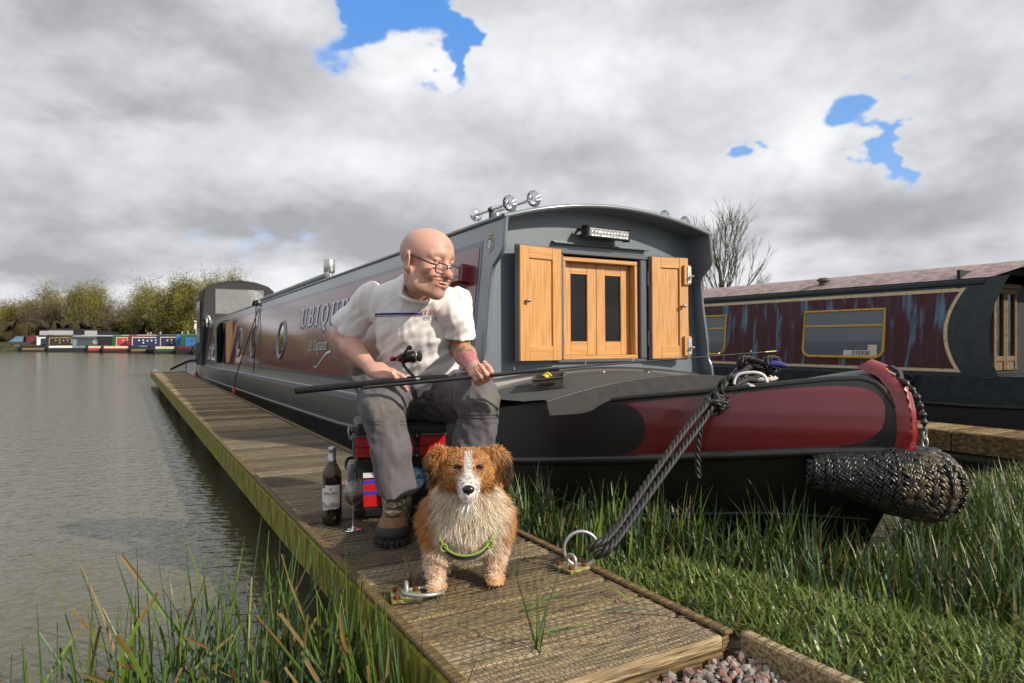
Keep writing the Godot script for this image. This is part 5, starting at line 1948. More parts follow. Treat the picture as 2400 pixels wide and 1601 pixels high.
	q.capsule(Vector3(0.862, 0.885, -2.77), Vector3(0.90, 0.83, -2.72), 0.045, 0.05, 0.03)
	var tf := func(p: Vector3) -> float:
		var bend := 0.0
		for kn in ["kneeR", "kneeL"]:
			bend = maxf(bend, exp(-p.distance_squared_to(J[kn] + Vector3(0.03, -0.05, -0.06)) / 0.02))
		var crotch: float = exp(-p.distance_squared_to(J.pelvis - AWAY * 0.18 + Vector3(0, -0.03, 0)) / 0.02)
		var a := n.get_noise_3d(p.x * 11.0 + p.y * 3.0, p.y * 3.2 + p.z * 5.0, p.z * 9.0 - p.x * 6.0)
		var b := n.get_noise_3d(p.x * 22.0 + 3.0, p.y * 34.0 + p.x * 16.0, p.z * 12.0)
		var c := n.get_noise_3d(p.x * 30.0, p.y * 7.0, p.z * 30.0)
		return a * 0.016 + b * (0.001 + 0.010 * bend + 0.009 * crotch) + c * 0.004
	q.wrinkle(tf)
	for s in ["ankR", "ankL"]:
		q.cut(J[s] + Vector3(0, -0.012, 0), Vector3(0.1, -1, -0.25).normalized(), 0.14)
	var pm := MB.new()
	pm.colored = true
	var pcol := func(p: Vector3, g: Vector3) -> Color:
		var c := Color(0.100, 0.094, 0.106)
		var st := 0.0
		for kn in ["kneeR", "kneeL"]:
			var o: Vector3 = J[kn] - AWAY * 0.06 + Vector3(0, -0.02, 0) + RIGHT * (0.02 if kn == "kneeR" else 0.06)
			st = maxf(st, exp(-p.distance_squared_to(o) / 0.0022) * (0.5 + 0.9 * n.get_noise_3d(p.x * 40.0, p.y * 40.0, p.z * 40.0)))
		return c.lerp(Color(0.15, 0.135, 0.09), clampf(st, 0.0, 0.5))
	q.append_to(pm, inv, pcol)
	var cloth := mat("grey_trouser", Color(1, 1, 1), 0.72, 0.0, with(tri_opts(Vector3(55, 55, 55), false), {"vertex_color_use_as_albedo": true, "normal_enabled": true, "normal_texture": noise_tex("weave", 0.1, 128, [], true, 3.0, 21, 2), "normal_scale": 0.3, "rim_enabled": true, "rim": 0.25}))
	var tr := part(pm, "trousers", cloth, per)
	# stitched knee seams
	var thread := mat("seam", lin(0.045, 0.043, 0.048), 0.9)
	for s in ["R", "L"]:
		var k: Vector3 = J["knee" + s]
		var a: Vector3 = J["ank" + s]
		for fr in [0.22, 0.255]:
			var ctr := k.lerp(a, fr)
			var pts := []
			for i in 25:
				var an := PI * (0.0 + i / 24.0)
				var d := RIGHT * cos(an) - AWAY * sin(an)
				var hp := q.hit(ctr + d * 0.16 + Vector3(0, 0.01 * sin(an), 0), -d, 0.2)
				if hp != Vector3.INF: pts.append(inv * (hp + d * 0.0006))
			if pts.size() > 5:
				var mb := MB.new(); mb.tube(pts, 0.0016, 5)
				part(mb, "seam", thread, tr)
	var zip := []
	for i in 12:
		var hp := q.hit(J.pelvis - AWAY * 0.3 + Vector3(0.0, 0.02 - i * 0.008, 0), AWAY, 0.5)
		if hp != Vector3.INF: zip.append(inv * (hp - AWAY * 0.001))
	if zip.size() > 4:
		var zb := MB.new(); zb.tube(zip, 0.002, 5)
		part(zb, "fly_seam", thread, tr)
	# --- boots
	make_boot(per, inv, J.ankR, (-AWAY * 1.0 + RIGHT * 0.06).normalized())
	make_boot(per, inv, J.ankL, (-AWAY * 1.0 + RIGHT * 0.15).normalized())

func rope_smooth(p: Array, times: int) -> Array:
	for t in times:
		var o := []
		for i in p.size():
			o.append((p[(i - 1 + p.size()) % p.size()] + p[i] * 2.0 + p[(i + 1) % p.size()]) / 4.0)
		p = o
	return p

func make_boot(per: Node3D, inv: Transform3D, ank: Vector3, fw: Vector3) -> void:
	var b := Node3D.new(); b.name = "boot"; per.add_child(b, true)
	var sd := Vector3.UP.cross(fw).normalized()
	var bs := Basis(sd, Vector3.UP, fw)
	var base := Vector3(ank.x, JETTY_Y + 0.003, ank.z) - fw * 0.01
	b.transform = Transform3D(bs.scaled(Vector3.ONE * 1.12), inv * base)
	var n := FastNoiseLite.new()
	n.seed = 77; n.frequency = 1.0; n.fractal_octaves = 2
	var f := SDF.new(Vector3(-0.07, 0.0, -0.10), Vector3(0.07, 0.22, 0.21), 0.005)
	f.capsule(Vector3(0, 0.20, -0.012), Vector3(0, 0.10, -0.022), 0.052, 0.047, 0.02)
	f.ellipsoid(Vector3(0, 0.055, -0.035), Vector3(0.042, 0.05, 0.046), 0.02)
	f.capsule(Vector3(0, 0.10, 0.01), Vector3(0, 0.056, 0.10), 0.042, 0.036, 0.03)
	f.ellipsoid(Vector3(0, 0.045, 0.112), Vector3(0.049, 0.036, 0.062), 0.02)
	f.cut(Vector3(0, 0.022, 0), Vector3(0, -1, 0))
	f.cut(Vector3(0, 0.205, 0), Vector3(0, 1, -0.2).normalized())
	f.capsule(Vector3(0, 0.24, -0.012), Vector3(0, 0.15, -0.015), 0.043, 0.038, 0.005, true)
	var camo := func(p: Vector3, g: Vector3) -> Color:
		var a := n.get_noise_3d(p.x * 22.0, p.y * 22.0, p.z * 22.0)
		var c := n.get_noise_3d(p.x * 48.0 + 3.0, p.y * 48.0, p.z * 48.0)
		if p.z > 0.055 and p.y < 0.09:   # leather toe
			return Color(0.20, 0.105, 0.05) * (1.0 + 0.4 * c)
		var k := Color(0.24, 0.165, 0.10)
		if a > 0.15: k = Color(0.36, 0.27, 0.19)
		elif a < -0.15: k = Color(0.08, 0.055, 0.035)
		if c > 0.22: k = Color(0.10, 0.12, 0.06)
		elif c < -0.26: k = Color(0.40, 0.30, 0.22)
		return k
	var mb := MB.new(); mb.colored = true
	f.append_to(mb, Transform3D.IDENTITY, camo)
	part(mb, "upper", mat("camo_cloth", Color(1, 1, 1), 0.8, 0.0, {"vertex_color_use_as_albedo": true}), b)
	# rubber sole with lugs and toe bumper
	var so := MB.new()
	var poly := PackedVector2Array()
	for p in [[-0.038, -0.082], [-0.046, -0.04], [-0.042, 0.02], [-0.052, 0.09], [-0.050, 0.13], [-0.034, 0.17], [0.0, 0.183], [0.034, 0.17], [0.050, 0.13], [0.052, 0.09], [0.042, 0.02], [0.046, -0.04], [0.038, -0.082], [0.0, -0.094]]:
		poly.append(Vector2(p[0], p[1]))
	so.prism(poly, -0.026, -0.006, Transform3D(Basis(Vector3(1, 0, 0), Vector3(0, 0, 1), Vector3(0, -1, 0)), Vector3.ZERO))
	for i in 14:
		var q := poly[i]
		var q2 := poly[(i + 1) % 14]
		for e in [0.15, 0.6]:
			var c := q.lerp(q2, e)
			so.box(Vector3(c.x * 1.01, 0.009, c.y * 1.01), Vector3(0.013, 0.018, 0.013), 0.002)
	part(so, "sole", mat("boot_rubber", lin(0.022, 0.021, 0.02), 0.75), b)
	var bump := SDF.new(Vector3(-0.07, 0.0, 0.08), Vector3(0.07, 0.09, 0.21), 0.0055)
	bump.ellipsoid(Vector3(0, 0.036, 0.118), Vector3(0.0545, 0.034, 0.068), 0.01)
	bump.cut(Vector3(0, 0.064, 0.12), Vector3(0, 0.6, -0.8).normalized())
	bump.cut(Vector3(0, 0.02, 0), Vector3(0, -1, 0))
	var bm := MB.new(); bump.append_to(bm)
	part(bm, "toe_cap", mat("boot_rubber", lin(0.022, 0.021, 0.02), 0.75), b)
	# tongue and laces
	var tg := MB.new()
	tg.ball(Vector3(0, 0.19, 0.036), Vector3(0.028, 0.034, 0.009), 12, Basis(Vector3.RIGHT, -0.3))
	part(tg, "tongue", mat("boot_lining", lin(0.014, 0.014, 0.014), 0.9), b)
	var lc := MB.new()
	for i in 7:
		var y := 0.085 + i * 0.0165
		var z := f.hit(Vector3(0, y, 0.25), Vector3(0, 0, -1), 0.4).z
		var w := 0.026
		var dy := 0.012
		for s in [-1.0, 1.0]:
			lc.tube(rope_path([Vector3(-s * w, y - dy * 0.5, z - 0.011), Vector3(0, y, z + 0.005), Vector3(s * w, y + dy * 0.6, z - 0.014)], 0.006), 0.0028, 5)
	part(lc, "laces", mat("lace", lin(0.085, 0.075, 0.035), 0.9), b)

# ---------------------------------------------------------------- things on the jetty and on the boat
var boat_xf := Transform3D(Basis.from_euler(Vector3(-0.0125, -0.0054, 0)), BOAT_AT)

func bw(x: float, y: float, z: float) -> Vector3:
	return boat_xf * Vector3(x, y, z)

func boat_thing(called: String, label: String, category: String, at: Vector3, group := "") -> Node3D:
	var t := thing(called, label, category, Vector3.ZERO, 0.0, group)
	t.transform = Transform3D(boat_xf.basis, boat_xf * at)
	return t

# lettering bent round an upright cylinder of radius r
func bent_text(s: String, size: float, r: float, mid: float, y: float, font: String, weight: int, sx := 1.0) -> MB:
	var src := text_mesh(s, size, 0.0, font, weight).get_mesh_arrays()
	var vs: PackedVector3Array = src[Mesh.ARRAY_VERTEX]
	var ii: PackedInt32Array = src[Mesh.ARRAY_INDEX]
	var mb := MB.new()
	for v in vs:
		var an := mid + v.x * sx / r
		mb.vert(Vector3(sin(an) * r, y + v.y, cos(an) * r), Vector3(sin(an), 0, cos(an)))
	for i in range(0, ii.size(), 3): mb.tri_i(ii[i], ii[i + 1], ii[i + 2])
	return mb

func curved_label(r: float, a0: float, a1: float, lo: Callable, hi: Callable) -> MB:
	var mb := MB.new()
	var rows := []
	for i in 25:
		var an := lerpf(a0, a1, i / 24.0)
		rows.append([Vector3(sin(an) * r, lo.call(an), cos(an) * r), Vector3(sin(an) * r, hi.call(an), cos(an) * r)])
	mb.grid(rows)
	for i in mb.n.size():
		if mb.n[i].dot(Vector3(mb.v[i].x, 0, mb.v[i].z)) < 0.0: mb.n[i] = -mb.n[i]
	return mb

func make_bottle() -> void:
	var t := thing("wine_bottle", "dark red wine bottle with pale label beside the stemmed glass", "bottle", Vector3(0.719, JETTY_Y + 0.003, -2.683), -0.52)
	var body := MB.new()
	body.lathe([Vector2(0.0, 0.004), Vector2(0.030, 0.0), Vector2(0.0365, 0.006), Vector2(0.0372, 0.02), Vector2(0.0372, 0.182)], Transform3D.IDENTITY, 32)
	part(body, "body", mat("wine_filled_glass", lin(0.004, 0.003, 0.002), 0.03, 0.0, {"clearcoat_enabled": true, "clearcoat": 1.0, "clearcoat_roughness": 0.02}), t)
	var sh := MB.new()
	sh.lathe([Vector2(0.0372, 0.182), Vector2(0.0368, 0.196), Vector2(0.033, 0.212), Vector2(0.025, 0.226), Vector2(0.0185, 0.236), Vector2(0.0155, 0.248), Vector2(0.0148, 0.270)], Transform3D.IDENTITY, 32)
	part(sh, "shoulder", mat("amber_glass", lin(0.045, 0.018, 0.002, 0.70), 0.03, 0.0, {"transparency": BaseMaterial3D.TRANSPARENCY_ALPHA}), t)
	var cap := MB.new()
	cap.lathe([Vector2(0.0, 0.302), Vector2(0.0135, 0.302), Vector2(0.0152, 0.299), Vector2(0.0152, 0.282), Vector2(0.0146, 0.2815), Vector2(0.0146, 0.280), Vector2(0.0153, 0.2795), Vector2(0.0153, 0.2765), Vector2(0.0146, 0.276), Vector2(0.0146, 0.275), Vector2(0.0154, 0.2745), Vector2(0.0156, 0.243)], Transform3D.IDENTITY, 28)
	part(cap, "screw_cap", mat("cap_silver", lin(0.42, 0.43, 0.45), 0.3, 0.8), t)
	var paper := mat("label_paper", lin(0.72, 0.71, 0.69), 0.7)
	part(curved_label(0.0376, -1.05, 1.15, func(an: float) -> float: return 0.062 + 0.004 * sin(an * 23.0) * sin(an * 41.0) + 0.006 * smooth(-0.6, 1.0, an), func(_an: float) -> float: return 0.158), "label_paper", paper, t)
	part(curved_label(0.0378, -1.05, 1.15, func(an: float) -> float: return 0.0665 + 0.004 * sin(an * 23.0) + 0.006 * smooth(-0.6, 1.0, an), func(an: float) -> float: return 0.080 + 0.012 * absf(sin(an * 2.6 + 0.6)) + 0.003 * sin(an * 17.0)), "printed_hills", mat("label_grey", lin(0.33, 0.33, 0.34), 0.7), t)
	var ink := mat("label_ink", lin(0.02, 0.02, 0.022), 0.7)
	part(bent_text("MALBEC", 0.0135, 0.03795, 0.12, 0.126, "Droid Sans", 700, 1.15), "printed_name", ink, t)
	part(bent_text("SOUTH AFRICA", 0.0062, 0.03795, 0.12, 0.117, "Droid Sans", 400, 1.2), "printed_name", mat("label_grey", lin(0.33, 0.33, 0.34), 0.7), t)
	var em := MB.new()
	for k in 3: em.box(Vector3(sin(0.12 + (k - 1) * 0.09) * 0.038, 0.1425, cos(0.12 + (k - 1) * 0.09) * 0.038), Vector3(0.002, 0.009 - absf(k - 1) * 0.002, 0.0006), 0.0, Basis(Vector3.UP, 0.12))
	part(em, "printed_crest", mat("label_brown", lin(0.16, 0.10, 0.05), 0.7), t)
	var med := MB.new()
	med.lathe([Vector2(0, 0.0006), Vector2(0.008, 0.0004), Vector2(0.0082, 0.0)], Transform3D(Basis(Vector3.RIGHT, PI / 2).rotated(Vector3.UP, -0.72), Vector3(sin(-0.72) * 0.0378, 0.153, cos(-0.72) * 0.0378)), 16)
	part(med, "medal_sticker", mat("medal_green", lin(0.10, 0.13, 0.09), 0.5), t)

func make_glass() -> void:
	var t := thing("wine_glass", "stemmed wine glass holding red wine beside the bottle", "wine glass", Vector3(0.766, JETTY_Y + 0.003, -2.551))
	var clear := mat("thin_glass", Color(1, 1, 1, 0.07), 0.02, 0.0, {"transparency": BaseMaterial3D.TRANSPARENCY_ALPHA})
	var bowl := MB.new()
	bowl.lathe([Vector2(0.004, 0.093), Vector2(0.016, 0.099), Vector2(0.030, 0.113), Vector2(0.0375, 0.130), Vector2(0.0385, 0.145), Vector2(0.0365, 0.165), Vector2(0.031, 0.190), Vector2(0.0303, 0.191)], Transform3D.IDENTITY, 36)
	part(bowl, "bowl", clear, t)
	var wine := MB.new()
	wine.lathe([Vector2(0.0, 0.0945), Vector2(0.0155, 0.100), Vector2(0.0293, 0.1135), Vector2(0.0365, 0.130), Vector2(0.0373, 0.1385), Vector2(0.0, 0.1385)], Transform3D.IDENTITY, 36)
	part(wine, "red_wine", mat("red_wine", lin(0.018, 0.0008, 0.0022), 0.03), t)
	var solid := mat("solid_glass", Color(1, 1, 1, 0.02), 0.01, 0.0, {"refraction_enabled": true, "refraction_scale": 0.05, "transparency": BaseMaterial3D.TRANSPARENCY_ALPHA})
	var stem := MB.new()
	stem.lathe([Vector2(0.0, 0.092), Vector2(0.006, 0.091), Vector2(0.0042, 0.080), Vector2(0.0036, 0.05), Vector2(0.0042, 0.018), Vector2(0.008, 0.009), Vector2(0.018, 0.0055), Vector2(0.0335, 0.003), Vector2(0.0340, 0.0018), Vector2(0.033, 0.0005), Vector2(0.0, 0.0005)], Transform3D.IDENTITY, 36)
	part(stem, "stem", solid, t)

func make_tackle_box() -> void:
	var at := Vector3(0.816, JETTY_Y + 0.003, -2.693)
	var t := thing("tackle_box", "black and red fishing seat box under the seated person", "tackle box", at, -0.27)
	# own axes: x along the front, -z to the back, front-left corner at the origin
	var W := 0.366
	var D := 0.31
	var blk := mat("box_black", lin(0.010, 0.010, 0.011), 0.45, 0.0, with(tri_opts(Vector3(12, 12, 12), false), {"roughness_texture": noise_tex("grime", 0.03, 256, [[0.0, Color(0.5, 0.5, 0.5)], [1.0, Color(1, 1, 1)]], false, 1.0, 55)}))
	var red := mat("box_red", lin(0.42, 0.010, 0.010), 0.35)
	var gry := mat("box_grey", lin(0.10, 0.105, 0.10), 0.5)
	var mb := MB.new(); mb.box(Vector3(W / 2, 0.137, -D / 2), Vector3(W, 0.215, D), 0.008)
	part(mb, "lower_case", blk, t)
	mb = MB.new(); mb.box(Vector3(W / 2, 0.026, -D / 2), Vector3(W + 0.012, 0.036, D + 0.012), 0.006)
	part(mb, "base_rail", blk, t)
	for x in [0.02, W - 0.02]:
		for z in [-0.03, -D + 0.03]:
			mb = MB.new(); mb.lathe([Vector2(0.014, 0.0), Vector2(0.012, 0.008), Vector2(0.012, 0.01)], Transform3D(Basis.IDENTITY, Vector3(x, 0.0, z)), 10)
			part(mb, "foot", blk, t)
	for k in 2:
		mb = MB.new(); mb.box(Vector3(W / 2, 0.2665 + k * 0.0415, -D / 2), Vector3(W - 0.004, 0.0405, D - 0.004), 0.003)
		part(mb, "drawer", red, t)
	mb = MB.new(); mb.box(Vector3(W / 2, 0.357, -D / 2), Vector3(W + 0.006, 0.056, D + 0.006), 0.014)
	part(mb, "seat_pad", mat("seat_vinyl", lin(0.014, 0.014, 0.015), 0.5), t)
	mb = MB.new(); mb.box(Vector3(W / 2, 0.334, -D / 2), Vector3(W + 0.002, 0.010, D + 0.002), 0.002)
	part(mb, "seat_plate", gry, t)
	# pressed grey latch frames on the left side, with steel clips
	for k in 2:
		for q in 2:
			var fr := MB.new()
			var cy := 0.2665 + k * 0.0415
			var cz := -0.055 - q * 0.075
			fr.box(Vector3(-0.004, cy + 0.017, cz), Vector3(0.010, 0.006, 0.06), 0.001); fr.box(Vector3(-0.004, cy - 0.017, cz), Vector3(0.010, 0.006, 0.06), 0.001)
			fr.box(Vector3(-0.004, cy, cz - 0.027), Vector3(0.010, 0.028, 0.006), 0.001); fr.box(Vector3(-0.004, cy, cz + 0.027), Vector3(0.010, 0.028, 0.006), 0.001)
			part(fr, "side_frame", gry, t)
	for q in 3:
		var cz := -0.045 - q * 0.04
		var cl := MB.new()
		cl.tube(rope_path([Vector3(-0.012, 0.352, cz), Vector3(-0.024, 0.358, cz), Vector3(-0.026, 0.34, cz + 0.006), Vector3(-0.020, 0.318, cz + 0.004), Vector3(-0.012, 0.322, cz)], 0.006), 0.003, 6)
		part(cl, "wire_clip", mat("galvanised", lin(0.42, 0.43, 0.44), 0.45, 0.7), t)
		if q < 2:
			var tip := MB.new(); tip.ball(Vector3(-0.022, 0.360 - q * 0.036, cz + 0.001), Vector3(0.005, 0.008, 0.005), 8)
			part(tip, "clip_tip", mat("clip_green", lin(0.0, 0.22, 0.06), 0.4), t)
	# strap buckles on the front
	for e in [[0.245, 0.318, 0.03], [0.243, 0.238, 0.036]]:
		var bk := Node3D.new(); bk.name = "latch"; t.add_child(bk, true)
		mb = MB.new(); mb.box(Vector3(e[0], e[1], 0.004), Vector3(0.024, 0.068, 0.012), 0.004)
		part(mb, "strap", blk, bk)
		mb = MB.new(); mb.lathe([Vector2(0, 0.016), Vector2(0.012, 0.015), Vector2(0.016, 0.010), Vector2(0.016, 0.0)], Transform3D(Basis(Vector3.RIGHT, PI / 2), Vector3(e[0], e[1] + 0.012, 0.004)), 16)
		part(mb, "button", blk, bk)
		mb = MB.new(); mb.ball(Vector3(e[0], e[1] + 0.012, 0.0205), Vector3(0.0035, 0.0035, 0.002), 8)
		part(mb, "rivet", mat("brushed_nickel", lin(0.62, 0.60, 0.56), 0.28, 1.0), bk)
	# carrying handle and a pale rod-bag tube on the left side
	mb = MB.new(); mb.tube(rope_path([Vector3(-0.002, 0.225, -0.16), Vector3(-0.03, 0.22, -0.15), Vector3(-0.034, 0.19, -0.12), Vector3(-0.002, 0.18, -0.10)], 0.01), 0.007, 8)
	part(mb, "handle", blk, t)
	mb = MB.new(); mb.lathe([Vector2(0, 0.19), Vector2(0.012, 0.188), Vector2(0.0145, 0.18), Vector2(0.0145, 0.03), Vector2(0, 0.03)], Transform3D(Basis.IDENTITY, Vector3(-0.018, 0.03, -0.05)), 14)
	part(mb, "spray_tube", mat("tube_pale", lin(0.42, 0.43, 0.44), 0.45, 0.0, with(tri_opts(Vector3(9, 2, 9), false), {"albedo_texture": noise_tex("tube_print", 0.02, 128, [[0.0, Color(0.35, 0.1, 0.4)], [0.3, Color(0.9, 0.9, 0.92)], [1.0, Color(1, 1, 1)]], false, 1.0, 66)})), t)
	# round blue sticker with two leaping fish
	var st := Node3D.new(); st.name = "round_sticker"; t.add_child(st, true)
	st.position = Vector3(0.230, 0.152, 0.0006)
	var disc := MB.new(); disc.lathe([Vector2(0, 0.0008), Vector2(0.050, 0.0008), Vector2(0.0505, 0.0)], Transform3D(Basis(Vector3.RIGHT, PI / 2), Vector3.ZERO), 40)
	part(disc, "disc", mat("sticker_blue", lin(0.02, 0.25, 0.55), 0.5), st)
	var pale := mat("sticker_pale", lin(0.42, 0.55, 0.64), 0.6, 0.0, with(tri_opts(Vector3(30, 30, 30), false), {"albedo_texture": noise_tex("worn", 0.03, 128, [[0.0, Color(0.5, 0.7, 0.85)], [0.5, Color(0.9, 0.95, 1)], [1.0, Color(1, 1, 1)]], false, 1.0, 67)}))
	var sea := MB.new()
	var poly := PackedVector2Array()
	for i in 21:
		var an := PI + PI * i / 20.0
		poly.append(Vector2(cos(an) * 0.044, sin(an) * 0.044 - 0.0))
	sea.prism(poly, 0.001, 0.0016)
	poly = PackedVector2Array()
	for i in 17:
		var an := 0.5 + 2.6 * i / 16.0
		poly.append(Vector2(cos(an) * 0.043 - 0.003, sin(an) * 0.044))
	sea.prism(poly, 0.001, 0.0015)
	part(sea, "worn_print", pale, st)
	var fish := MB.new()
	for s in [-0.012, 0.008]:
		var fp := rope_path([Vector3(s, -0.004, 0.0022), Vector3(s + 0.004, 0.012, 0.0022), Vector3(s + 0.014, 0.024, 0.0022), Vector3(s + 0.022, 0.021, 0.0022)], 0.004)
		var fr := []
		for i in fp.size(): fr.append(0.001 + 0.002 * sin(PI * (i + 1.0) / (fp.size() + 1.0)))
		fish.tube(fp, fr, 6)
	part(fish, "leaping_fish", mat("sticker_white", lin(0.6, 0.62, 0.6), 0.6), st)
	var words := "TAKE A FRIEND FISHING"
	for i in words.length():
		if words[i] == " ": continue
		var an := PI * 1.03 + PI * 0.94 * i / (words.length() - 1.0)
		var o := put(text_mesh(words[i], 0.0125, 0.0003, "Droid Sans", 700), "letter", mat("sticker_white", lin(0.6, 0.62, 0.6), 0.6), st)
		o.transform = Transform3D(Basis(Vector3.BACK, an + PI / 2), Vector3(cos(an) * 0.0385, sin(an) * 0.0385, 0.0024))
	# striped pennant sticker
	var sp := Node3D.new(); sp.name = "striped_sticker"; t.add_child(sp, true)
	sp.position = Vector3(0.065, 0.125, 0.0006)
	for e in [[0.0, 0.075, red], [0.045, 0.014, mat("pennant_blue", lin(0.02, 0.03, 0.45), 0.5)], [0.0, 0.014, mat("pennant_blue", lin(0.02, 0.03, 0.45), 0.5)], [0.072, 0.02, mat("sticker_white", lin(0.6, 0.62, 0.6), 0.6)]]:
		mb = MB.new(); mb.box(Vector3(0, e[0] - 0.02, 0.0004 + (0.0007 if e[1] < 0.05 else 0.0)), Vector3(0.07, e[1] if e[1] < 0.05 else 0.11, 0.0006), 0.0)
		part(mb, "stripe", e[2], sp)

func make_rod() -> void:
	var t := thing("fishing_rod", "black fishing rod with spinning reel held across the knees", "fishing rod", Vector3(0.855, 0.872, -2.414))
	var o := t.position
	var foam := mat("rod_foam", lin(0.010, 0.010, 0.010), 0.85, 0.0, with(tri_opts(Vector3(14, 14, 14), false), {"albedo_texture": noise_tex("foam_wear", 0.03, 256, [[0.0, Color(1, 1, 1)], [0.72, Color(1, 1, 1)], [1.0, Color(2.2, 2.0, 1.4)]], false, 1.0, 58)}))
	var blank := mat("rod_blank", lin(0.008, 0.008, 0.009), 0.12, 0.0, {"clearcoat_enabled": true, "clearcoat": 0.8})
	var butt := Vector3(0.575, 0.842, -2.667) - o
	var h1 := Vector3(0.875, 0.884, -2.402) - o
	var seat := Vector3(0.955, 0.894, -2.328) - o
	var lh := Vector3(1.121, 0.908, -2.160) - o
	var mid := Vector3(1.322, 0.934, -2.009) - o
	var mid2 := Vector3(1.716, 0.962, -1.898) - o
	var tip := Vector3(2.189, 0.994, -1.766) - o
	var d := (h1 - butt).normalized()
	var mb := MB.new(); mb.tube([butt, butt + d * 0.004, butt + d * 0.01, h1], [0.010, 0.013, 0.0135, 0.0125], 14)
	part(mb, "handle", foam, t)
	mb = MB.new(); mb.tube([h1, h1.lerp(seat, 0.8)], 0.0095, 12)
	part(mb, "reel_seat", blank, t)
	mb = MB.new(); mb.tube([h1.lerp(seat, 0.8), h1.lerp(seat, 0.95)], 0.0105, 12)
	part(mb, "ferrule", mat("brushed_nickel", lin(0.62, 0.60, 0.56), 0.28, 1.0), t)
	var g2 := seat.lerp(lh, 0.42)
	mb = MB.new(); mb.tube([h1.lerp(seat, 0.95), seat, g2], [0.0118, 0.0125, 0.0118], 12)
	part(mb, "fore_grip", foam, t)
	var path := rope_path([g2, lh, mid, mid2, tip], 0.04)
	var rad := []
	for i in path.size(): rad.append(lerpf(0.0058, 0.0012, pow(float(i) / (path.size() - 1), 0.75)))
	mb = MB.new(); mb.tube(path, rad, 8)
	part(mb, "blank", blank, t)
	var n := path.size()
	mb = MB.new(); mb.tube([path[n - 3].lerp(path[n - 2], 0.2), path[n - 2], path[n - 1].lerp(path[n - 2], 0.3)], 0.0022, 6)
	part(mb, "yellow_tip", mat("float_yellow", lin(0.62, 0.72, 0.03), 0.4), t)
	# the folded second section, alongside
	var a := Vector3(0.767, 0.861, -2.442) - o
	var b := Vector3(1.317, 0.934, -1.985) - o
	a += Vector3(0, 0, 0.012); b += Vector3(0, 0.002, 0.012)
	mb = MB.new(); mb.tube([a, a.lerp(b, 0.5), b], [0.0062, 0.0068, 0.0072], 10)
	part(mb, "spare_section", blank, t)
	# line guides
	for f in [0.22, 0.42, 0.58, 0.72, 0.84, 0.93]:
		var p: Vector3 = path[int(f * (n - 1))]
		mb = MB.new()
		var pts := []
		for k in 14:
			var an := TAU * k / 14.0
			pts.append(p + Vector3(0, 0.011 * (1.2 - f * 0.6), 0) + (Vector3.UP * cos(an) + Vector3(0.5, 0, -0.87) * sin(an)) * 0.0085 * (1.15 - f * 0.75))
		mb.tube(pts, 0.0011, 5, false, true)
		part(mb, "line_guide", mat("brushed_nickel", lin(0.62, 0.60, 0.56), 0.28, 1.0), t)
	# spinning reel above the handle
	var rl := Node3D.new(); rl.name = "reel"; t.add_child(rl, true)
	var along := (lh - seat).normalized()
	var up := (Vector3.UP - along * along.y).normalized()
	rl.transform = Transform3D(Basis(along, up, along.cross(up)), h1.lerp(seat, 0.5))
	var rb := mat("reel_black", lin(0.012, 0.012, 0.013), 0.3, 0.3)
	var rr := mat("reel_red", lin(0.45, 0.012, 0.02), 0.25, 0.5)
	mb = MB.new(); mb.tube(rope_path([Vector3(0.022, 0.012, 0), Vector3(0.004, 0.03, 0), Vector3(-0.016, 0.055, 0), Vector3(-0.018, 0.068, 0)], 0.006), 0.006, 8)
	mb.box(Vector3(0.024, 0.010, 0), Vector3(0.055, 0.006, 0.014), 0.002)
	part(mb, "foot", rb, rl)
	mb = MB.new(); mb.ball(Vector3(-0.014, 0.080, 0), Vector3(0.024, 0.019, 0.017), 16)
	part(mb, "gear_case", rb, rl)
	var ax := Basis(Vector3.BACK, -PI / 2)
	mb = MB.new(); mb.lathe([Vector2(0, -0.012), Vector2(0.017, -0.012), Vector2(0.021, -0.006), Vector2(0.0225, 0.010), Vector2(0.0225, 0.018), Vector2(0.018, 0.019)], Transform3D(ax, Vector3(0.008, 0.084, 0)), 24)
	part(mb, "rotor", rb, rl)
	mb = MB.new(); mb.lathe([Vector2(0.018, 0.018), Vector2(0.0195, 0.021), Vector2(0.016, 0.024), Vector2(0.0155, 0.036), Vector2(0.0195, 0.039), Vector2(0.0195, 0.043), Vector2(0.012, 0.047), Vector2(0, 0.048)], Transform3D(ax, Vector3(0.008, 0.084, 0)), 24)
	part(mb, "spool", rb, rl)
	mb = MB.new(); mb.lathe([Vector2(0.0158, 0.025), Vector2(0.0168, 0.030), Vector2(0.0158, 0.0355)], Transform3D(ax, Vector3(0.008, 0.084, 0)), 24)
	part(mb, "fishing_line", mat("line_brown", lin(0.10, 0.07, 0.05), 0.5), rl)
	mb = MB.new(); mb.tube(rope_path([Vector3(0.016, 0.108, 0.004), Vector3(0.030, 0.112, 0.012), Vector3(0.046, 0.100, 0.024), Vector3(0.048, 0.082, 0.028), Vector3(0.040, 0.062, 0.022), Vector3(0.022, 0.060, 0.010)], 0.006), 0.0013, 6)
	part(mb, "bail", mat("brushed_nickel", lin(0.62, 0.60, 0.56), 0.28, 1.0), rl)
	mb = MB.new(); mb.lathe([Vector2(0, 0.0), Vector2(0.009, 0.0), Vector2(0.0095, 0.012), Vector2(0.0, 0.013)], Transform3D(ax, Vector3(-0.066, 0.080, 0)), 16)
	part(mb, "drag_knob", rr, rl)
	mb = MB.new(); mb.lathe([Vector2(0.0, 0.0), Vector2(0.0075, 0.0), Vector2(0.0085, 0.016), Vector2(0.0075, 0.024)], Transform3D(ax, Vector3(-0.054, 0.080, 0)), 16)
	part(mb, "rear_hub", rb, rl)
	mb = MB.new()
	var rg := []
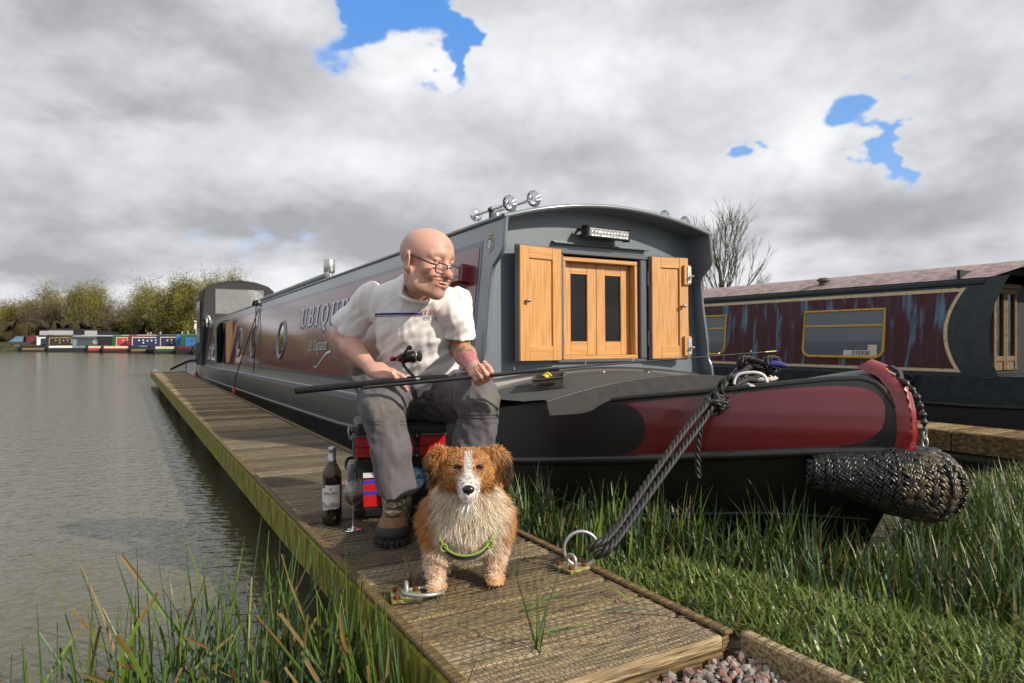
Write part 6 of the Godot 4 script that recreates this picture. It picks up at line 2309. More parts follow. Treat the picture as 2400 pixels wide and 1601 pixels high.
	for k in 20: rg.append(Vector3(-0.020 + cos(TAU * k / 20.0) * 0.013, 0.080 + sin(TAU * k / 20.0) * 0.013, 0.016))
	mb.tube(rg, 0.0016, 6, false, true)
	part(mb, "red_ring", rr, rl)
	mb = MB.new(); mb.tube(rope_path([Vector3(-0.012, 0.082, 0.016), Vector3(0.0, 0.098, 0.022), Vector3(0.014, 0.116, 0.022), Vector3(0.020, 0.122, 0.022)], 0.006), 0.004, 8)
	mb.ball(Vector3(0.022, 0.118, 0.024), Vector3(0.011, 0.009, 0.008), 12)
	part(mb, "crank", rb, rl)

func make_tray() -> void:
	var t := boat_thing("tackle_tray", "open grey plastic tackle tray with dividers on the bow deck", "tray", Vector3(-0.625, 0.790, 0.375))
	t.basis = boat_xf.basis * Basis(Vector3.UP, 0.95) * Basis(Vector3.BACK, 0.06) * Basis(Vector3.RIGHT, -0.10)
	var pl := mat("tray_plastic", lin(0.055, 0.050, 0.050), 0.5)
	var mb := MB.new()
	var L := 0.26
	var W := 0.16
	var H := 0.05
	mb.box(Vector3(0, -0.002, 0), Vector3(L, 0.004, W), 0.0)
	part(mb, "floor", pl, t)
	for s in [-1.0, 1.0]:
		mb = MB.new(); mb.box(Vector3(s * (L / 2 - 0.002), H / 2, 0), Vector3(0.004, H, W), 0.001); mb.box(Vector3(s * (L / 2 + 0.003), H, 0), Vector3(0.012, 0.006, W + 0.018), 0.002)
		part(mb, "end_wall", pl, t)
		mb = MB.new(); mb.box(Vector3(0, H / 2, s * (W / 2 - 0.002)), Vector3(L - 0.008, H, 0.004), 0.001); mb.box(Vector3(0, H, s * (W / 2 + 0.003)), Vector3(L - 0.006, 0.006, 0.012), 0.002)
		part(mb, "side_wall", pl, t)
	mb = MB.new(); mb.box(Vector3(0, 0.022, 0.0), Vector3(L - 0.01, 0.04, 0.003), 0.0)
	part(mb, "divider", pl, t)
	for x in [-0.075, -0.01, 0.055]:
		mb = MB.new(); mb.box(Vector3(x, 0.022, 0.04), Vector3(0.003, 0.04, 0.072), 0.0)
		part(mb, "divider", pl, t)
		mb = MB.new(); mb.box(Vector3(x + 0.02, 0.022, -0.04), Vector3(0.003, 0.04, 0.072), 0.0)
		part(mb, "divider", pl, t)
	mb = MB.new(); mb.box(Vector3(-L / 2 - 0.012, 0.026, 0), Vector3(0.01, 0.014, 0.075), 0.003)
	mb.box(Vector3(-L / 2 - 0.006, 0.026, 0.034), Vector3(0.012, 0.014, 0.008), 0.0); mb.box(Vector3(-L / 2 - 0.006, 0.026, -0.034), Vector3(0.012, 0.014, 0.008), 0.0)
	part(mb, "handle", mat("box_black2", lin(0.012, 0.012, 0.012), 0.5), t)
	var sp := thing("line_spool", "bright yellow line spool lying in the tackle tray", "spool")
	sp.transform = t.transform * Transform3D(Basis(Vector3.RIGHT, 0.9).rotated(Vector3.UP, 0.5), Vector3(0.085, 0.040, -0.015))
	mb = MB.new(); mb.lathe([Vector2(0, 0.016), Vector2(0.027, 0.016), Vector2(0.028, 0.014), Vector2(0.028, 0.011), Vector2(0.022, 0.009), Vector2(0.022, -0.009), Vector2(0.028, -0.011), Vector2(0.028, -0.016), Vector2(0, -0.016)], Transform3D.IDENTITY, 28)
	part(mb, "reel_body", mat("spool_yellow", lin(0.72, 0.58, 0.02), 0.4), sp)
	mb = MB.new(); mb.lathe([Vector2(0, 0.0175), Vector2(0.006, 0.0175), Vector2(0.007, 0.0165)], Transform3D.IDENTITY, 12)
	part(mb, "hub", mat("spool_hub", lin(0.4, 0.3, 0.01), 0.4), sp)

func make_ropes() -> void:
	var blk := mat("black_rope", lin(0.014, 0.014, 0.015), 0.55)
	# two mooring rings
	mooring_ring(Vector3(1.232, JETTY_Y, -1.775), 0.15, Basis(Vector3(0.79, 0.30, 0.53).normalized(), Vector3(-0.25, 0.95, -0.16).normalized(), Vector3(-0.55, 0.0, 0.83)).orthonormalized(), Vector3(0.034, 0.062, 0.008), "upright iron mooring ring holding the black bow rope")
	mooring_ring(Vector3(0.690, JETTY_Y, -1.80), -0.3, Basis(Vector3(0.9, 0.05, 0.42).normalized(), Vector3(-0.40, 0.16, 0.90).normalized(), Vector3(0, 1, 0)).orthonormalized(), Vector3(0.046, 0.024, 0.016), "iron mooring ring lying flat beside the dog's paw")
	var t := thing("mooring_rope", "black twisted bow rope running from the ring to the stud", "rope", Vector3(1.301, 0.37, -1.733))
	var o := t.position
	var mb := MB.new()
	rope(mb, [Vector3(1.285, 0.372, -1.757) - o, Vector3(1.300, 0.388, -1.742) - o, Vector3(1.345, 0.400, -1.745) - o, Vector3(1.46, 0.433, -1.806) - o, Vector3(1.676, 0.556, -1.890) - o, Vector3(1.898, 0.684, -1.968) - o, Vector3(2.050, 0.770, -2.010) - o, Vector3(2.09, 0.800, -2.035) - o], 0.0135)
	rope(mb, [Vector3(1.300, 0.352, -1.748) - o, Vector3(1.318, 0.362, -1.728) - o, Vector3(1.36, 0.386, -1.728) - o, Vector3(1.48, 0.424, -1.793) - o, Vector3(1.70, 0.540, -1.878) - o, Vector3(1.915, 0.655, -1.955) - o, Vector3(2.065, 0.735, -2.010) - o, Vector3(2.12, 0.772, -2.030) - o], 0.0135)
	part(mb, "double_line", blk, t)
	# hitches against the bulwark
	mb = MB.new()
	var k := Vector3(2.085, 0.770, -2.022) - o
	for i in 5:
		var pts := []
		var c := k + Vector3(0.030 * i, 0.026 * i - 0.01, -0.006 * i)
		for j in 9:
			var an := TAU * j / 8.0
			pts.append(c + Vector3(cos(an) * 0.034 - 0.01 * sin(an * 2.0), sin(an) * 0.026, 0.022 * sin(an + 0.9 + i * 1.3) + 0.016))
		rope(mb, pts, 0.0125)
	part(mb, "hitches", blk, t)
	mb = MB.new()
	rope(mb, [Vector3(2.12, 0.80, -2.0) - o, Vector3(2.045, 0.72, -2.005) - o, Vector3(2.035, 0.68, -2.02) - o, Vector3(2.030, 0.58, -2.03) - o, Vector3(2.035, 0.476, -2.03) - o], 0.0125)
	part(mb, "loose_tail", blk, t)
	mb = MB.new()
	rope(mb, [Vector3(2.19, 0.855, -2.05) - o, bw(-0.36, 0.868, 1.42) - o, bw(-0.22, 0.880, 1.34) - o, bw(-0.10, 0.895, 1.26) - o, bw(-0.035, 0.882, 1.22) - o], 0.0125)
	rope(mb, [Vector3(2.22, 0.845, -2.02) - o, bw(-0.30, 0.850, 1.42) - o, bw(-0.16, 0.845, 1.34) - o, bw(-0.06, 0.852, 1.27) - o, bw(0.02, 0.85, 1.25) - o], 0.0125)
	part(mb, "line_to_stud", blk, t)
	mb = MB.new()
	for i in 5:
		var pts := []
		for j in 11:
			var an := TAU * j / 10.0
			pts.append(bw(cos(an) * (0.037 + 0.004 * (i % 2)), 0.835 + i * 0.021 + 0.008 * sin(an + i), 1.235 + sin(an) * 0.040) - o)
		rope(mb, pts, 0.012)
	for s in [-1.0, 1.0]:
		for q in 2:
			var pts := []
			for j in 11:
				var an := TAU * j / 10.0
				pts.append(bw(0.012 * s + cos(an) * 0.030 + s * 0.010, 0.905 + sin(an) * 0.034, 1.235 + s * (0.042 + 0.024 * q) + 0.012 * cos(an)) - o)
			rope(mb, pts, 0.0115)
	part(mb, "turns_on_stud", blk, t)
	# a spare white line
	var wr := thing("spare_rope", "length of white twisted rope lying inside the bow", "rope", bw(-0.15, 0.74, 1.0))
	var wo := wr.position
	mb = MB.new()
	rope(mb, [bw(-0.30, 0.70, 0.90) - wo, bw(-0.24, 0.742, 0.96) - wo, bw(-0.14, 0.765, 1.02) - wo, bw(-0.05, 0.765, 1.10) - wo, bw(0.0, 0.75, 1.18) - wo], 0.014)
	rope(mb, [bw(0.05, 0.835, 1.27) - wo, bw(0.065, 0.845, 1.235) - wo, bw(0.05, 0.852, 1.19) - wo, bw(0.0, 0.850, 1.18) - wo, bw(-0.045, 0.842, 1.20) - wo, bw(-0.05, 0.835, 1.25) - wo, bw(-0.01, 0.838, 1.29) - wo, bw(0.05, 0.842, 1.29) - wo], 0.011)
	part(mb, "white_line", mat("white_rope", lin(0.55, 0.52, 0.48), 0.8), wr)

func make_bow_fender() -> void:
	var t := boat_thing("bow_fender", "large woven black rope fender hung on the bow", "fender", Vector3(0, 0.47, 1.95))
	var core := mat("fender_core", lin(0.006, 0.006, 0.006), 0.8)
	var c := Vector3(0, 0.47, 1.95)
	var ctrl := [Vector3(-0.295, 0.500, 1.72), Vector3(-0.25, 0.498, 1.77), Vector3(-0.18, 0.492, 1.845), Vector3(-0.09, 0.475, 1.945), Vector3(0.0, 0.462, 2.005), Vector3(0.09, 0.475, 1.945), Vector3(0.18, 0.492, 1.845), Vector3(0.25, 0.498, 1.77), Vector3(0.295, 0.500, 1.72)]
	for i in ctrl.size(): ctrl[i] -= c
	var path := rope_path(ctrl, 0.012)
	var n := path.size()
	var rad := []
	for i in n:
		var f := absf(2.0 * i / (n - 1.0) - 1.0)
		rad.append(lerp_table([[0.0, 0.135], [0.3, 0.125], [0.55, 0.092], [0.8, 0.078], [0.95, 0.062], [1.0, 0.035]], f))
	var mb := MB.new()
	var inner := []
	for r in rad: inner.append(r * 0.88)
	mb.tube(path, inner, 20)
	part(mb, "core", core, t)
	# stitches: rows of fat short strands in a herringbone round the core
	var wv := MB.new()
	wv.colored = true
	var rr := RandomNumberGenerator.new(); rr.seed = 12
	var up := Vector3.UP
	var step := 2
	var row := 0
	for i in range(1, n - 1, step):
		var tg: Vector3 = (path[mini(i + 1, n - 1)] - path[maxi(i - 1, 0)]).normalized()
		var sd := tg.cross(up).normalized()
		var u2 := sd.cross(tg).normalized()
		var cnt := maxi(8, int(TAU * rad[i] / 0.027))
		for k in cnt:
			var an := TAU * (k + 0.5 * (row % 2)) / cnt + rr.randf_range(-0.04, 0.04)
			var nn := sd * cos(an) + u2 * sin(an)
			var tn := (-sd * sin(an) + u2 * cos(an))
			var lean := (0.62 if row % 2 else -0.62) + rr.randf_range(-0.2, 0.2)
			var ld := (tn * cos(lean) + tg * sin(lean)).normalized()
			var p: Vector3 = path[i] + nn * rad[i] * (0.93 + rr.randf_range(-0.02, 0.03))
			# keep clear of the stem
			if (p + c).z < 1.93 - 1.2 * absf(p.x) - 0.06 and absf(p.x) < 0.2: continue
			var mud := smooth(0.1, 0.35, rr.randf() * smooth(1.98, 2.08, (p + c).z))
			wv.color = Color(0.020, 0.020, 0.020).lerp(Color(0.085, 0.065, 0.035), mud * 0.9) * rr.randf_range(0.7, 1.4)
			for q in 2:
				var off := nn.cross(ld).normalized() * (0.0055 if q == 0 else -0.0055)
				wv.ball(p + off, Vector3(0.0072, 0.0075, 0.0185) * rr.randf_range(0.9, 1.12), 7, Basis(nn.cross(ld).normalized(), nn, ld).rotated(nn, 0.35 if q == 0 else 0.25))
		row += 1
	# blunt nose
	for k in 7:
		for j in 14:
			var th := PI * 0.5 * (k + 0.3) / 7.0
			var an := TAU * (j + 0.5 * (k % 2)) / 14.0
			var d := Vector3(cos(an) * sin(th), sin(an) * sin(th), cos(th))
			var p := Vector3(0, -0.012, 0.035) + Vector3(0, 0, 0.02) + d * Vector3(0.128, 0.130, 0.112)
			var mud := smooth(0.25, 0.8, rr.randf())
			wv.color = Color(0.020, 0.020, 0.020).lerp(Color(0.095, 0.072, 0.038), mud) * rr.randf_range(0.7, 1.4)
			var ax := d.cross(Vector3.UP if absf(d.y) < 0.9 else Vector3.RIGHT).normalized()
			for q in 2:
				wv.ball(p + ax * (0.006 if q == 0 else -0.006), Vector3(0.0078, 0.0075, 0.019) * rr.randf_range(0.9, 1.1), 7, Basis(ax, d, ax.cross(d)).rotated(d, rr.randf_range(-0.9, 0.9)))
	part(wv, "rope_weave", mat("fender_rope", Color(1, 1, 1), 0.32, 0.0, {"vertex_color_use_as_albedo": true}), t)
	# the chain: twisted tape round links, then a shackle
	var ch := boat_thing("fender_chain", "taped black chain from the stem down to the rope fender", "chain", Vector3(0, 0.855, 1.93))
	var co := Vector3(0, 0.855, 1.93)
	mb = MB.new()
	var cp := rope_path([Vector3(-0.005, 0.865, 1.905) - co, Vector3(-0.012, 0.835, 1.955) - co, Vector3(-0.010, 0.78, 1.988) - co, Vector3(-0.008, 0.72, 2.003) - co, Vector3(-0.005, 0.672, 2.006) - co], 0.006)
	var cr := []
	for i in cp.size(): cr.append(0.0100 + 0.0035 * sin(i * 0.75) + 0.0015 * sin(i * 0.31))
	mb.tube(cp, cr, 8)
	part(mb, "taped_links", mat("tape_black", lin(0.016, 0.016, 0.016), 0.4), ch)
	for k in 2:
		mb = MB.new()
		var pts := []
		for j in 16:
			var an := TAU * j / 16.0
			var v := Vector3(cos(an) * 0.010, sin(an) * 0.019, 0)
			if k == 1: v = Vector3(0, v.y, v.x)
			pts.append(Vector3(-0.005, 0.655 - k * 0.028, 2.006) - co + v)
		mb.tube(pts, 0.004, 6, false, true)
		part(mb, "link", mat("galvanised", lin(0.42, 0.43, 0.44), 0.45, 0.7), ch)
	mb = MB.new()
	mb.tube([Vector3(-0.02, 0.892, 1.872) - co, Vector3(-0.018, 0.876, 1.905) - co], 0.006, 8)
	part(mb, "shackle_pin", mat("galvanised", lin(0.42, 0.43, 0.44), 0.45, 0.7), ch)
	mb = MB.new(); mb.ball(Vector3(-0.02, 0.894, 1.868) - co, Vector3.ONE * 0.010, 10)
	part(mb, "shackle_head", mat("rust_bright", lin(0.42, 0.14, 0.02), 0.7), ch)

func make_side_fenders() -> void:
	var red := mat("fender_red", lin(0.40, 0.012, 0.03), 0.35)
	var cord := mat("dark_cord", lin(0.016, 0.012, 0.014), 0.8)
	var labels := ["small red fender hanging near the stern of the maroon boat", "small red fender hanging amidships below the roof cord"]
	var spots := [[-15.75, -15.2, 0.33], [-8.7, -8.25, 0.22]]
	for i in 2:
		var z: float = spots[i][0]
		var t := boat_thing("side_fender", labels[i], "fender", Vector3(-1.05, spots[i][2], z), "small fenders along the hull")
		var mb := MB.new()
		mb.lathe([Vector2(0, 0.15), Vector2(0.02, 0.14), Vector2(0.035, 0.10), Vector2(0.055, 0.04), Vector2(0.06, -0.10), Vector2(0.055, -0.22), Vector2(0, -0.25)], Transform3D.IDENTITY, 16)
		part(mb, "float_body", red, t)
		mb = MB.new()
		var top := Vector3(0.27, 1.44, spots[i][1] - z + 0.3) if i == 1 else Vector3(0.20, 1.25, 0.5)
		mb.tube([Vector3(0, 0.15, 0), Vector3(0.03, 0.35, 0.02), top], 0.008, 6)
		part(mb, "cord", cord, t)
	# the tie points on the roof edge
	var tie := boat_thing("roof_cord", "thin dark cord tied over the roof edge by the pole", "cord", Vector3(-0.77, 1.76, -8.2))
	var mb := MB.new()
	rope(mb, [Vector3(-0.03, -0.03, -0.15), Vector3(-0.02, 0.02, -0.1), Vector3(0.0, 0.03, 0.0), Vector3(-0.01, 0.02, 0.1), Vector3(-0.03, -0.05, 0.14)], 0.022)
	part(mb, "knot", cord, tie)
	mb = MB.new(); mb.tube([Vector3(-0.03, -0.05, 0.14), Vector3(-0.16, -1.10, 0.72)], 0.007, 6)
	part(mb, "tail", mat("maroon_cord", lin(0.05, 0.006, 0.012), 0.8), tie)
	mb = MB.new(); mb.ball(Vector3(-0.01, 0.04, 0.03), Vector3(0.02, 0.03, 0.04), 8)
	part(mb, "white_clip", mat("white_enamel", lin(0.7, 0.7, 0.7), 0.25), tie)
	# barge pole on the roof
	var p := boat_thing("barge_pole", "long grey pole lying along the cabin roof edge", "pole", Vector3(-0.69, 1.80, -6.0))
	mb = MB.new(); mb.tube([Vector3(-0.005, 0.012, -2.2), Vector3(0, 0.012, 1.95)], 0.030, 12)
	part(mb, "shaft", mat("pole_grey", lin(0.20, 0.23, 0.25), 0.4), p)
	for z in [-1.3, 0.55]:
		mb = MB.new(); mb.tube([Vector3(0, 0.012, z), Vector3(0, 0.012, z + 0.05)], 0.034, 12)
		part(mb, "band", mat("band_dark" if z < 0 else "band_brass", lin(0.02, 0.03, 0.08) if z < 0 else lin(0.3, 0.24, 0.06), 0.5), p)
	mb = MB.new(); mb.lathe([Vector2(0, 0.012), Vector2(0.016, 0.012), Vector2(0.033, 0.008), Vector2(0.033, -0.02)], Transform3D(Basis(Vector3.RIGHT, PI / 2), Vector3(0, 0.012, 1.955)), 14)
	part(mb, "end_cap", mat("pole_cap", lin(0.10, 0.11, 0.12), 0.5), p)
	# stern lines
	var s := boat_thing("stern_rope", "black and blue stern ropes tied to the jetty end", "rope", Vector3(-1.0, 0.66, -16.9))
	mb = MB.new()
	rope(mb, [Vector3(0.10, 0.05, 0.1), Vector3(-0.1, 0.06, 0.0), Vector3(-0.35, -0.06, -0.3), Vector3(-0.55, -0.18, -0.55)], 0.035)
	part(mb, "black_line", mat("black_rope", lin(0.014, 0.014, 0.015), 0.55), s)
	mb = MB.new()
	mb.tube(rope_path([Vector3(0.16, 0.9, 0.7), Vector3(0.06, 0.30, 0.25), Vector3(-0.03, 0.02, 0.05), Vector3(-0.16, 0.02, -0.15), Vector3(-0.20, -0.20, -0.2), Vector3(-0.14, -0.34, -0.1)], 0.05), 0.012, 6)
	part(mb, "blue_line", mat("blue_cord", lin(0.03, 0.13, 0.36), 0.7), s)

# ---------------------------------------------------------------- the dog
# own axes: z forward (towards the viewer), x to its left, origin on the planks between the forefeet
var dn := FastNoiseLite.new()

func dog_color(p: Vector3) -> Color:
	var a := dn.get_noise_3d(p.x * 22.0, p.y * 22.0, p.z * 22.0)
	var b := dn.get_noise_3d(p.x * 75.0, p.y * 75.0, p.z * 75.0)
	var tan_ := Color(0.50, 0.225, 0.065)
	var pale := Color(0.62, 0.37, 0.16)
	var white := Color(0.80, 0.71, 0.58)
	var c := tan_.lerp(pale, clampf(0.25 + 0.9 * a, 0.0, 1.0))
	var q := p - Vector3(0.006, 0.365, 0.055)   # from the middle of the head
	if p.y > 0.268 and p.z > -0.06:
		# blaze and muzzle white with grey ticking, dark round the eyes
		var muz := smooth(0.062, 0.036, Vector3(q.x * 1.25, (q.y + 0.058) * 0.8, q.z - 0.085).length())
		var blaze := smooth(0.015, 0.007, absf(q.x + 0.002)) * smooth(0.02, 0.05, q.z + maxf(0.0, q.y) * 0.6) * smooth(-0.06, -0.02, q.y)
		var w := maxf(muz, blaze)
		c = c.lerp(Color(0.74, 0.70, 0.66), w)
		var tick := smooth(0.10, 0.30, b) * smooth(0.055, 0.02, absf(q.y + 0.03)) * smooth(0.05, 0.02, absf(q.x))
		c = c.lerp(Color(0.22, 0.19, 0.18), tick * w * 0.8)
		for s in [-1.0, 1.0]:
			var e := Vector3(q.x - s * 0.029, q.y + 0.002, (q.z - 0.075) * 0.4).length()
			c = c.lerp(Color(0.16, 0.11, 0.085), smooth(0.025, 0.012, e) * 0.55 * smooth(0.016, -0.004, q.y - 0.004))
			c = c.lerp(Color(0.62, 0.40, 0.20), smooth(0.014, 0.006, Vector2(q.x - s * 0.031, q.y - 0.018).length()) * 0.6)
			# dark ear fringe
			var ear := smooth(0.085, 0.10, absf(q.x)) * smooth(0.045, 0.0, q.y)
			c = c.lerp(Color(0.055, 0.032, 0.020), ear * (0.75 + 0.4 * a))
		if q.y < -0.065 and q.z < 0.09: c = c.lerp(white, smooth(-0.06, -0.085, q.y) * smooth(0.11, 0.07, absf(q.x)))
	else:
		# white bib over chest and belly, white forelegs with tan elbows
		var bib := smooth(0.105, 0.07, absf(p.x - 0.01) + 0.02 * a) * smooth(-0.10, -0.02, p.z) * smooth(0.07, 0.10, p.y)
		bib *= smooth(0.31, 0.26, p.y + absf(p.x) * 0.25)
		c = c.lerp(white, bib)
		if p.y < 0.135:
			var leg := smooth(0.135, 0.095, p.y + 0.02 * a) * smooth(-0.14, -0.06, p.z)
			c = c.lerp(Color(0.80, 0.67, 0.55), leg * (0.75 + 0.3 * a))
			c = c.lerp(Color(0.60, 0.34, 0.16), smooth(0.042, 0.02, p.y) * 0.85)
	return Color(maxf(c.r, 0.01), maxf(c.g, 0.01), maxf(c.b, 0.01)) * (1.0 + 0.14 * b)

func make_dog() -> void:
	dn.seed = 14; dn.frequency = 1.0; dn.fractal_octaves = 2
	var at := Vector3(0.872, JETTY_Y + 0.003, -1.79)
	var fw := Vector3(-0.44, 0, 0.90).normalized()
	var t := thing("dog", "fluffy tan and white dog standing on the jetty facing the viewer", "dog", at)
	var hx := Vector3.UP.cross(fw).normalized()
	t.basis = Basis(hx, Vector3.UP, fw)
	var f := SDF.new(Vector3(-0.18, -0.004, -0.56), Vector3(0.18, 0.45, 0.19), 0.0062)
	# deep chest narrowing to the belly, rump, tail
	f.ellipsoid(Vector3(0, 0.185, -0.06), Vector3(0.080, 0.094, 0.10), 0.03)
	f.capsule(Vector3(0, 0.195, -0.10), Vector3(0.0, 0.205, -0.38), 0.086, 0.072, 0.04)
	f.ellipsoid(Vector3(0, 0.205, -0.41), Vector3(0.082, 0.085, 0.085), 0.03)
	f.capsule(Vector3(0, 0.25, -0.47), Vector3(0.02, 0.20, -0.545), 0.022, 0.014, 0.02)
	# neck and head
	f.capsule(Vector3(0, 0.21, -0.05), Vector3(0.004, 0.33, 0.015), 0.078, 0.058, 0.04)
	f.ellipsoid(Vector3(0.006, 0.357, 0.035), Vector3(0.061, 0.049, 0.064), 0.02)
	f.ellipsoid(Vector3(0.006, 0.347, 0.055), Vector3(0.052, 0.046, 0.052), 0.02)
	f.capsule(Vector3(0.006, 0.348, 0.082), Vector3(0.005, 0.309, 0.150), 0.034, 0.0235, 0.02)
	f.capsule(Vector3(0.006, 0.320, 0.08), Vector3(0.005, 0.289, 0.136), 0.026, 0.017, 0.014)
	for s in [-1.0, 1.0]:
		f.ellipsoid(Vector3(0.006 + s * 0.042, 0.335, 0.050), Vector3(0.022, 0.028, 0.03), 0.02)
		f.capsule(Vector3(0.006 + s * 0.020, 0.386, 0.082), Vector3(0.006 + s * 0.042, 0.378, 0.070), 0.010, 0.009, 0.012)
		f.ellipsoid(Vector3(0.006 + s * 0.030, 0.3675, 0.097), Vector3(0.0125, 0.0085, 0.012), 0.008, Basis.IDENTITY, true)
		# folded ear: out from the skull, hanging
		f.capsule(Vector3(0.006 + s * 0.046, 0.386, 0.020), Vector3(0.006 + s * 0.084, 0.388, 0.022), 0.019, 0.015, 0.012)
		f.capsule(Vector3(0.006 + s * 0.084, 0.388, 0.022), Vector3(0.006 + s * 0.100, 0.338, 0.036), 0.015, 0.010, 0.01)
	# forelegs: shoulder, elbow, wrist, paw
	var fore := [[-1.0, 0.035, -0.086], [1.0, -0.025, 0.083]]
	for l in fore:
		var s: float = l[0]
		var z: float = l[1]
		f.capsule(Vector3(s * 0.070, 0.20, -0.045), Vector3(s * 0.080, 0.125, -0.055 + z * 0.3), 0.046, 0.035, 0.03)
		f.capsule(Vector3(s * 0.080, 0.125, -0.055 + z * 0.3), Vector3(l[2], 0.052, -0.012 + z), 0.032, 0.0205, 0.015)
		f.capsule(Vector3(l[2], 0.052, -0.012 + z), Vector3(l[2], 0.022, 0.0 + z), 0.0205, 0.021, 0.01)
		f.ellipsoid(Vector3(l[2], 0.018, 0.016 + z), Vector3(0.026, 0.017, 0.030), 0.01)
		for k in 4:
			f.ellipsoid(Vector3(l[2] + (k - 1.5) * 0.0115, 0.013, 0.038 + z - absf(k - 1.5) * 0.005), Vector3(0.0072, 0.0115, 0.013), 0.003)
	# hind legs: thigh, knee forward, hock behind, shank
	for s in [-1.0, 1.0]:
		f.capsule(Vector3(s * 0.055, 0.19, -0.40), Vector3(s * 0.070, 0.13, -0.345), 0.058, 0.040, 0.03)
		f.capsule(Vector3(s * 0.070, 0.13, -0.345), Vector3(s * 0.070, 0.075, -0.425), 0.036, 0.020, 0.015)
		f.capsule(Vector3(s * 0.070, 0.075, -0.425), Vector3(s * 0.070, 0.02, -0.41), 0.019, 0.018, 0.01)
		f.ellipsoid(Vector3(s * 0.070, 0.016, -0.385), Vector3(0.023, 0.016, 0.034), 0.01)
	var mb := MB.new()
	mb.colored = true
	f.append_to(mb, Transform3D.IDENTITY, func(p: Vector3, _g: Vector3) -> Color: return dog_color(p))
	var body := part(mb, "body", mat("dog_skin", Color(1, 1, 1), 0.85, 0.0, {"vertex_color_use_as_albedo": true}), t)
	# coat: tapered bent hairs grown from the surface
	var rr := RandomNumberGenerator.new(); rr.seed = 6
	var hv := PackedVector3Array()
	var hc := PackedColorArray()
	var hi := PackedInt32Array()
	for i in mb.v.size():
		var p := mb.v[i]
		var g := mb.n[i]
		var q := p - Vector3(0.006, 0.365, 0.055)
		var l := 0.030
		var flow := Vector3(0, -0.75, -0.25)
		var cnt := 6
		var face := p.y > 0.282 and q.z > 0.0
		if face:
			var m := smooth(0.02, 0.075, q.z)
			l = lerpf(0.013, 0.005, m)
			flow = Vector3(q.x * 3.0, 0.25 if q.y > -0.02 else -0.3, -0.9)
			cnt = 8
		elif p.y > 0.285:
			l = 0.020 if absf(q.x) < 0.065 else 0.034
			flow = Vector3(signf(q.x) * 0.35, -0.75, -0.4)
			if absf(q.x) > 0.062: flow = Vector3(signf(q.x) * 0.22, -0.85, 0.05)
		elif p.y > 0.095:
			var ruff := smooth(0.10, 0.20, p.y) * smooth(-0.30, 0.0, p.z)
			l = lerpf(0.026, 0.046, ruff)
			flow = Vector3(signf(p.x) * 0.35 * smooth(0.02, 0.07, absf(p.x)), -0.85, -0.15)
			cnt = 8
		else:
			l = lerpf(0.008, 0.024, smooth(0.03, 0.09, p.y)) * (0.7 if g.z > 0.2 else 1.25)
			flow = Vector3(signf(p.x) * 0.15, -0.9, -0.35)
		if p.y < 0.018: continue
		# leave nose, lips and eyes bare
		if p.distance_to(Vector3(0.005, 0.321, 0.168)) < 0.019: continue
		if absf(absf(q.x) - 0.030) < 0.0125 and absf(p.y - 0.3675) < 0.0075 and q.z > 0.02: continue
		var col := dog_color(p)
		for k in cnt:
			var root := p + Vector3(rr.randf_range(-1, 1), rr.randf_range(-1, 1), rr.randf_range(-1, 1)) * 0.0045 - g * 0.0015
			var ll := l * rr.randf_range(0.65, 1.25)
			var cl := Vector3(dn.get_noise_3d(p.x * 30.0, p.y * 30.0, p.z * 30.0), dn.get_noise_3d(p.x * 30.0 + 40.0, p.y * 30.0, p.z * 30.0), dn.get_noise_3d(p.x * 30.0, p.y * 30.0 + 40.0, p.z * 30.0)) * 0.55
			var d1 := (g * 0.85 + flow * 0.55 + cl * 0.5 + Vector3(rr.randf_range(-1, 1), rr.randf_range(-1, 1), rr.randf_range(-1, 1)) * 0.22).normalized()
			var d2 := (g * 0.30 + flow * 1.1 + cl + Vector3(rr.randf_range(-1, 1), rr.randf_range(-1, 1), rr.randf_range(-1, 1)) * 0.25).normalized()
			var w := (0.0008 if face else 0.0010) * rr.randf_range(0.7, 1.2)
			var sd := d1.cross(Vector3(rr.randf_range(-1, 1), 0.3, rr.randf_range(-1, 1)).normalized()).normalized() * w
			var m := root + d1 * ll * 0.5
			var e := m + d2 * ll * 0.55
			var b := hv.size()
			var cc := col * rr.randf_range(0.78, 1.2)
			for v in [root - sd, root + sd, m - sd * 0.8, m + sd * 0.8, e]:
				hv.append(v)
				hc.append(cc)
			hi.append_array([b, b + 1, b + 3, b, b + 3, b + 2, b + 2, b + 3, b + 4])
	var am := ArrayMesh.new()
	var arr := []
	arr.resize(Mesh.ARRAY_MAX)
	arr[Mesh.ARRAY_VERTEX] = hv
	arr[Mesh.ARRAY_COLOR] = hc
	arr[Mesh.ARRAY_INDEX] = hi
	am.add_surface_from_arrays(Mesh.PRIMITIVE_TRIANGLES, arr)
	var fur := put(am, "fur", mat("dog_fur", Color(1, 1, 1), 0.7, 0.0, {"vertex_color_use_as_albedo": true, "backlight_enabled": true, "backlight": Color(0.5, 0.5, 0.5)}), t)
	tag(fur, "", "", "", "stuff")
	# nose, eyes, mouth line, claws
	var blk := mat("dog_nose", lin(0.010, 0.009, 0.009), 0.28)
	mb = MB.new()
	mb.ball(Vector3(0.005, 0.322, 0.167), Vector3(0.0165, 0.0125, 0.0115), 16)
	mb.ball(Vector3(0.005, 0.312, 0.167), Vector3(0.008, 0.010, 0.007), 10)
	part(mb, "nose", blk, body)
	mb = MB.new(); mb.tube(rope_path([Vector3(-0.018, 0.297, 0.149), Vector3(-0.006, 0.296, 0.160), Vector3(0.005, 0.300, 0.163), Vector3(0.016, 0.296, 0.160), Vector3(0.028, 0.297, 0.149)], 0.004), 0.0022, 6)
	part(mb, "mouth_line", blk, body)
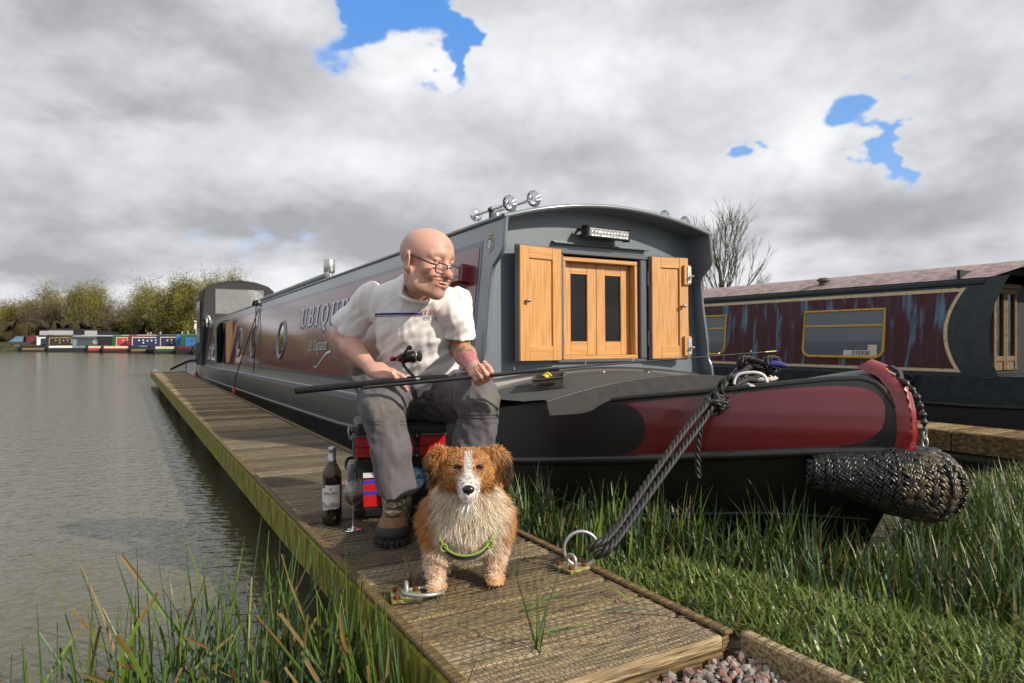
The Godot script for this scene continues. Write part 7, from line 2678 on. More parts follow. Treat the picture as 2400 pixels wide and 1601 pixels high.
	for s in [-1.0, 1.0]:
		mb = MB.new(); mb.ball(Vector3(0.006 + s * 0.030, 0.3675, 0.0870), Vector3.ONE * 0.0088, 14)
		part(mb, "eye", mat("dog_eye", lin(0.030, 0.010, 0.004), 0.05), body)
		mb = MB.new()
		mb.tube(rope_path([Vector3(0.006 + s * 0.018, 0.3655, 0.0940), Vector3(0.006 + s * 0.029, 0.3745, 0.0955), Vector3(0.006 + s * 0.041, 0.368, 0.0885)], 0.004), 0.0022, 6)
		mb.tube(rope_path([Vector3(0.006 + s * 0.018, 0.3655, 0.0940), Vector3(0.006 + s * 0.030, 0.3605, 0.0955), Vector3(0.006 + s * 0.041, 0.367, 0.0885)], 0.004), 0.0018, 6)
		part(mb, "eyelid", mat("dog_lid", lin(0.02, 0.013, 0.010), 0.5), body)
	for l in fore:
		for k in 4:
			mb = MB.new()
			var c := Vector3(l[2] + (k - 1.5) * 0.0115, 0.011, 0.050 + l[1] - absf(k - 1.5) * 0.005)
			mb.tube([c, c + Vector3(0, -0.002, 0.006), c + Vector3(0, -0.008, 0.010)], [0.003, 0.0026, 0.0012], 6)
			part(mb, "claw", blk, body)
	# lime green harness strap with a dark chest pad
	var h := Node3D.new(); h.name = "harness"; t.add_child(h, true)
	var lime := mat("harness_lime", lin(0.20, 0.30, 0.05), 0.6)
	mb = MB.new()
	var hp := rope_path([Vector3(-0.088, 0.205, 0.02), Vector3(-0.082, 0.165, 0.050), Vector3(-0.055, 0.128, 0.078), Vector3(-0.01, 0.112, 0.088), Vector3(0.04, 0.122, 0.082), Vector3(0.076, 0.158, 0.055), Vector3(0.086, 0.205, 0.02)], 0.008)
	for i in hp.size(): hp[i] -= Vector3(0, -0.004, 0.016)
	mb.tube(hp, 0.0036, 8)
	for k in [0.28, 0.72]:
		var p: Vector3 = hp[int(k * (hp.size() - 1))]
		var rg := []
		for j in 12: rg.append(p + Vector3(cos(TAU * j / 12.0) * 0.009, sin(TAU * j / 12.0) * 0.010 - 0.004, 0.004))
		mb.tube(rg, 0.0028, 6, false, true)
	part(mb, "lime_piping", lime, h)
	mb = MB.new()
	var rows := []
	for i in 15:
		var p: Vector3 = hp[int(lerpf(0.2, 0.8, i / 14.0) * (hp.size() - 1))]
		rows.append([p + Vector3(0, 0.002, -0.002), p + Vector3(0, -0.016, -0.006)])
	mb.grid(rows)
	part(mb, "chest_pad", mat("harness_grey", lin(0.03, 0.03, 0.04), 0.8), h)
	mb = MB.new(); mb.ball(Vector3(0.022, 0.190, 0.085), Vector3(0.004, 0.007, 0.003), 8)
	part(mb, "tag", mat("tag_teal", lin(0.10, 0.22, 0.18), 0.4), h)

# ---------------------------------------------------------------- the worn boat behind
func make_second_boat() -> void:
	var b := thing("narrowboat", "weathered maroon narrowboat with yellow framed windows behind the bow", "narrowboat", Vector3(7.66, 0, -3.3))
	var teal := mat("old_teal", lin(0.012, 0.030, 0.038), 0.45, 0.0, with(tri_opts(Vector3(2, 2, 2), false), {"albedo_texture": noise_tex("scuff", 0.02)}))
	var worn := mat("worn_maroon", lin(1, 1, 1), 0.6, 0.0, {"albedo_texture": noise_tex("worn_paint", 0.018, 512, [[0.0, Color(0.20, 0.03, 0.07)], [0.53, Color(0.25, 0.045, 0.085)], [0.61, Color(0.25, 0.14, 0.20)], [0.72, Color(0.28, 0.38, 0.46)], [1.0, Color(0.40, 0.55, 0.63)]], false, 1.0, 95, 6), "uv1_triplanar": true, "uv1_scale": Vector3(1, 0.13, 0.85), "uv1_offset": Vector3(0, 0.13, 0.4)})
	var cream := mat("old_cream", lin(0.62, 0.50, 0.29), 0.5, 0.0, with(tri_opts(Vector3(3, 3, 3), false), {"albedo_texture": noise_tex("cream_chips", 0.02, 256, [[0.0, Color(0.6, 0.4, 0.25)], [0.2, Color(0.95, 0.95, 0.95)], [1.0, Color(1, 1, 1)]], false, 1.0, 97)}))
	var black := mat("old_blacking", lin(0.008, 0.008, 0.007), 0.6)
	var mb := MB.new()
	# hull: upper strip and blacked bottom, long towards the stern, tapering to a bow outside the picture
	for part_ in [[-0.3, 0.42, black, "hull"], [0.42, 0.70, teal, "topsides"]]:
		mb = MB.new()
		for s in [-1.0, 1.0]:
			var rows := []
			for z in [-10.0, -4.0, 0.0, 1.0, 1.7, 2.3, 2.8, 3.1]:
				var w := 1.03 if z < 0.2 else 1.03 * (1.0 - pow((z - 0.2) / 3.1, 2.2))
				var up := 0.10 * smooth(-1.0, 3.0, z)
				rows.append([Vector3(s * w, part_[0] + (up if part_[0] > 0 else 0.0), z), Vector3(s * (w + 0.004), part_[1] + up, z)])
			mb.grid(rows)
		for i in mb.n.size():
			if mb.n[i].x * mb.v[i].x < 0.0: mb.n[i] = -mb.n[i]
		part(mb, part_[3], part_[2], b)
	mb = MB.new(); mb.tube([Vector3(-1.035, 0.42, -10), Vector3(-1.035, 0.45, 0.0), Vector3(-0.95, 0.48, 1.2)], 0.02, 8)
	part(mb, "rubbing_strake", black, b)
	mb = MB.new(); mb.box(Vector3(0, 0.705, -4.9), Vector3(2.06, 0.02, 10.2), 0.004)
	part(mb, "side_deck", teal, b)
	var sx := func(y: float) -> float: return 0.94 - (y - 0.70) * 0.10
	var fz := func(y: float) -> float: return 0.15 + 0.10 * (pow((y - 1.12) / 0.42, 2.0) - 1.0)
	for s in [-1.0, 1.0]:
		mb = MB.new()
		var rows := []
		for j in 17:
			var y := lerpf(0.70, 1.62, j / 16.0)
			rows.append([Vector3(s * sx.call(y), y, -10.0), Vector3(s * sx.call(y), y, -3.0), Vector3(s * sx.call(y), y, fz.call(y) + 0.06)])
		mb.grid(rows)
		fix_side(mb, s)
		part(mb, "cabin_side", teal, b)
	# cream border and the worn panel inside it, with the hollow front edge
	for e in [[0.745, 1.530, 0.0, 0.0025, cream, "cream_border"], [0.776, 1.497, 0.035, 0.005, worn, "worn_panel"]]:
		mb = MB.new()
		var rows := []
		for j in 17:
			var y := lerpf(e[0], e[1], j / 16.0)
			var row := []
			for i in 13: row.append(Vector3(-sx.call(y) - e[3], y, lerpf(-10.0, -0.10 + 0.15 * (pow((y - 1.13) / 0.40, 2.0) - 1.0) - e[2], i / 12.0)))
			rows.append(row)
		mb.grid(rows)
		fix_side(mb, -1.0)
		part(mb, e[5], e[4], b)
	mb = MB.new()
	var rr := []
	for z in [-10.0, -5.0, 0.0, 0.45]:
		var row := []
		for i in 17:
			var x := lerpf(-0.86, 0.86, i / 16.0)
			row.append(Vector3(x, 1.615 + 0.20 * (1.0 - pow(absf(x) / 0.86, 2.0)), minf(z, 0.12 + 0.33 * (1.0 - pow(absf(x) / 0.86, 2.0)))))
		rr.append(row)
	mb.grid(rr)
	for i in mb.n.size():
		if mb.n[i].y < 0.0: mb.n[i] = -mb.n[i]
	part(mb, "roof", mat("old_roof", lin(0.36, 0.27, 0.26), 0.8, 0.0, with(tri_opts(Vector3(1.5, 1.5, 1.5), false), {"albedo_texture": noise_tex("scuff", 0.02)})), b)
	mb = MB.new(); mb.box(Vector3(-0.845, 1.578, -4.95), Vector3(0.05, 0.05, 10.0), 0.01)
	part(mb, "roof_rail", teal, b)
	# front wall and weathered doors
	mb = MB.new(); mb.box(Vector3(0, 1.2, -0.17), Vector3(1.72, 1.0, 0.03), 0.0)
	mb.prism(PackedVector2Array([Vector2(-0.86, 1.6), Vector2(0.86, 1.6), Vector2(0.5, 1.74), Vector2(0, 1.80), Vector2(-0.5, 1.74)]), -0.185, -0.155)
	part(mb, "front_wall", mat("old_dark", lin(0.010, 0.012, 0.013), 0.6), b)
	var grain := mat("grey_wood", lin(0.42, 0.37, 0.31), 0.9, 0.0, {"albedo_texture": noise_tex("plank2", 0.03), "uv1_triplanar": true, "uv1_scale": Vector3(6, 0.8, 6)})
	for s in [0, 1]:
		var d := Node3D.new(); d.name = "front_door"; b.add_child(d, true)
		d.position = Vector3(-0.30 + 0.22 * s, 0, -0.15)
		for q in [[Vector3(0.02, 1.15, 0.01), Vector3(0.04, 0.80, 0.03)], [Vector3(0.195, 1.15, 0.01), Vector3(0.04, 0.80, 0.03)], [Vector3(0.1075, 1.525, 0.009), Vector3(0.135, 0.05, 0.028)], [Vector3(0.1075, 0.86, 0.009), Vector3(0.135, 0.05, 0.028)], [Vector3(0.1075, 0.79, 0.004), Vector3(0.135, 0.09, 0.018)]]:
			mb = MB.new(); mb.box(q[0], q[1], 0.004)
			part(mb, "door_timber", grain, d)
		mb = MB.new(); mb.box(Vector3(0.1075, 1.19, 0.0), Vector3(0.135, 0.62, 0.006), 0.0)
		part(mb, "pane", mat("dark_glass", lin(0.004, 0.004, 0.004), 0.03), d)
	mb = MB.new(); mb.box(Vector3(-0.085, 1.575, -0.13), Vector3(0.50, 0.045, 0.05), 0.004); mb.box(Vector3(-0.335, 1.16, -0.13), Vector3(0.03, 0.80, 0.05), 0.004)
	part(mb, "door_frame", grain, b)
	# yellow framed windows
	var yel := mat("yellow_frame", lin(0.58, 0.34, 0.03), 0.4, 0.0, with(tri_opts(Vector3(4, 4, 4), false), {"albedo_texture": noise_tex("cream_chips", 0.02)}))
	for w in [[-1.80, -0.86], [-4.00, -2.97]]:
		var wn := Node3D.new(); wn.name = "window"; b.add_child(wn, true)
		wn.position = Vector3(-sx.call(1.11) - 0.008, 1.113, (w[0] + w[1]) * 0.5)
		wn.rotation.z = -0.10
		var L: float = w[1] - w[0]
		var loop := []
		for q in [[-0.5, 0.25], [0.5, 0.25], [0.5, -0.18], [0.475, -0.225], [0.42, -0.25], [-0.42, -0.25], [-0.475, -0.225], [-0.5, -0.18]]: loop.append(Vector3(0, q[1], q[0] * L))
		mb = MB.new(); mb.tube(loop, 0.016, 8, false, true)
		mb.box(Vector3(-0.002, 0.085, 0), Vector3(0.02, 0.022, L * 0.97), 0.003)
		part(mb, "frame", yel, wn)
		mb = MB.new()
		var poly := PackedVector2Array()
		for q in loop: poly.append(Vector2(q.z, q.y))
		mb.prism(poly, -0.002, 0.002, Transform3D(Basis(Vector3(0, 0, 1), Vector3.UP, Vector3(-1, 0, 0)), Vector3.ZERO))
		part(mb, "pane", mat("old_window_glass", lin(0.055, 0.085, 0.11), 0.06, 0.0, {"clearcoat_enabled": true, "clearcoat": 1.0}), wn)
		if w[0] > -3.0:
			mb = MB.new(); mb.box(Vector3(-0.006, -0.205, 0.215), Vector3(0.002, 0.058, 0.36), 0.0)
			part(mb, "number_plate", mat("plate_white", lin(0.55, 0.56, 0.56), 0.5), wn)
			var tx := put(text_mesh("515938", 0.075, 0.001, "Droid Sans", 700), "number", mat("label_ink", lin(0.02, 0.02, 0.022), 0.7), wn)
			tx.transform = Transform3D(Basis(Vector3(0, 0, 0.82), Vector3(0, 0.8, 0.12), Vector3(-1, 0, 0)), Vector3(-0.0085, -0.205, 0.235))
			mb = MB.new(); mb.box(Vector3(-0.0075, -0.175, 0.36), Vector3(0.002, 0.115, 0.10), 0.0)
			part(mb, "paper_licence", mat("old_paper", lin(0.58, 0.53, 0.40), 0.8), wn)
	mb = MB.new(); mb.lathe([Vector2(0, 0.10), Vector2(0.045, 0.095), Vector2(0.075, 0.07), Vector2(0.075, 0.06), Vector2(0.05, 0.055), Vector2(0.05, 0.0)], Transform3D(Basis.IDENTITY, Vector3(-0.70, 1.66, -1.70)), 18)
	part(mb, "roof_vent", mat("vent_grey", lin(0.06, 0.055, 0.05), 0.6), b)
	var lamp := Node3D.new(); lamp.name = "roof_lamp"; b.add_child(lamp, true)
	lamp.position = Vector3(-0.12, 1.90, 0.15)
	mb = MB.new(); mb.lathe([Vector2(0, -0.06), Vector2(0.05, -0.055), Vector2(0.075, -0.02), Vector2(0.078, 0.012), Vector2(0.07, 0.012)], Transform3D(Basis(Vector3.RIGHT, PI / 2), Vector3.ZERO), 18); mb.box(Vector3(0, -0.085, -0.02), Vector3(0.03, 0.05, 0.03), 0.004)
	part(mb, "housing", mat("lamp_black", lin(0.012, 0.012, 0.012), 0.4), lamp)
	mb = MB.new(); mb.lathe([Vector2(0, 0.008), Vector2(0.07, 0.008)], Transform3D(Basis(Vector3.RIGHT, PI / 2), Vector3.ZERO), 18)
	for i in mb.n.size(): mb.n[i] = Vector3(0, 0, 1)
	part(mb, "lens", mat("lamp_reflector", lin(0.5, 0.5, 0.5), 0.3, 0.7), lamp)
	var rp := thing("coiled_rope", "tangle of black rope hanging on the side of the worn boat", "rope", Vector3(6.60, 0.66, -3.82))
	mb = MB.new()
	for i in 5:
		var pts := []
		for j in 9: pts.append(Vector3(-0.02 + 0.012 * sin(j * 2.0 + i), 0.01 + sin(TAU * j / 8.0) * (0.05 - 0.006 * i), cos(TAU * j / 8.0) * (0.05 + 0.004 * i)))
		mb.tube(rope_path(pts, 0.02), 0.012, 6)
	mb.tube([Vector3(-0.01, -0.04, 0), Vector3(-0.012, -0.22, 0.01)], 0.010, 6)
	part(mb, "coil", mat("old_rope", lin(0.012, 0.014, 0.014), 0.8), rp)

# ---------------------------------------------------------------- boats across the basin
func make_far_boats() -> void:
	# [angle from jetty axis (deg), distance, length, cabin colour, panel colour, bow band colours, label, canopy, letters]
	var K := {"black": lin(0.012, 0.012, 0.014), "blue": lin(0.03, 0.12, 0.34), "navy": lin(0.012, 0.022, 0.075), "cream": lin(0.62, 0.53, 0.36), "red": lin(0.40, 0.03, 0.04), "maroon": lin(0.13, 0.012, 0.03), "green": lin(0.005, 0.09, 0.03), "grey": lin(0.16, 0.21, 0.25), "slate": lin(0.05, 0.06, 0.07), "tarp": lin(0.10, 0.20, 0.32), "white": lin(0.66, 0.68, 0.68), "gold": lin(0.42, 0.27, 0.05), "wood": lin(0.20, 0.13, 0.06), "sky": lin(0.10, 0.30, 0.55)}
	var L := [
		[-7.9, 93.0, 9.0, "tarp", "tarp", "cream", "black", "distant boat under a pale blue cover at the left edge", 0, ""],
		[-6.75, 91.0, 6.0, "maroon", "maroon", "gold", "gold", "distant small maroon boat beside the blue covered one", 0, ""],
		[-6.2, 88.0, 7.0, "white", "navy", "cream", "black", "distant cream and blue cruiser left of the black boat", 1, ""],
		[-5.75, 84.0, 9.0, "black", "black", "black", "wood", "distant black boat with gold lined panels and canopy", 2, "gold"],
		[-4.25, 79.0, 15.0, "grey", "slate", "white", "sky", "distant grey boat with black cover and pale blue bow", 3, ""],
		[-1.90, 74.0, 9.0, "green", "red", "cream", "red", "distant green boat with lettered red panel", 0, "cream"],
		[-0.95, 71.5, 8.0, "maroon", "navy", "cream", "maroon", "distant maroon and navy boat with cream bow band", 0, "white"],
		[0.80, 68.0, 7.0, "navy", "navy", "navy", "wood", "distant navy boat with cream framed panel", 0, "cream"],
		[2.05, 66.0, 5.0, "blue", "blue", "navy", "black", "distant bright blue boat beside the green one", 0, ""],
		[2.35, 64.5, 6.0, "green", "blue", "cream", "green", "distant green and blue boat with cream bow", 0, "green"],
		[3.85, 62.0, 6.0, "green", "cream", "maroon", "black", "distant boat with cream panel and red writing", 0, "red"],
		[5.0, 59.5, 10.0, "grey", "cream", "slate", "black", "distant grey boat with cream panel and round window", 4, ""]]
	for e in L:
		var an := deg_to_rad(e[0])
		var at := Vector3(sin(an) * e[1], 0, -cos(an) * e[1])
		var b := thing("moored_boat", e[7], "boat", at, -an - 0.20, "boats moored across the basin")
		# own axes: x to the right along the boat, bow at x = 0, z towards the viewer
		var len_: float = e[2]
		var cab: Material = mat("far_" + e[3], K[e[3]], 0.4)
		var pan: Material = mat("far_" + e[4], K[e[4]], 0.4)
		var mb := MB.new()
		mb.prism(PackedVector2Array([Vector2(0.0, -0.2), Vector2(len_, -0.2), Vector2(len_, 0.42), Vector2(1.6, 0.42), Vector2(0.2, 0.62), Vector2(-0.25, 0.7), Vector2(-0.2, 0.4)]), -0.95, 0.95)
		part(mb, "hull", mat("far_black", K["black"], 0.5), b)
		for q in 2:
			mb = MB.new(); mb.box(Vector3(0.95, 0.52 - 0.22 * q, 0.965), Vector3(1.9, 0.19, 0.02), 0.0)
			part(mb, "bow_band", mat("far_" + e[5 + q], K[e[5 + q]], 0.5), b)
		mb = MB.new(); mb.prism(PackedVector2Array([Vector2(-0.9, 0.42), Vector2(0.9, 0.42), Vector2(0.78, 1.55), Vector2(0.4, 1.63), Vector2(0, 1.66), Vector2(-0.4, 1.63), Vector2(-0.78, 1.55)]), 1.9, len_ - 0.6, Transform3D(Basis(Vector3(0, 0, -1), Vector3.UP, Vector3(1, 0, 0)), Vector3.ZERO))
		part(mb, "cabin", cab, b)
		mb = MB.new(); mb.box(Vector3((2.5 + len_) * 0.5, 1.60, 0.0), Vector3(len_ - 2.7, 0.05, 1.66), 0.01)
		part(mb, "roof", mat("far_roof_" + ("w" if e[1] > 70.0 and e[1] < 80.0 else "g"), lin(0.6, 0.62, 0.65) if e[1] > 70.0 and e[1] < 80.0 else lin(0.20, 0.20, 0.20), 0.6), b)
		var tilt := Basis(Vector3.RIGHT, -0.106)
		var fx := 2.2
		for q in (2 if len_ > 8.0 else 1):
			var w := minf(2.6, (len_ - 3.4) / (2.0 if len_ > 8.0 else 1.0))
			mb = MB.new(); mb.box(Vector3(fx + w * 0.5, 1.0, 0.855), Vector3(w, 0.86, 0.02), 0.0, tilt)
			part(mb, "panel_border", mat("far_" + (e[9] if e[9] else e[3]), K[e[9] if e[9] else e[3]], 0.5), b)
			mb = MB.new(); mb.box(Vector3(fx + w * 0.5, 1.0, 0.868), Vector3(w - 0.12, 0.74, 0.02), 0.0, tilt)
			part(mb, "panel", pan, b)
			if e[8] == 4 or (e[9] == "" and q == 0):
				mb = MB.new(); mb.lathe([Vector2(0.0, 0.012), Vector2(0.17, 0.012), Vector2(0.20, 0.03), Vector2(0.26, 0.03), Vector2(0.27, 0.0)], Transform3D(Basis(Vector3.RIGHT, PI / 2 - 0.106), Vector3(fx + w * 0.62, 1.02, 0.872)), 18)
				part(mb, "porthole", mat("far_porthole", lin(0.25, 0.27, 0.27), 0.3, 0.4), b)
			elif e[9] != "":
				for k in 2:
					mb = MB.new()
					for j in 5: mb.box(Vector3(fx + w * (0.22 + 0.13 * j), 1.13 - 0.24 * k + 0.03 * sin(j * 2.1), 0.884 + 0.02 * (1 - k)), Vector3(0.11, 0.13, 0.01), 0.0, tilt)
					part(mb, "lettering", mat("far_" + e[9], K[e[9]], 0.5), b)
			fx += w + 0.25
		if e[8] == 2 or e[8] == 1:
			mb = MB.new(); mb.prism(PackedVector2Array([Vector2(2.0, 1.5), Vector2(len_ - 0.4, 1.5), Vector2(len_ - 1.0, 2.05), Vector2(4.0, 2.4), Vector2(2.3, 2.25)]), -0.8, 0.8)
			part(mb, "canopy", mat("far_black" if e[8] == 2 else "far_sky", K["black"], 0.7), b)
			for q in 2:
				mb = MB.new(); mb.box(Vector3(3.2 + q * 2.6, 1.92, 0.81), Vector3(2.1 if q == 0 else 1.1, 0.44, 0.01), 0.0)
				part(mb, "canopy_window", mat("far_vinyl", lin(0.36, 0.36, 0.38), 0.15), b)
		if e[8] == 3:
			mb = MB.new(); mb.prism(PackedVector2Array([Vector2(0.4, 1.45), Vector2(6.8, 1.45), Vector2(7.4, 1.66), Vector2(5.4, 1.35), Vector2(3.2, 1.25), Vector2(0.8, 1.5)]), -0.93, 0.93)
			mb.box(Vector3(4.6, 0.95, 0.0), Vector3(1.4, 1.1, 1.85), 0.1)
			part(mb, "black_cover", mat("far_black", K["black"], 0.5), b)
		mb = MB.new(); mb.lathe([Vector2(0, 0.30), Vector2(0.07, 0.30), Vector2(0.07, 0.0)], Transform3D(Basis.IDENTITY, Vector3(len_ * 0.55, 1.63, 0.2)), 10)
		part(mb, "flue", mat("far_flue", lin(0.3, 0.3, 0.3), 0.4), b)
		mb = MB.new(); mb.ball(Vector3(-0.30, 0.30, 0), Vector3(0.28, 0.24, 0.4), 10)
		part(mb, "rope_fender", mat("far_black", K["black"], 0.5), b)
	var g := thing("gazebo", "dark pyramid roofed shelter behind the moored boats", "gazebo", Vector3(sin(-0.062) * 99.0, 0.9, -cos(0.062) * 99.0))
	var mb := MB.new(); mb.lathe([Vector2(0, 2.5), Vector2(2.6, 1.35), Vector2(2.6, 1.2)], Transform3D(Basis(Vector3.UP, 0.4), Vector3.ZERO), 4)
	part(mb, "roof", mat("gazebo_roof", lin(0.045, 0.045, 0.05), 0.8), g)
	for k in 4:
		mb = MB.new(); mb.box(Vector3(1.6 * (1 if k % 2 else -1), 0.2, 1.6 * (1 if k < 2 else -1)), Vector3(0.12, 2.2, 0.12), 0.01)
		part(mb, "post", mat("gazebo_post", lin(0.1, 0.08, 0.06), 0.9), g)
	var mast := thing("weather_mast", "thin white instrument mast above the green boats", "mast", Vector3(sin(deg_to_rad(4.1)) * 61.0 + 0.9, 1.62, -cos(deg_to_rad(4.1)) * 61.0))
	mb = MB.new(); mb.tube([Vector3(0, 0, 0), Vector3(0, 1.05, 0)], 0.025, 6)
	part(mb, "pole", mat("white_enamel", lin(0.7, 0.7, 0.7), 0.25), mast)
	mb = MB.new(); mb.box(Vector3(-0.08, 0.62, 0), Vector3(0.14, 0.42, 0.14), 0.03); mb.box(Vector3(-0.08, 1.05, 0), Vector3(0.16, 0.12, 0.14), 0.03); mb.box(Vector3(0.10, 0.60, 0), Vector3(0.16, 0.14, 0.10), 0.03)
	part(mb, "sensors", mat("white_enamel", lin(0.7, 0.7, 0.7), 0.25), mast)

# ---------------------------------------------------------------- trees
func limb(mb: MB, p: Vector3, d: Vector3, l: float, r: float, depth: int, tips: Array, rr: RandomNumberGenerator, spread: float, rise: float, kids: int, sides := 5) -> void:
	var m := p + d * l * 0.5 + Vector3(rr.randf_range(-1, 1), 0, rr.randf_range(-1, 1)) * l * 0.05
	var e := m + (d + Vector3(0, rise * 0.2, 0)).normalized() * l * 0.5
	mb.tube([p, m, e], [r, r * 0.85, r * 0.68], sides if depth > 1 else 3, false)
	if depth < 3: tips.append([e, d, l])
	if depth == 0: return
	for i in kids:
		var f := rr.randf_range(0.45, 1.0) if i > 0 else 1.0
		var nd := (d + Vector3(rr.randf_range(-1, 1), rr.randf_range(-0.35, 0.75) * rise + 0.1, rr.randf_range(-1, 1)) * spread).normalized()
		limb(mb, p.lerp(e, f), nd, l * rr.randf_range(0.62, 0.82), r * 0.60, depth - 1, tips, rr, spread, rise, kids, sides)

# a crown 8 m high and wide: many small leaves or bare twigs, gathered in uneven lobes
func crown_mesh(kind: int, sd: int) -> ArrayMesh:
	var rr := RandomNumberGenerator.new(); rr.seed = sd
	var v := PackedVector3Array()
	var c := PackedColorArray()
	var ix := PackedInt32Array()
	var lobes := []
	for k in 17:
		var h := pow(rr.randf(), 0.75)
		var r := 4.0 * (1.0 - 0.75 * pow(h, 1.7)) * rr.randf_range(0.25, 0.85)
		var an := rr.randf() * TAU
		lobes.append([Vector3(cos(an) * r, 8.0 * (0.10 + 0.76 * h), sin(an) * r), rr.randf_range(0.45, 0.95), rr.randf_range(0.75, 1.3)])
	for k in (5200 if kind == 0 else 3600):
		var lb: Array = lobes[rr.randi() % lobes.size()]
		var p: Vector3 = lb[0] + Vector3(rr.randfn(), rr.randfn() * 1.15, rr.randfn()) * lb[1]
		if k % 4 == 0: p = Vector3(rr.randfn() * 1.5, rr.randf() * 6.2, rr.randfn() * 1.4)
		if k % 7 == 0: p.y += rr.randf() * 1.3
		p.y = maxf(p.y, 0.05)
		var col := (Color(0.27, 0.25, 0.035).lerp(Color(0.15, 0.15, 0.028), rr.randf()) if kind == 0 else Color(0.16, 0.115, 0.066).lerp(Color(0.115, 0.098, 0.05), rr.randf()))
		if kind == 0 and rr.randf() < 0.22: col = Color(0.12, 0.09, 0.045)
		col = col * rr.randf_range(0.75, 1.25) * lb[2]
		for q in (4 if kind == 0 else 3):
			var d := Vector3(rr.randf_range(-1, 1), rr.randf_range(-0.5, 1.2), rr.randf_range(-1, 1)).normalized()
			var l := rr.randf_range(0.14, 0.26) if kind == 0 else rr.randf_range(0.35, 0.8)
			var w := d.cross(Vector3(rr.randf_range(-1, 1), rr.randf_range(-1, 1), rr.randf_range(-1, 1))).normalized() * (0.034 if kind == 0 else 0.011)
			var o := p + Vector3(rr.randf_range(-1, 1), rr.randf_range(-1, 1), rr.randf_range(-1, 1)) * 0.25
			var i := v.size()
			for e in [o, o + d * l * 0.5 + w, o + d * l, o + d * l * 0.5 - w]:
				v.append(e); c.append(col)
			ix.append_array([i, i + 1, i + 2, i, i + 2, i + 3])
	var arr := []
	arr.resize(Mesh.ARRAY_MAX)
	arr[Mesh.ARRAY_VERTEX] = v
	arr[Mesh.ARRAY_COLOR] = c
	arr[Mesh.ARRAY_INDEX] = ix
	var m := ArrayMesh.new()
	m.add_surface_from_arrays(Mesh.PRIMITIVE_TRIANGLES, arr)
	return m

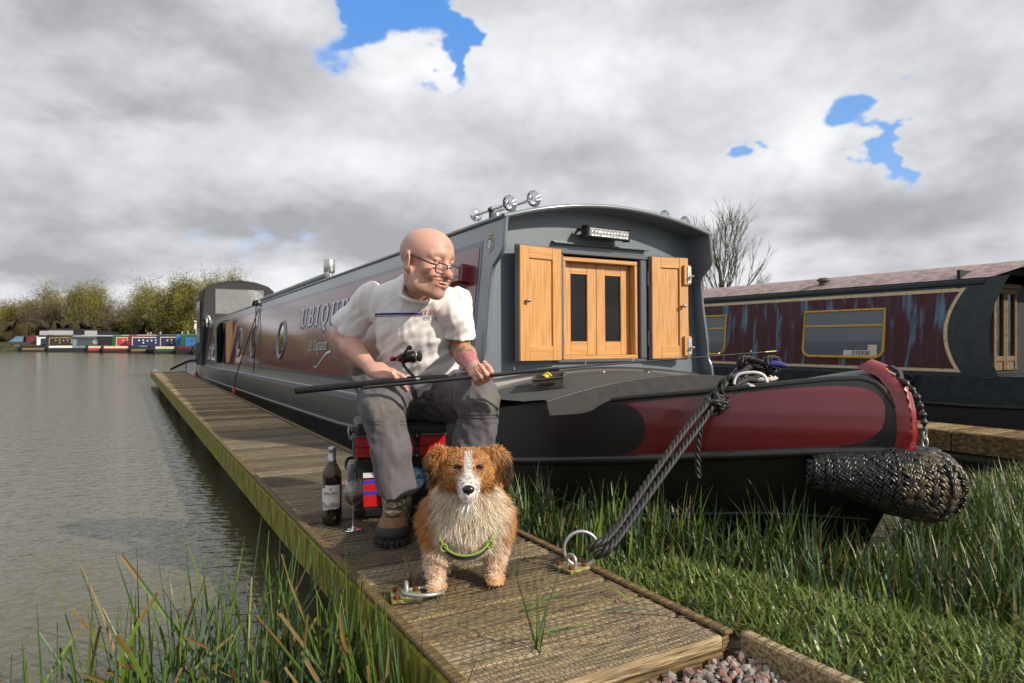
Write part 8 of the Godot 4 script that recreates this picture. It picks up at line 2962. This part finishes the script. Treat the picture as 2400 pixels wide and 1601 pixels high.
func make_trees() -> void:
	# low scrub along the foot of the trees
	var scrub := MB.new()
	var sn := FastNoiseLite.new(); sn.seed = 17; sn.frequency = 0.16; sn.fractal_octaves = 4
	var srows := []
	for j in 7:
		var row := []
		for i in 241:
			var an := deg_to_rad(-38.0 + 52.0 * i / 240.0)
			var r := far_radius(an) + 11.0 + sn.get_noise_2d(i * 1.3, j * 9.0) * 2.6 - 1.2 * sin(PI * j / 6.0)
			var y: float = 0.7 + [0.0, 0.7, 1.4, 1.9, 2.2, 2.3, 2.2][j] * (1.0 + 0.55 * sn.get_noise_2d(i * 2.1, j * 2.0 + 50.0))
			row.append(Vector3(sin(an) * (r + j * 0.25), y, -cos(an) * (r + j * 0.25)))
		srows.append(row)
	scrub.grid(srows)
	tag(part(scrub, "scrub", mat("scrub_leaf", lin(0.075, 0.068, 0.024), 0.95, 0.0, with(tri_opts(Vector3(0.7, 0.7, 0.7)), {"albedo_texture": noise_tex("scrub", 0.05, 256, [[0.0, Color(0.25, 0.22, 0.15)], [0.5, Color(0.7, 0.65, 0.4)], [1.0, Color(1, 1, 0.7)]], false, 1.0, 29, 5)}))), "dark low scrub under the trees of the far bank", "scrub", "", "stuff")
	var rr := RandomNumberGenerator.new()
	var lm := mat("willow_leaf", Color(1, 1, 1), 0.7, 0.0, {"vertex_color_use_as_albedo": true, "backlight_enabled": true, "backlight": Color(0.6, 0.6, 0.6)})
	var tm := mat("bare_twig", Color(1, 1, 1), 0.9, 0.0, {"vertex_color_use_as_albedo": true})
	var bark := mat("bark", lin(0.14, 0.12, 0.08), 0.95)
	var crowns := [[crown_mesh(0, 61), crown_mesh(0, 62), crown_mesh(0, 63)], [crown_mesh(1, 71), crown_mesh(1, 72)]]
	# [angle deg, distance, height, width, kind (0 willow coming into leaf, 1 brown bare thicket), which one]
	var T := [[-8.6, 104.0, 5.6, 9.0, 0, "at the left edge of the picture"], [-7.3, 108.0, 5.4, 8.0, 1, "above the blue covered boat"], [-6.1, 108.0, 6.0, 8.0, 0, "above the cream and blue cruiser"], [-5.2, 104.0, 5.8, 9.0, 1, "above the black boat's canopy"], [-4.3, 108.0, 7.4, 6.5, 0, "just left of the gazebo roof"], [-3.6, 102.0, 6.2, 8.0, 1, "right behind the gazebo roof"], [-2.4, 98.0, 7.4, 6.5, 0, "above the grey boat's pale bow"], [-1.4, 98.0, 7.2, 6.0, 0, "above the lettered red panel"], [-0.3, 96.0, 5.6, 7.5, 1, "low, above the maroon and navy boat"], [0.7, 94.0, 5.0, 6.0, 1, "lowest, in the dip of the tree line"], [1.7, 86.0, 6.6, 7.0, 0, "above the navy boat with the cream frame"], [3.2, 80.0, 6.6, 6.5, 0, "above the bright blue boat"], [4.5, 78.0, 7.2, 8.0, 0, "tallest and broadest, above the cream panel"], [6.2, 74.0, 6.6, 6.5, 0, "just left of the stern hood"], [7.6, 72.0, 7.4, 5.0, 0, "with its top showing over the stern hood"], [9.5, 72.0, 4.6, 7.0, 1, "hidden mostly by the stern hood"],
		[-11.0, 108.0, 7.5, 11.0, 0, "nearest beyond the left edge"], [-13.5, 106.0, 6.5, 11.0, 1, "second beyond the left edge"], [-16.0, 104.0, 8.5, 10.0, 0, "third beyond the left edge"], [-18.5, 102.0, 7.0, 12.0, 1, "fourth beyond the left edge"], [-21.0, 100.0, 9.0, 11.0, 0, "fifth beyond the left edge"], [-24.0, 98.0, 8.0, 12.0, 0, "sixth beyond the left edge"], [-27.5, 96.0, 7.5, 13.0, 1, "seventh beyond the left edge"], [-31.5, 94.0, 9.0, 13.0, 0, "farthest beyond the left edge"]]
	for i in T.size():
		var e: Array = T[i]
		rr.seed = 100 + i
		var an := deg_to_rad(e[0])
		var kind: int = e[4]
		var t := thing("willow_tree" if kind == 0 else "bare_thicket", ("yellow green willow on the far bank " if kind == 0 else "brown leafless thicket on the far bank ") + e[5], "tree", Vector3(sin(an) * e[1], 0.8, -cos(an) * e[1]), 0.0, "trees on the far bank")
		var wood := MB.new()
		var tips := []
		for k in (3 if kind == 0 else 4):
			var a := TAU * k / 3.0 + rr.randf()
			limb(wood, Vector3(cos(a) * 0.3, -0.3, sin(a) * 0.3), Vector3(cos(a) * 0.35, 1.0, sin(a) * 0.35).normalized(), e[2] * 0.33, 0.13, 3, tips, rr, 0.55, 0.9, 3)
		part(wood, "trunk", bark, t)
		var cr := put(crowns[kind][i % crowns[kind].size()], "crown", lm if kind == 0 else tm, t)
		cr.basis = Basis.from_scale(Vector3(e[3] / 8.0, e[2] / 8.0, e[3] / 8.0)) * Basis(Vector3.UP, i * 1.9)
	# the tall leafless tree beyond the cabin, and a thin one farther right
	for e in [[20.4, 46.0, 9.2, 5, "tall leafless tree rising right of the cabin roof", 0.155, 0.50], [31.0, 62.0, 5.6, 4, "small thin leafless treetop above the worn boat's roof", 0.10, 0.45]]:
		rr.seed = int(e[0] * 10)
		var an := deg_to_rad(e[0] + 25.0 if false else e[0])
		var d := Vector3(0.4966 * cos(deg_to_rad(0.0)), 0, -0.868)
		var yaw := deg_to_rad(29.775 + (17.0 if e[1] < 50.0 else 28.0))
		var t := thing("leafless_tree", e[4], "tree", Vector3(sin(yaw) * e[1], 0.6, -cos(yaw) * e[1]))
		var wood := MB.new()
		var tips := []
		limb(wood, Vector3(0, -0.4, 0), Vector3(0.03, 1, 0).normalized(), e[2] * 0.30, e[5], 2, tips, rr, 0.4, 1.0, 2, 7)
		part(wood, "trunk", mat("bark_moss", lin(0.10, 0.095, 0.045), 0.95), t)
		var crown := MB.new()
		var dummy := []
		var h: float = e[2]
		for k in 15:
			var f := k / 14.0
			var a := k * 2.4
			var base := Vector3(0.03 * h * f, h * (0.10 + 0.42 * f), 0)
			var dir := Vector3(cos(a) * lerpf(0.75, 0.25, f), lerpf(0.75, 1.0, f), sin(a) * lerpf(0.75, 0.25, f)).normalized()
			limb(crown, base, dir, h * lerpf(0.22, 0.20, f), e[5] * lerpf(0.42, 0.34, f), e[3] - 1, dummy, rr, 0.42, 0.9, 3, 4)
		part(crown, "crown", mat("bark_twig", lin(0.085, 0.078, 0.05), 0.95), t)

# ---------------------------------------------------------------- grass, sedge, gravel
func blade(seg: int, bend: float, width: float) -> ArrayMesh:
	var mb := MB.new()
	for i in seg:
		var a := float(i) / seg
		var b := float(i + 1) / seg
		var pa := Vector3(0, a - bend * a * a * 0.35, bend * a * a)
		var pb := Vector3(0, b - bend * b * b * 0.35, bend * b * b)
		var wa := width * (1.0 - pow(a, 2.2)) * 0.5
		var wb := width * (1.0 - pow(b, 2.2)) * 0.5
		var k := Vector3(0, 0, width * 0.18)
		mb.quad(pa - Vector3(wa, 0, 0), pa + k, pb + k, pb - Vector3(wb, 0, 0))
		mb.quad(pa + k, pa + Vector3(wa, 0, 0), pb + Vector3(wb, 0, 0), pb + k)
	return mb.mesh()

func scatter(called: String, parent: Node3D, mesh: Mesh, mt: Material, places: Array) -> MultiMeshInstance3D:
	var mm := MultiMesh.new()
	mm.transform_format = MultiMesh.TRANSFORM_3D
	mm.use_colors = true
	mm.mesh = mesh
	mm.instance_count = places.size()
	for i in places.size():
		mm.set_instance_transform(i, places[i][0])
		mm.set_instance_color(i, places[i][1])
	var o := MultiMeshInstance3D.new()
	o.multimesh = mm
	o.material_override = mt
	o.name = called if parent else numbered(called)
	if parent: parent.add_child(o, true)
	else: add_child(o, true)
	return o

func leaf_color(rr: RandomNumberGenerator, dry: float) -> Color:
	var c := Color(0.058, 0.125, 0.020).lerp(Color(0.120, 0.175, 0.030), rr.randf())
	if rr.randf() < 0.35: c = Color(0.060, 0.105, 0.055)
	if rr.randf() < dry: c = Color(0.26, 0.19, 0.09).lerp(Color(0.15, 0.11, 0.045), rr.randf())
	return c * rr.randf_range(0.65, 1.2)

func tuft(rr: RandomNumberGenerator, p: Vector3, h: float, lean: float) -> Transform3D:
	var b := Basis(Vector3.UP, rr.randf() * TAU) * Basis(Vector3.RIGHT, rr.randf_range(-0.05, lean))
	return Transform3D(b * Basis.from_scale(Vector3(rr.randf_range(0.75, 1.3), h, h)), p)

func make_plants() -> void:
	var rr := RandomNumberGenerator.new(); rr.seed = 77
	var lm := mat("grass_blade", Color(1, 1, 1), 0.42, 0.0, {"vertex_color_use_as_albedo": true, "backlight_enabled": true, "backlight": Color(0.55, 0.55, 0.55)})
	var kinds := [blade(4, 0.10, 0.011), blade(4, 0.35, 0.010), blade(5, 0.75, 0.009)]
	var cn := FastNoiseLite.new(); cn.seed = 3; cn.frequency = 1.4
	# tall sedge over the bank between jetty, bow and path; short turf nearer the viewer
	var sets := [[], [], []]
	var tries := 0
	while tries < 60000:
		tries += 1
		var x := rr.randf_range(1.34, 6.4)
		var z := rr.randf_range(-3.0, 0.35)
		# only what the picture can see
		var dep := 0.4966 * x - 0.868 * z
		var rt := 0.868 * x + 0.4966 * z
		if rt / dep > 0.80 or rt / dep < -0.1 or dep < 1.35: continue
		var s := shore(x, z)
		if s < -0.02: continue
		var y := ground_y(x, z)
		var clump := cn.get_noise_2d(x * 2.0, z * 2.0)
		var tall := smooth(1.05, 0.25, s) * (0.65 + 0.5 * clump)
		if rr.randf() > 0.28 + 0.75 * tall + 0.2 * clump: continue
		# keep the hull itself clear
		var bl := boat_xf.affine_inverse() * Vector3(x, y, z)
		if bl.z < 1.9 and absf(bl.x) < hull_b(bl.z, 0.2) + 0.03: continue
		var h := lerpf(0.06, 0.40, clampf(tall, 0.0, 1.0)) * rr.randf_range(0.55, 1.25)
		h *= lerpf(1.0, 0.7, smooth(3.2, 4.6, x))
		var k := 0 if rr.randf() < 0.45 else (1 if rr.randf() < 0.7 else 2)
		sets[k].append([tuft(rr, Vector3(x, y - 0.01, z), h, 0.35), leaf_color(rr, 0.12)])
	for k in 3:
		tag(scatter("sedge_grass", null, kinds[k], lm, sets[k]), ["upright green sedge along the bank beside the bow", "leaning green sedge along the bank beside the bow", "drooping green sedge along the bank beside the bow"][k], "grass", "", "stuff")
	var turf := []
	for i in 34000:
		var x := rr.randf_range(1.40, 3.9)
		var z := rr.randf_range(-2.1, 0.5)
		var dep := 0.4966 * x - 0.868 * z
		var rt := 0.868 * x + 0.4966 * z
		if rt / dep > 0.80 or dep < 1.3 or shore(x, z) < 0.15: continue
		turf.append([tuft(rr, Vector3(x, ground_y(x, z) - 0.005, z), rr.randf_range(0.03, 0.085), 0.9), Color(0.085, 0.145, 0.016).lerp(Color(0.15, 0.20, 0.025), rr.randf()) * rr.randf_range(0.6, 1.1)])
	tag(scatter("turf_grass", null, blade(3, 0.5, 0.006), lm, turf), "short bright turf on the bank at lower right", "grass", "", "stuff")
	# broad sword-shaped leaves beside the mooring ring
	var iris := thing("iris_clump", "clump of broad upright sword leaves beside the mooring ring", "plant", Vector3(1.60, 0.05, -2.10))
	var mb := MB.new()
	for i in 34:
		var p := Vector3(rr.randfn() * 0.11, 0, rr.randfn() * 0.10)
		sword(mb, p, Vector3(rr.randf_range(-0.16, 0.16), 1, rr.randf_range(-0.12, 0.12)).normalized(), rr.randf_range(0.28, 0.46), rr.randf_range(0.014, 0.022), rr.randf() * TAU, leaf_color(rr, 0.0) * 1.15, rr)
	mb.colored = true
	part(mb, "sword_leaves", lm, iris)
	# clumps of cut-topped sedge in the foreground water's edge
	var L := [[0.20, -2.10, 125, 0.30, 0.44, "big sedge clump with cut brown tips in the foreground water"], [0.46, -1.78, 95, 0.22, 0.44, "dense sedge clump against the jetty's algae green side"], [0.60, -1.52, 90, 0.18, 0.42, "sedge clump leaning over the jetty's near corner"], [0.36, -1.98, 34, 0.18, 0.40, "thin sedge clump between the two larger foreground clumps"], [-0.22, -2.36, 7, 0.12, 0.30, "few lone sedge leaves at the lower left corner"], [0.02, -2.25, 6, 0.10, 0.27, "two or three short sedge leaves left of the big clump"]]
	for e in L:
		var t := thing("sedge_clump", e[5], "plant", Vector3(e[0], -0.02, e[1]), 0.0, "sedge clumps at the water's edge")
		mb = MB.new()
		mb.colored = true
		for i in e[2]:
			var p := Vector3(rr.randfn() * e[3] * 0.55, 0, rr.randfn() * e[3] * 0.40)
			if e[0] + p.x > 0.585 and e[1] + p.z < -1.2: p.x = 0.575 - e[0] - rr.randf() * 0.05
			var lean := rr.randf_range(0.03, 0.30) if i % 4 else rr.randf_range(0.3, 0.9)
			var a := rr.randf() * TAU
			var d := Vector3(cos(a) * lean, 1, sin(a) * lean).normalized()
			if e[0] + p.x > 0.45 and d.x > 0.1 and i % 3: d.x *= -0.4
			sword(mb, p, d, e[4] * rr.randf_range(0.55, 1.15), rr.randf_range(0.007, 0.014), rr.randf() * TAU, leaf_color(rr, 0.012) * 1.05, rr, i % 4 == 0)
		part(mb, "leaves", lm, t)
	# blades lying on the planks
	var loose := thing("loose_leaves", "fallen green sedge leaves lying on the near planks", "leaf", Vector3(1.05, JETTY_Y + 0.006, -1.5))
	for q in [[Vector3(-0.12, 0, -0.06), 0.3, 0.26], [Vector3(0.06, 0.002, 0.06), -0.5, 0.22], [Vector3(0.16, 0.002, -0.07), -1.4, 0.16], [Vector3(-0.20, 0.001, 0.10), 0.1, 0.24], [Vector3(-0.02, 0.001, -0.30), 1.0, 0.06]]:
		mb = MB.new()
		mb.colored = true
		mb.color = leaf_color(rr, 0.0) * 1.3
		var d := Vector3(cos(q[1]), 0, -sin(q[1]))
		var s := Vector3(-d.z, 0, d.x) * 0.005
		for i in 6:
			var a := i / 6.0
			var b := (i + 1) / 6.0
			var ya := Vector3(0, 0.012 * sin(a * PI * 1.6), 0) + s * sin(a * 3.0) * 3.0
			var yb := Vector3(0, 0.012 * sin(b * PI * 1.6), 0) + s * sin(b * 3.0) * 3.0
			mb.quad(q[0] + d * q[2] * a + ya - s * (1.0 - a * a), q[0] + d * q[2] * a + ya + s * (1.0 - a * a), q[0] + d * q[2] * b + yb + s * (1.0 - b * b), q[0] + d * q[2] * b + yb - s * (1.0 - b * b), Vector3.UP)
		part(mb, "leaf", lm, loose)
	# sprouts growing through the gaps of the boards
	for q in [[0.842, -1.355, 0.22, "green shoot growing between the nearest planks"], [0.73, -1.87, 0.13, "dry brown sprout growing beside the flat mooring ring"]]:
		var sp := thing("plank_sprout", q[3], "plant", Vector3(q[0], JETTY_Y - 0.02, q[1]))
		mb = MB.new()
		mb.colored = true
		for i in 7: sword(mb, Vector3(rr.randf_range(-0.012, 0.012), 0, rr.randf_range(-0.008, 0.008)), Vector3(rr.randf_range(-0.25, 0.35), 1, rr.randf_range(-0.2, 0.2)).normalized(), q[2] * rr.randf_range(0.4, 1.1), 0.006, rr.randf() * TAU, leaf_color(rr, 0.0 if q[2] > 0.2 else 0.85), rr)
		part(mb, "leaves", lm, sp)

func sword(mb: MB, p: Vector3, d: Vector3, l: float, w: float, spin: float, c: Color, rr: RandomNumberGenerator, cut := false) -> void:
	var sd := d.cross(Vector3(cos(spin), 0.1, sin(spin))).normalized()
	var nn := sd.cross(d).normalized()
	var n := 5
	var droop := rr.randf_range(0.0, 0.25)
	var kink := rr.randi_range(2, 4) if rr.randf() < 0.16 else 99
	var cur := p
	var dd := d
	for i in n:
		var a := float(i) / n
		var b := float(i + 1) / n
		var wa := w * 0.5 * (1.0 if cut else 1.0 - pow(a, 2.6))
		var wb := w * 0.5 * (0.85 if cut else 1.0 - pow(b, 2.6))
		dd = (dd + Vector3(d.x, -0.4, d.z) * droop * a).normalized()
		if i == kink: dd = (Vector3(dd.x * 2.0 + rr.randf_range(-0.6, 0.6), -0.55, dd.z * 2.0 + rr.randf_range(-0.6, 0.6))).normalized()
		var nx := cur + dd * l / n
		mb.color = c if i < n - 1 or not cut else c.lerp(Color(0.20, 0.10, 0.04), 0.7)
		var k := nn * w * 0.16
		mb.quad(cur - sd * wa, cur + k, nx + k, nx - sd * wb)
		mb.quad(cur + k, cur + sd * wa, nx + sd * wb, nx + k)
		cur = nx

func make_path() -> void:
	var rr := RandomNumberGenerator.new(); rr.seed = 19
	# timber edging and angular gravel at the jetty's foot
	var e := thing("timber_edging", "weathered timber edging board beside the gravel", "edging", Vector3(1.345, 0.235, -1.19))
	var mb := MB.new(); mb.box(Vector3(0, 0.012, 0.75), Vector3(0.034, 0.13, 1.5), 0.006)
	part(mb, "board", plank_mats()[2], e)
	mb = MB.new(); mb.box(Vector3(0.99, 0.04, -0.55), Vector3(0.66, 0.40, 1.24), 0.0)
	tag(part(mb, "gravel_bed", mat("path_grit", lin(0.10, 0.075, 0.06), 0.95, 0.0, with(tri_opts(Vector3(5, 5, 5)), {"albedo_texture": noise_tex("soil", 0.03)}))), "", "", "", "structure")
	var shapes := []
	for k in 4:
		var s := MB.new()
		var base := []
		for i in 12:
			var y := 1.0 - 2.0 * (i + 0.5) / 12.0
			var a := i * 2.39996
			base.append(Vector3(cos(a) * sqrt(1.0 - y * y), y * 0.75, sin(a) * sqrt(1.0 - y * y)) * rr.randf_range(0.75, 1.1))
		# facets: all triples whose plane has every other point behind it
		for a in 12:
			for b in range(a + 1, 12):
				for c in range(b + 1, 12):
					var n: Vector3 = (base[b] - base[a]).cross(base[c] - base[a]).normalized()
					var pos := 0
					var neg := 0
					for q in 12:
						var w: float = n.dot(base[q] - base[a])
						if w > 1e-4: pos += 1
						elif w < -1e-4: neg += 1
					if pos == 0 or neg == 0: s.tri(base[a], base[b], base[c], n if pos == 0 else -n)
		shapes.append(s.mesh())
	var gm := mat("gravel_stone", Color(1, 1, 1), 0.85, 0.0, {"vertex_color_use_as_albedo": true})
	for k in 4:
		var places := []
		for i in 800:
			var x := rr.randf_range(0.66, 1.318)
			var z := rr.randf_range(-1.175, -0.35)
			var s := rr.randf_range(0.006, 0.014)
			var c := Color(0.20, 0.20, 0.19).lerp(Color(0.32, 0.30, 0.27), rr.randf())
			if rr.randf() < 0.4: c = Color(0.26, 0.155, 0.125)
			places.append([Transform3D(Basis.from_euler(Vector3(rr.randf() * TAU, rr.randf() * TAU, rr.randf() * TAU)).scaled(Vector3.ONE * s), Vector3(x, 0.243 + rr.randf() * 0.012 + 0.012 * smooth(-0.9, -1.18, z), z)), c * rr.randf_range(0.7, 1.1)])
		tag(scatter("gravel", null, shapes[k], gm, places), "loose pink and grey gravel at the foot of the jetty", "gravel", "", "stuff")

func _ready() -> void:
	make_view()
	make_ground()
	make_jetty()
	make_path()
	make_boat()
	make_second_boat()
	make_far_boats()
	make_trees()
	make_plants()
	make_tackle_box()
	make_bottle()
	make_glass()
	make_rod()
	make_tray()
	make_ropes()
	make_bow_fender()
	make_side_fenders()
	make_person()
	make_dog()
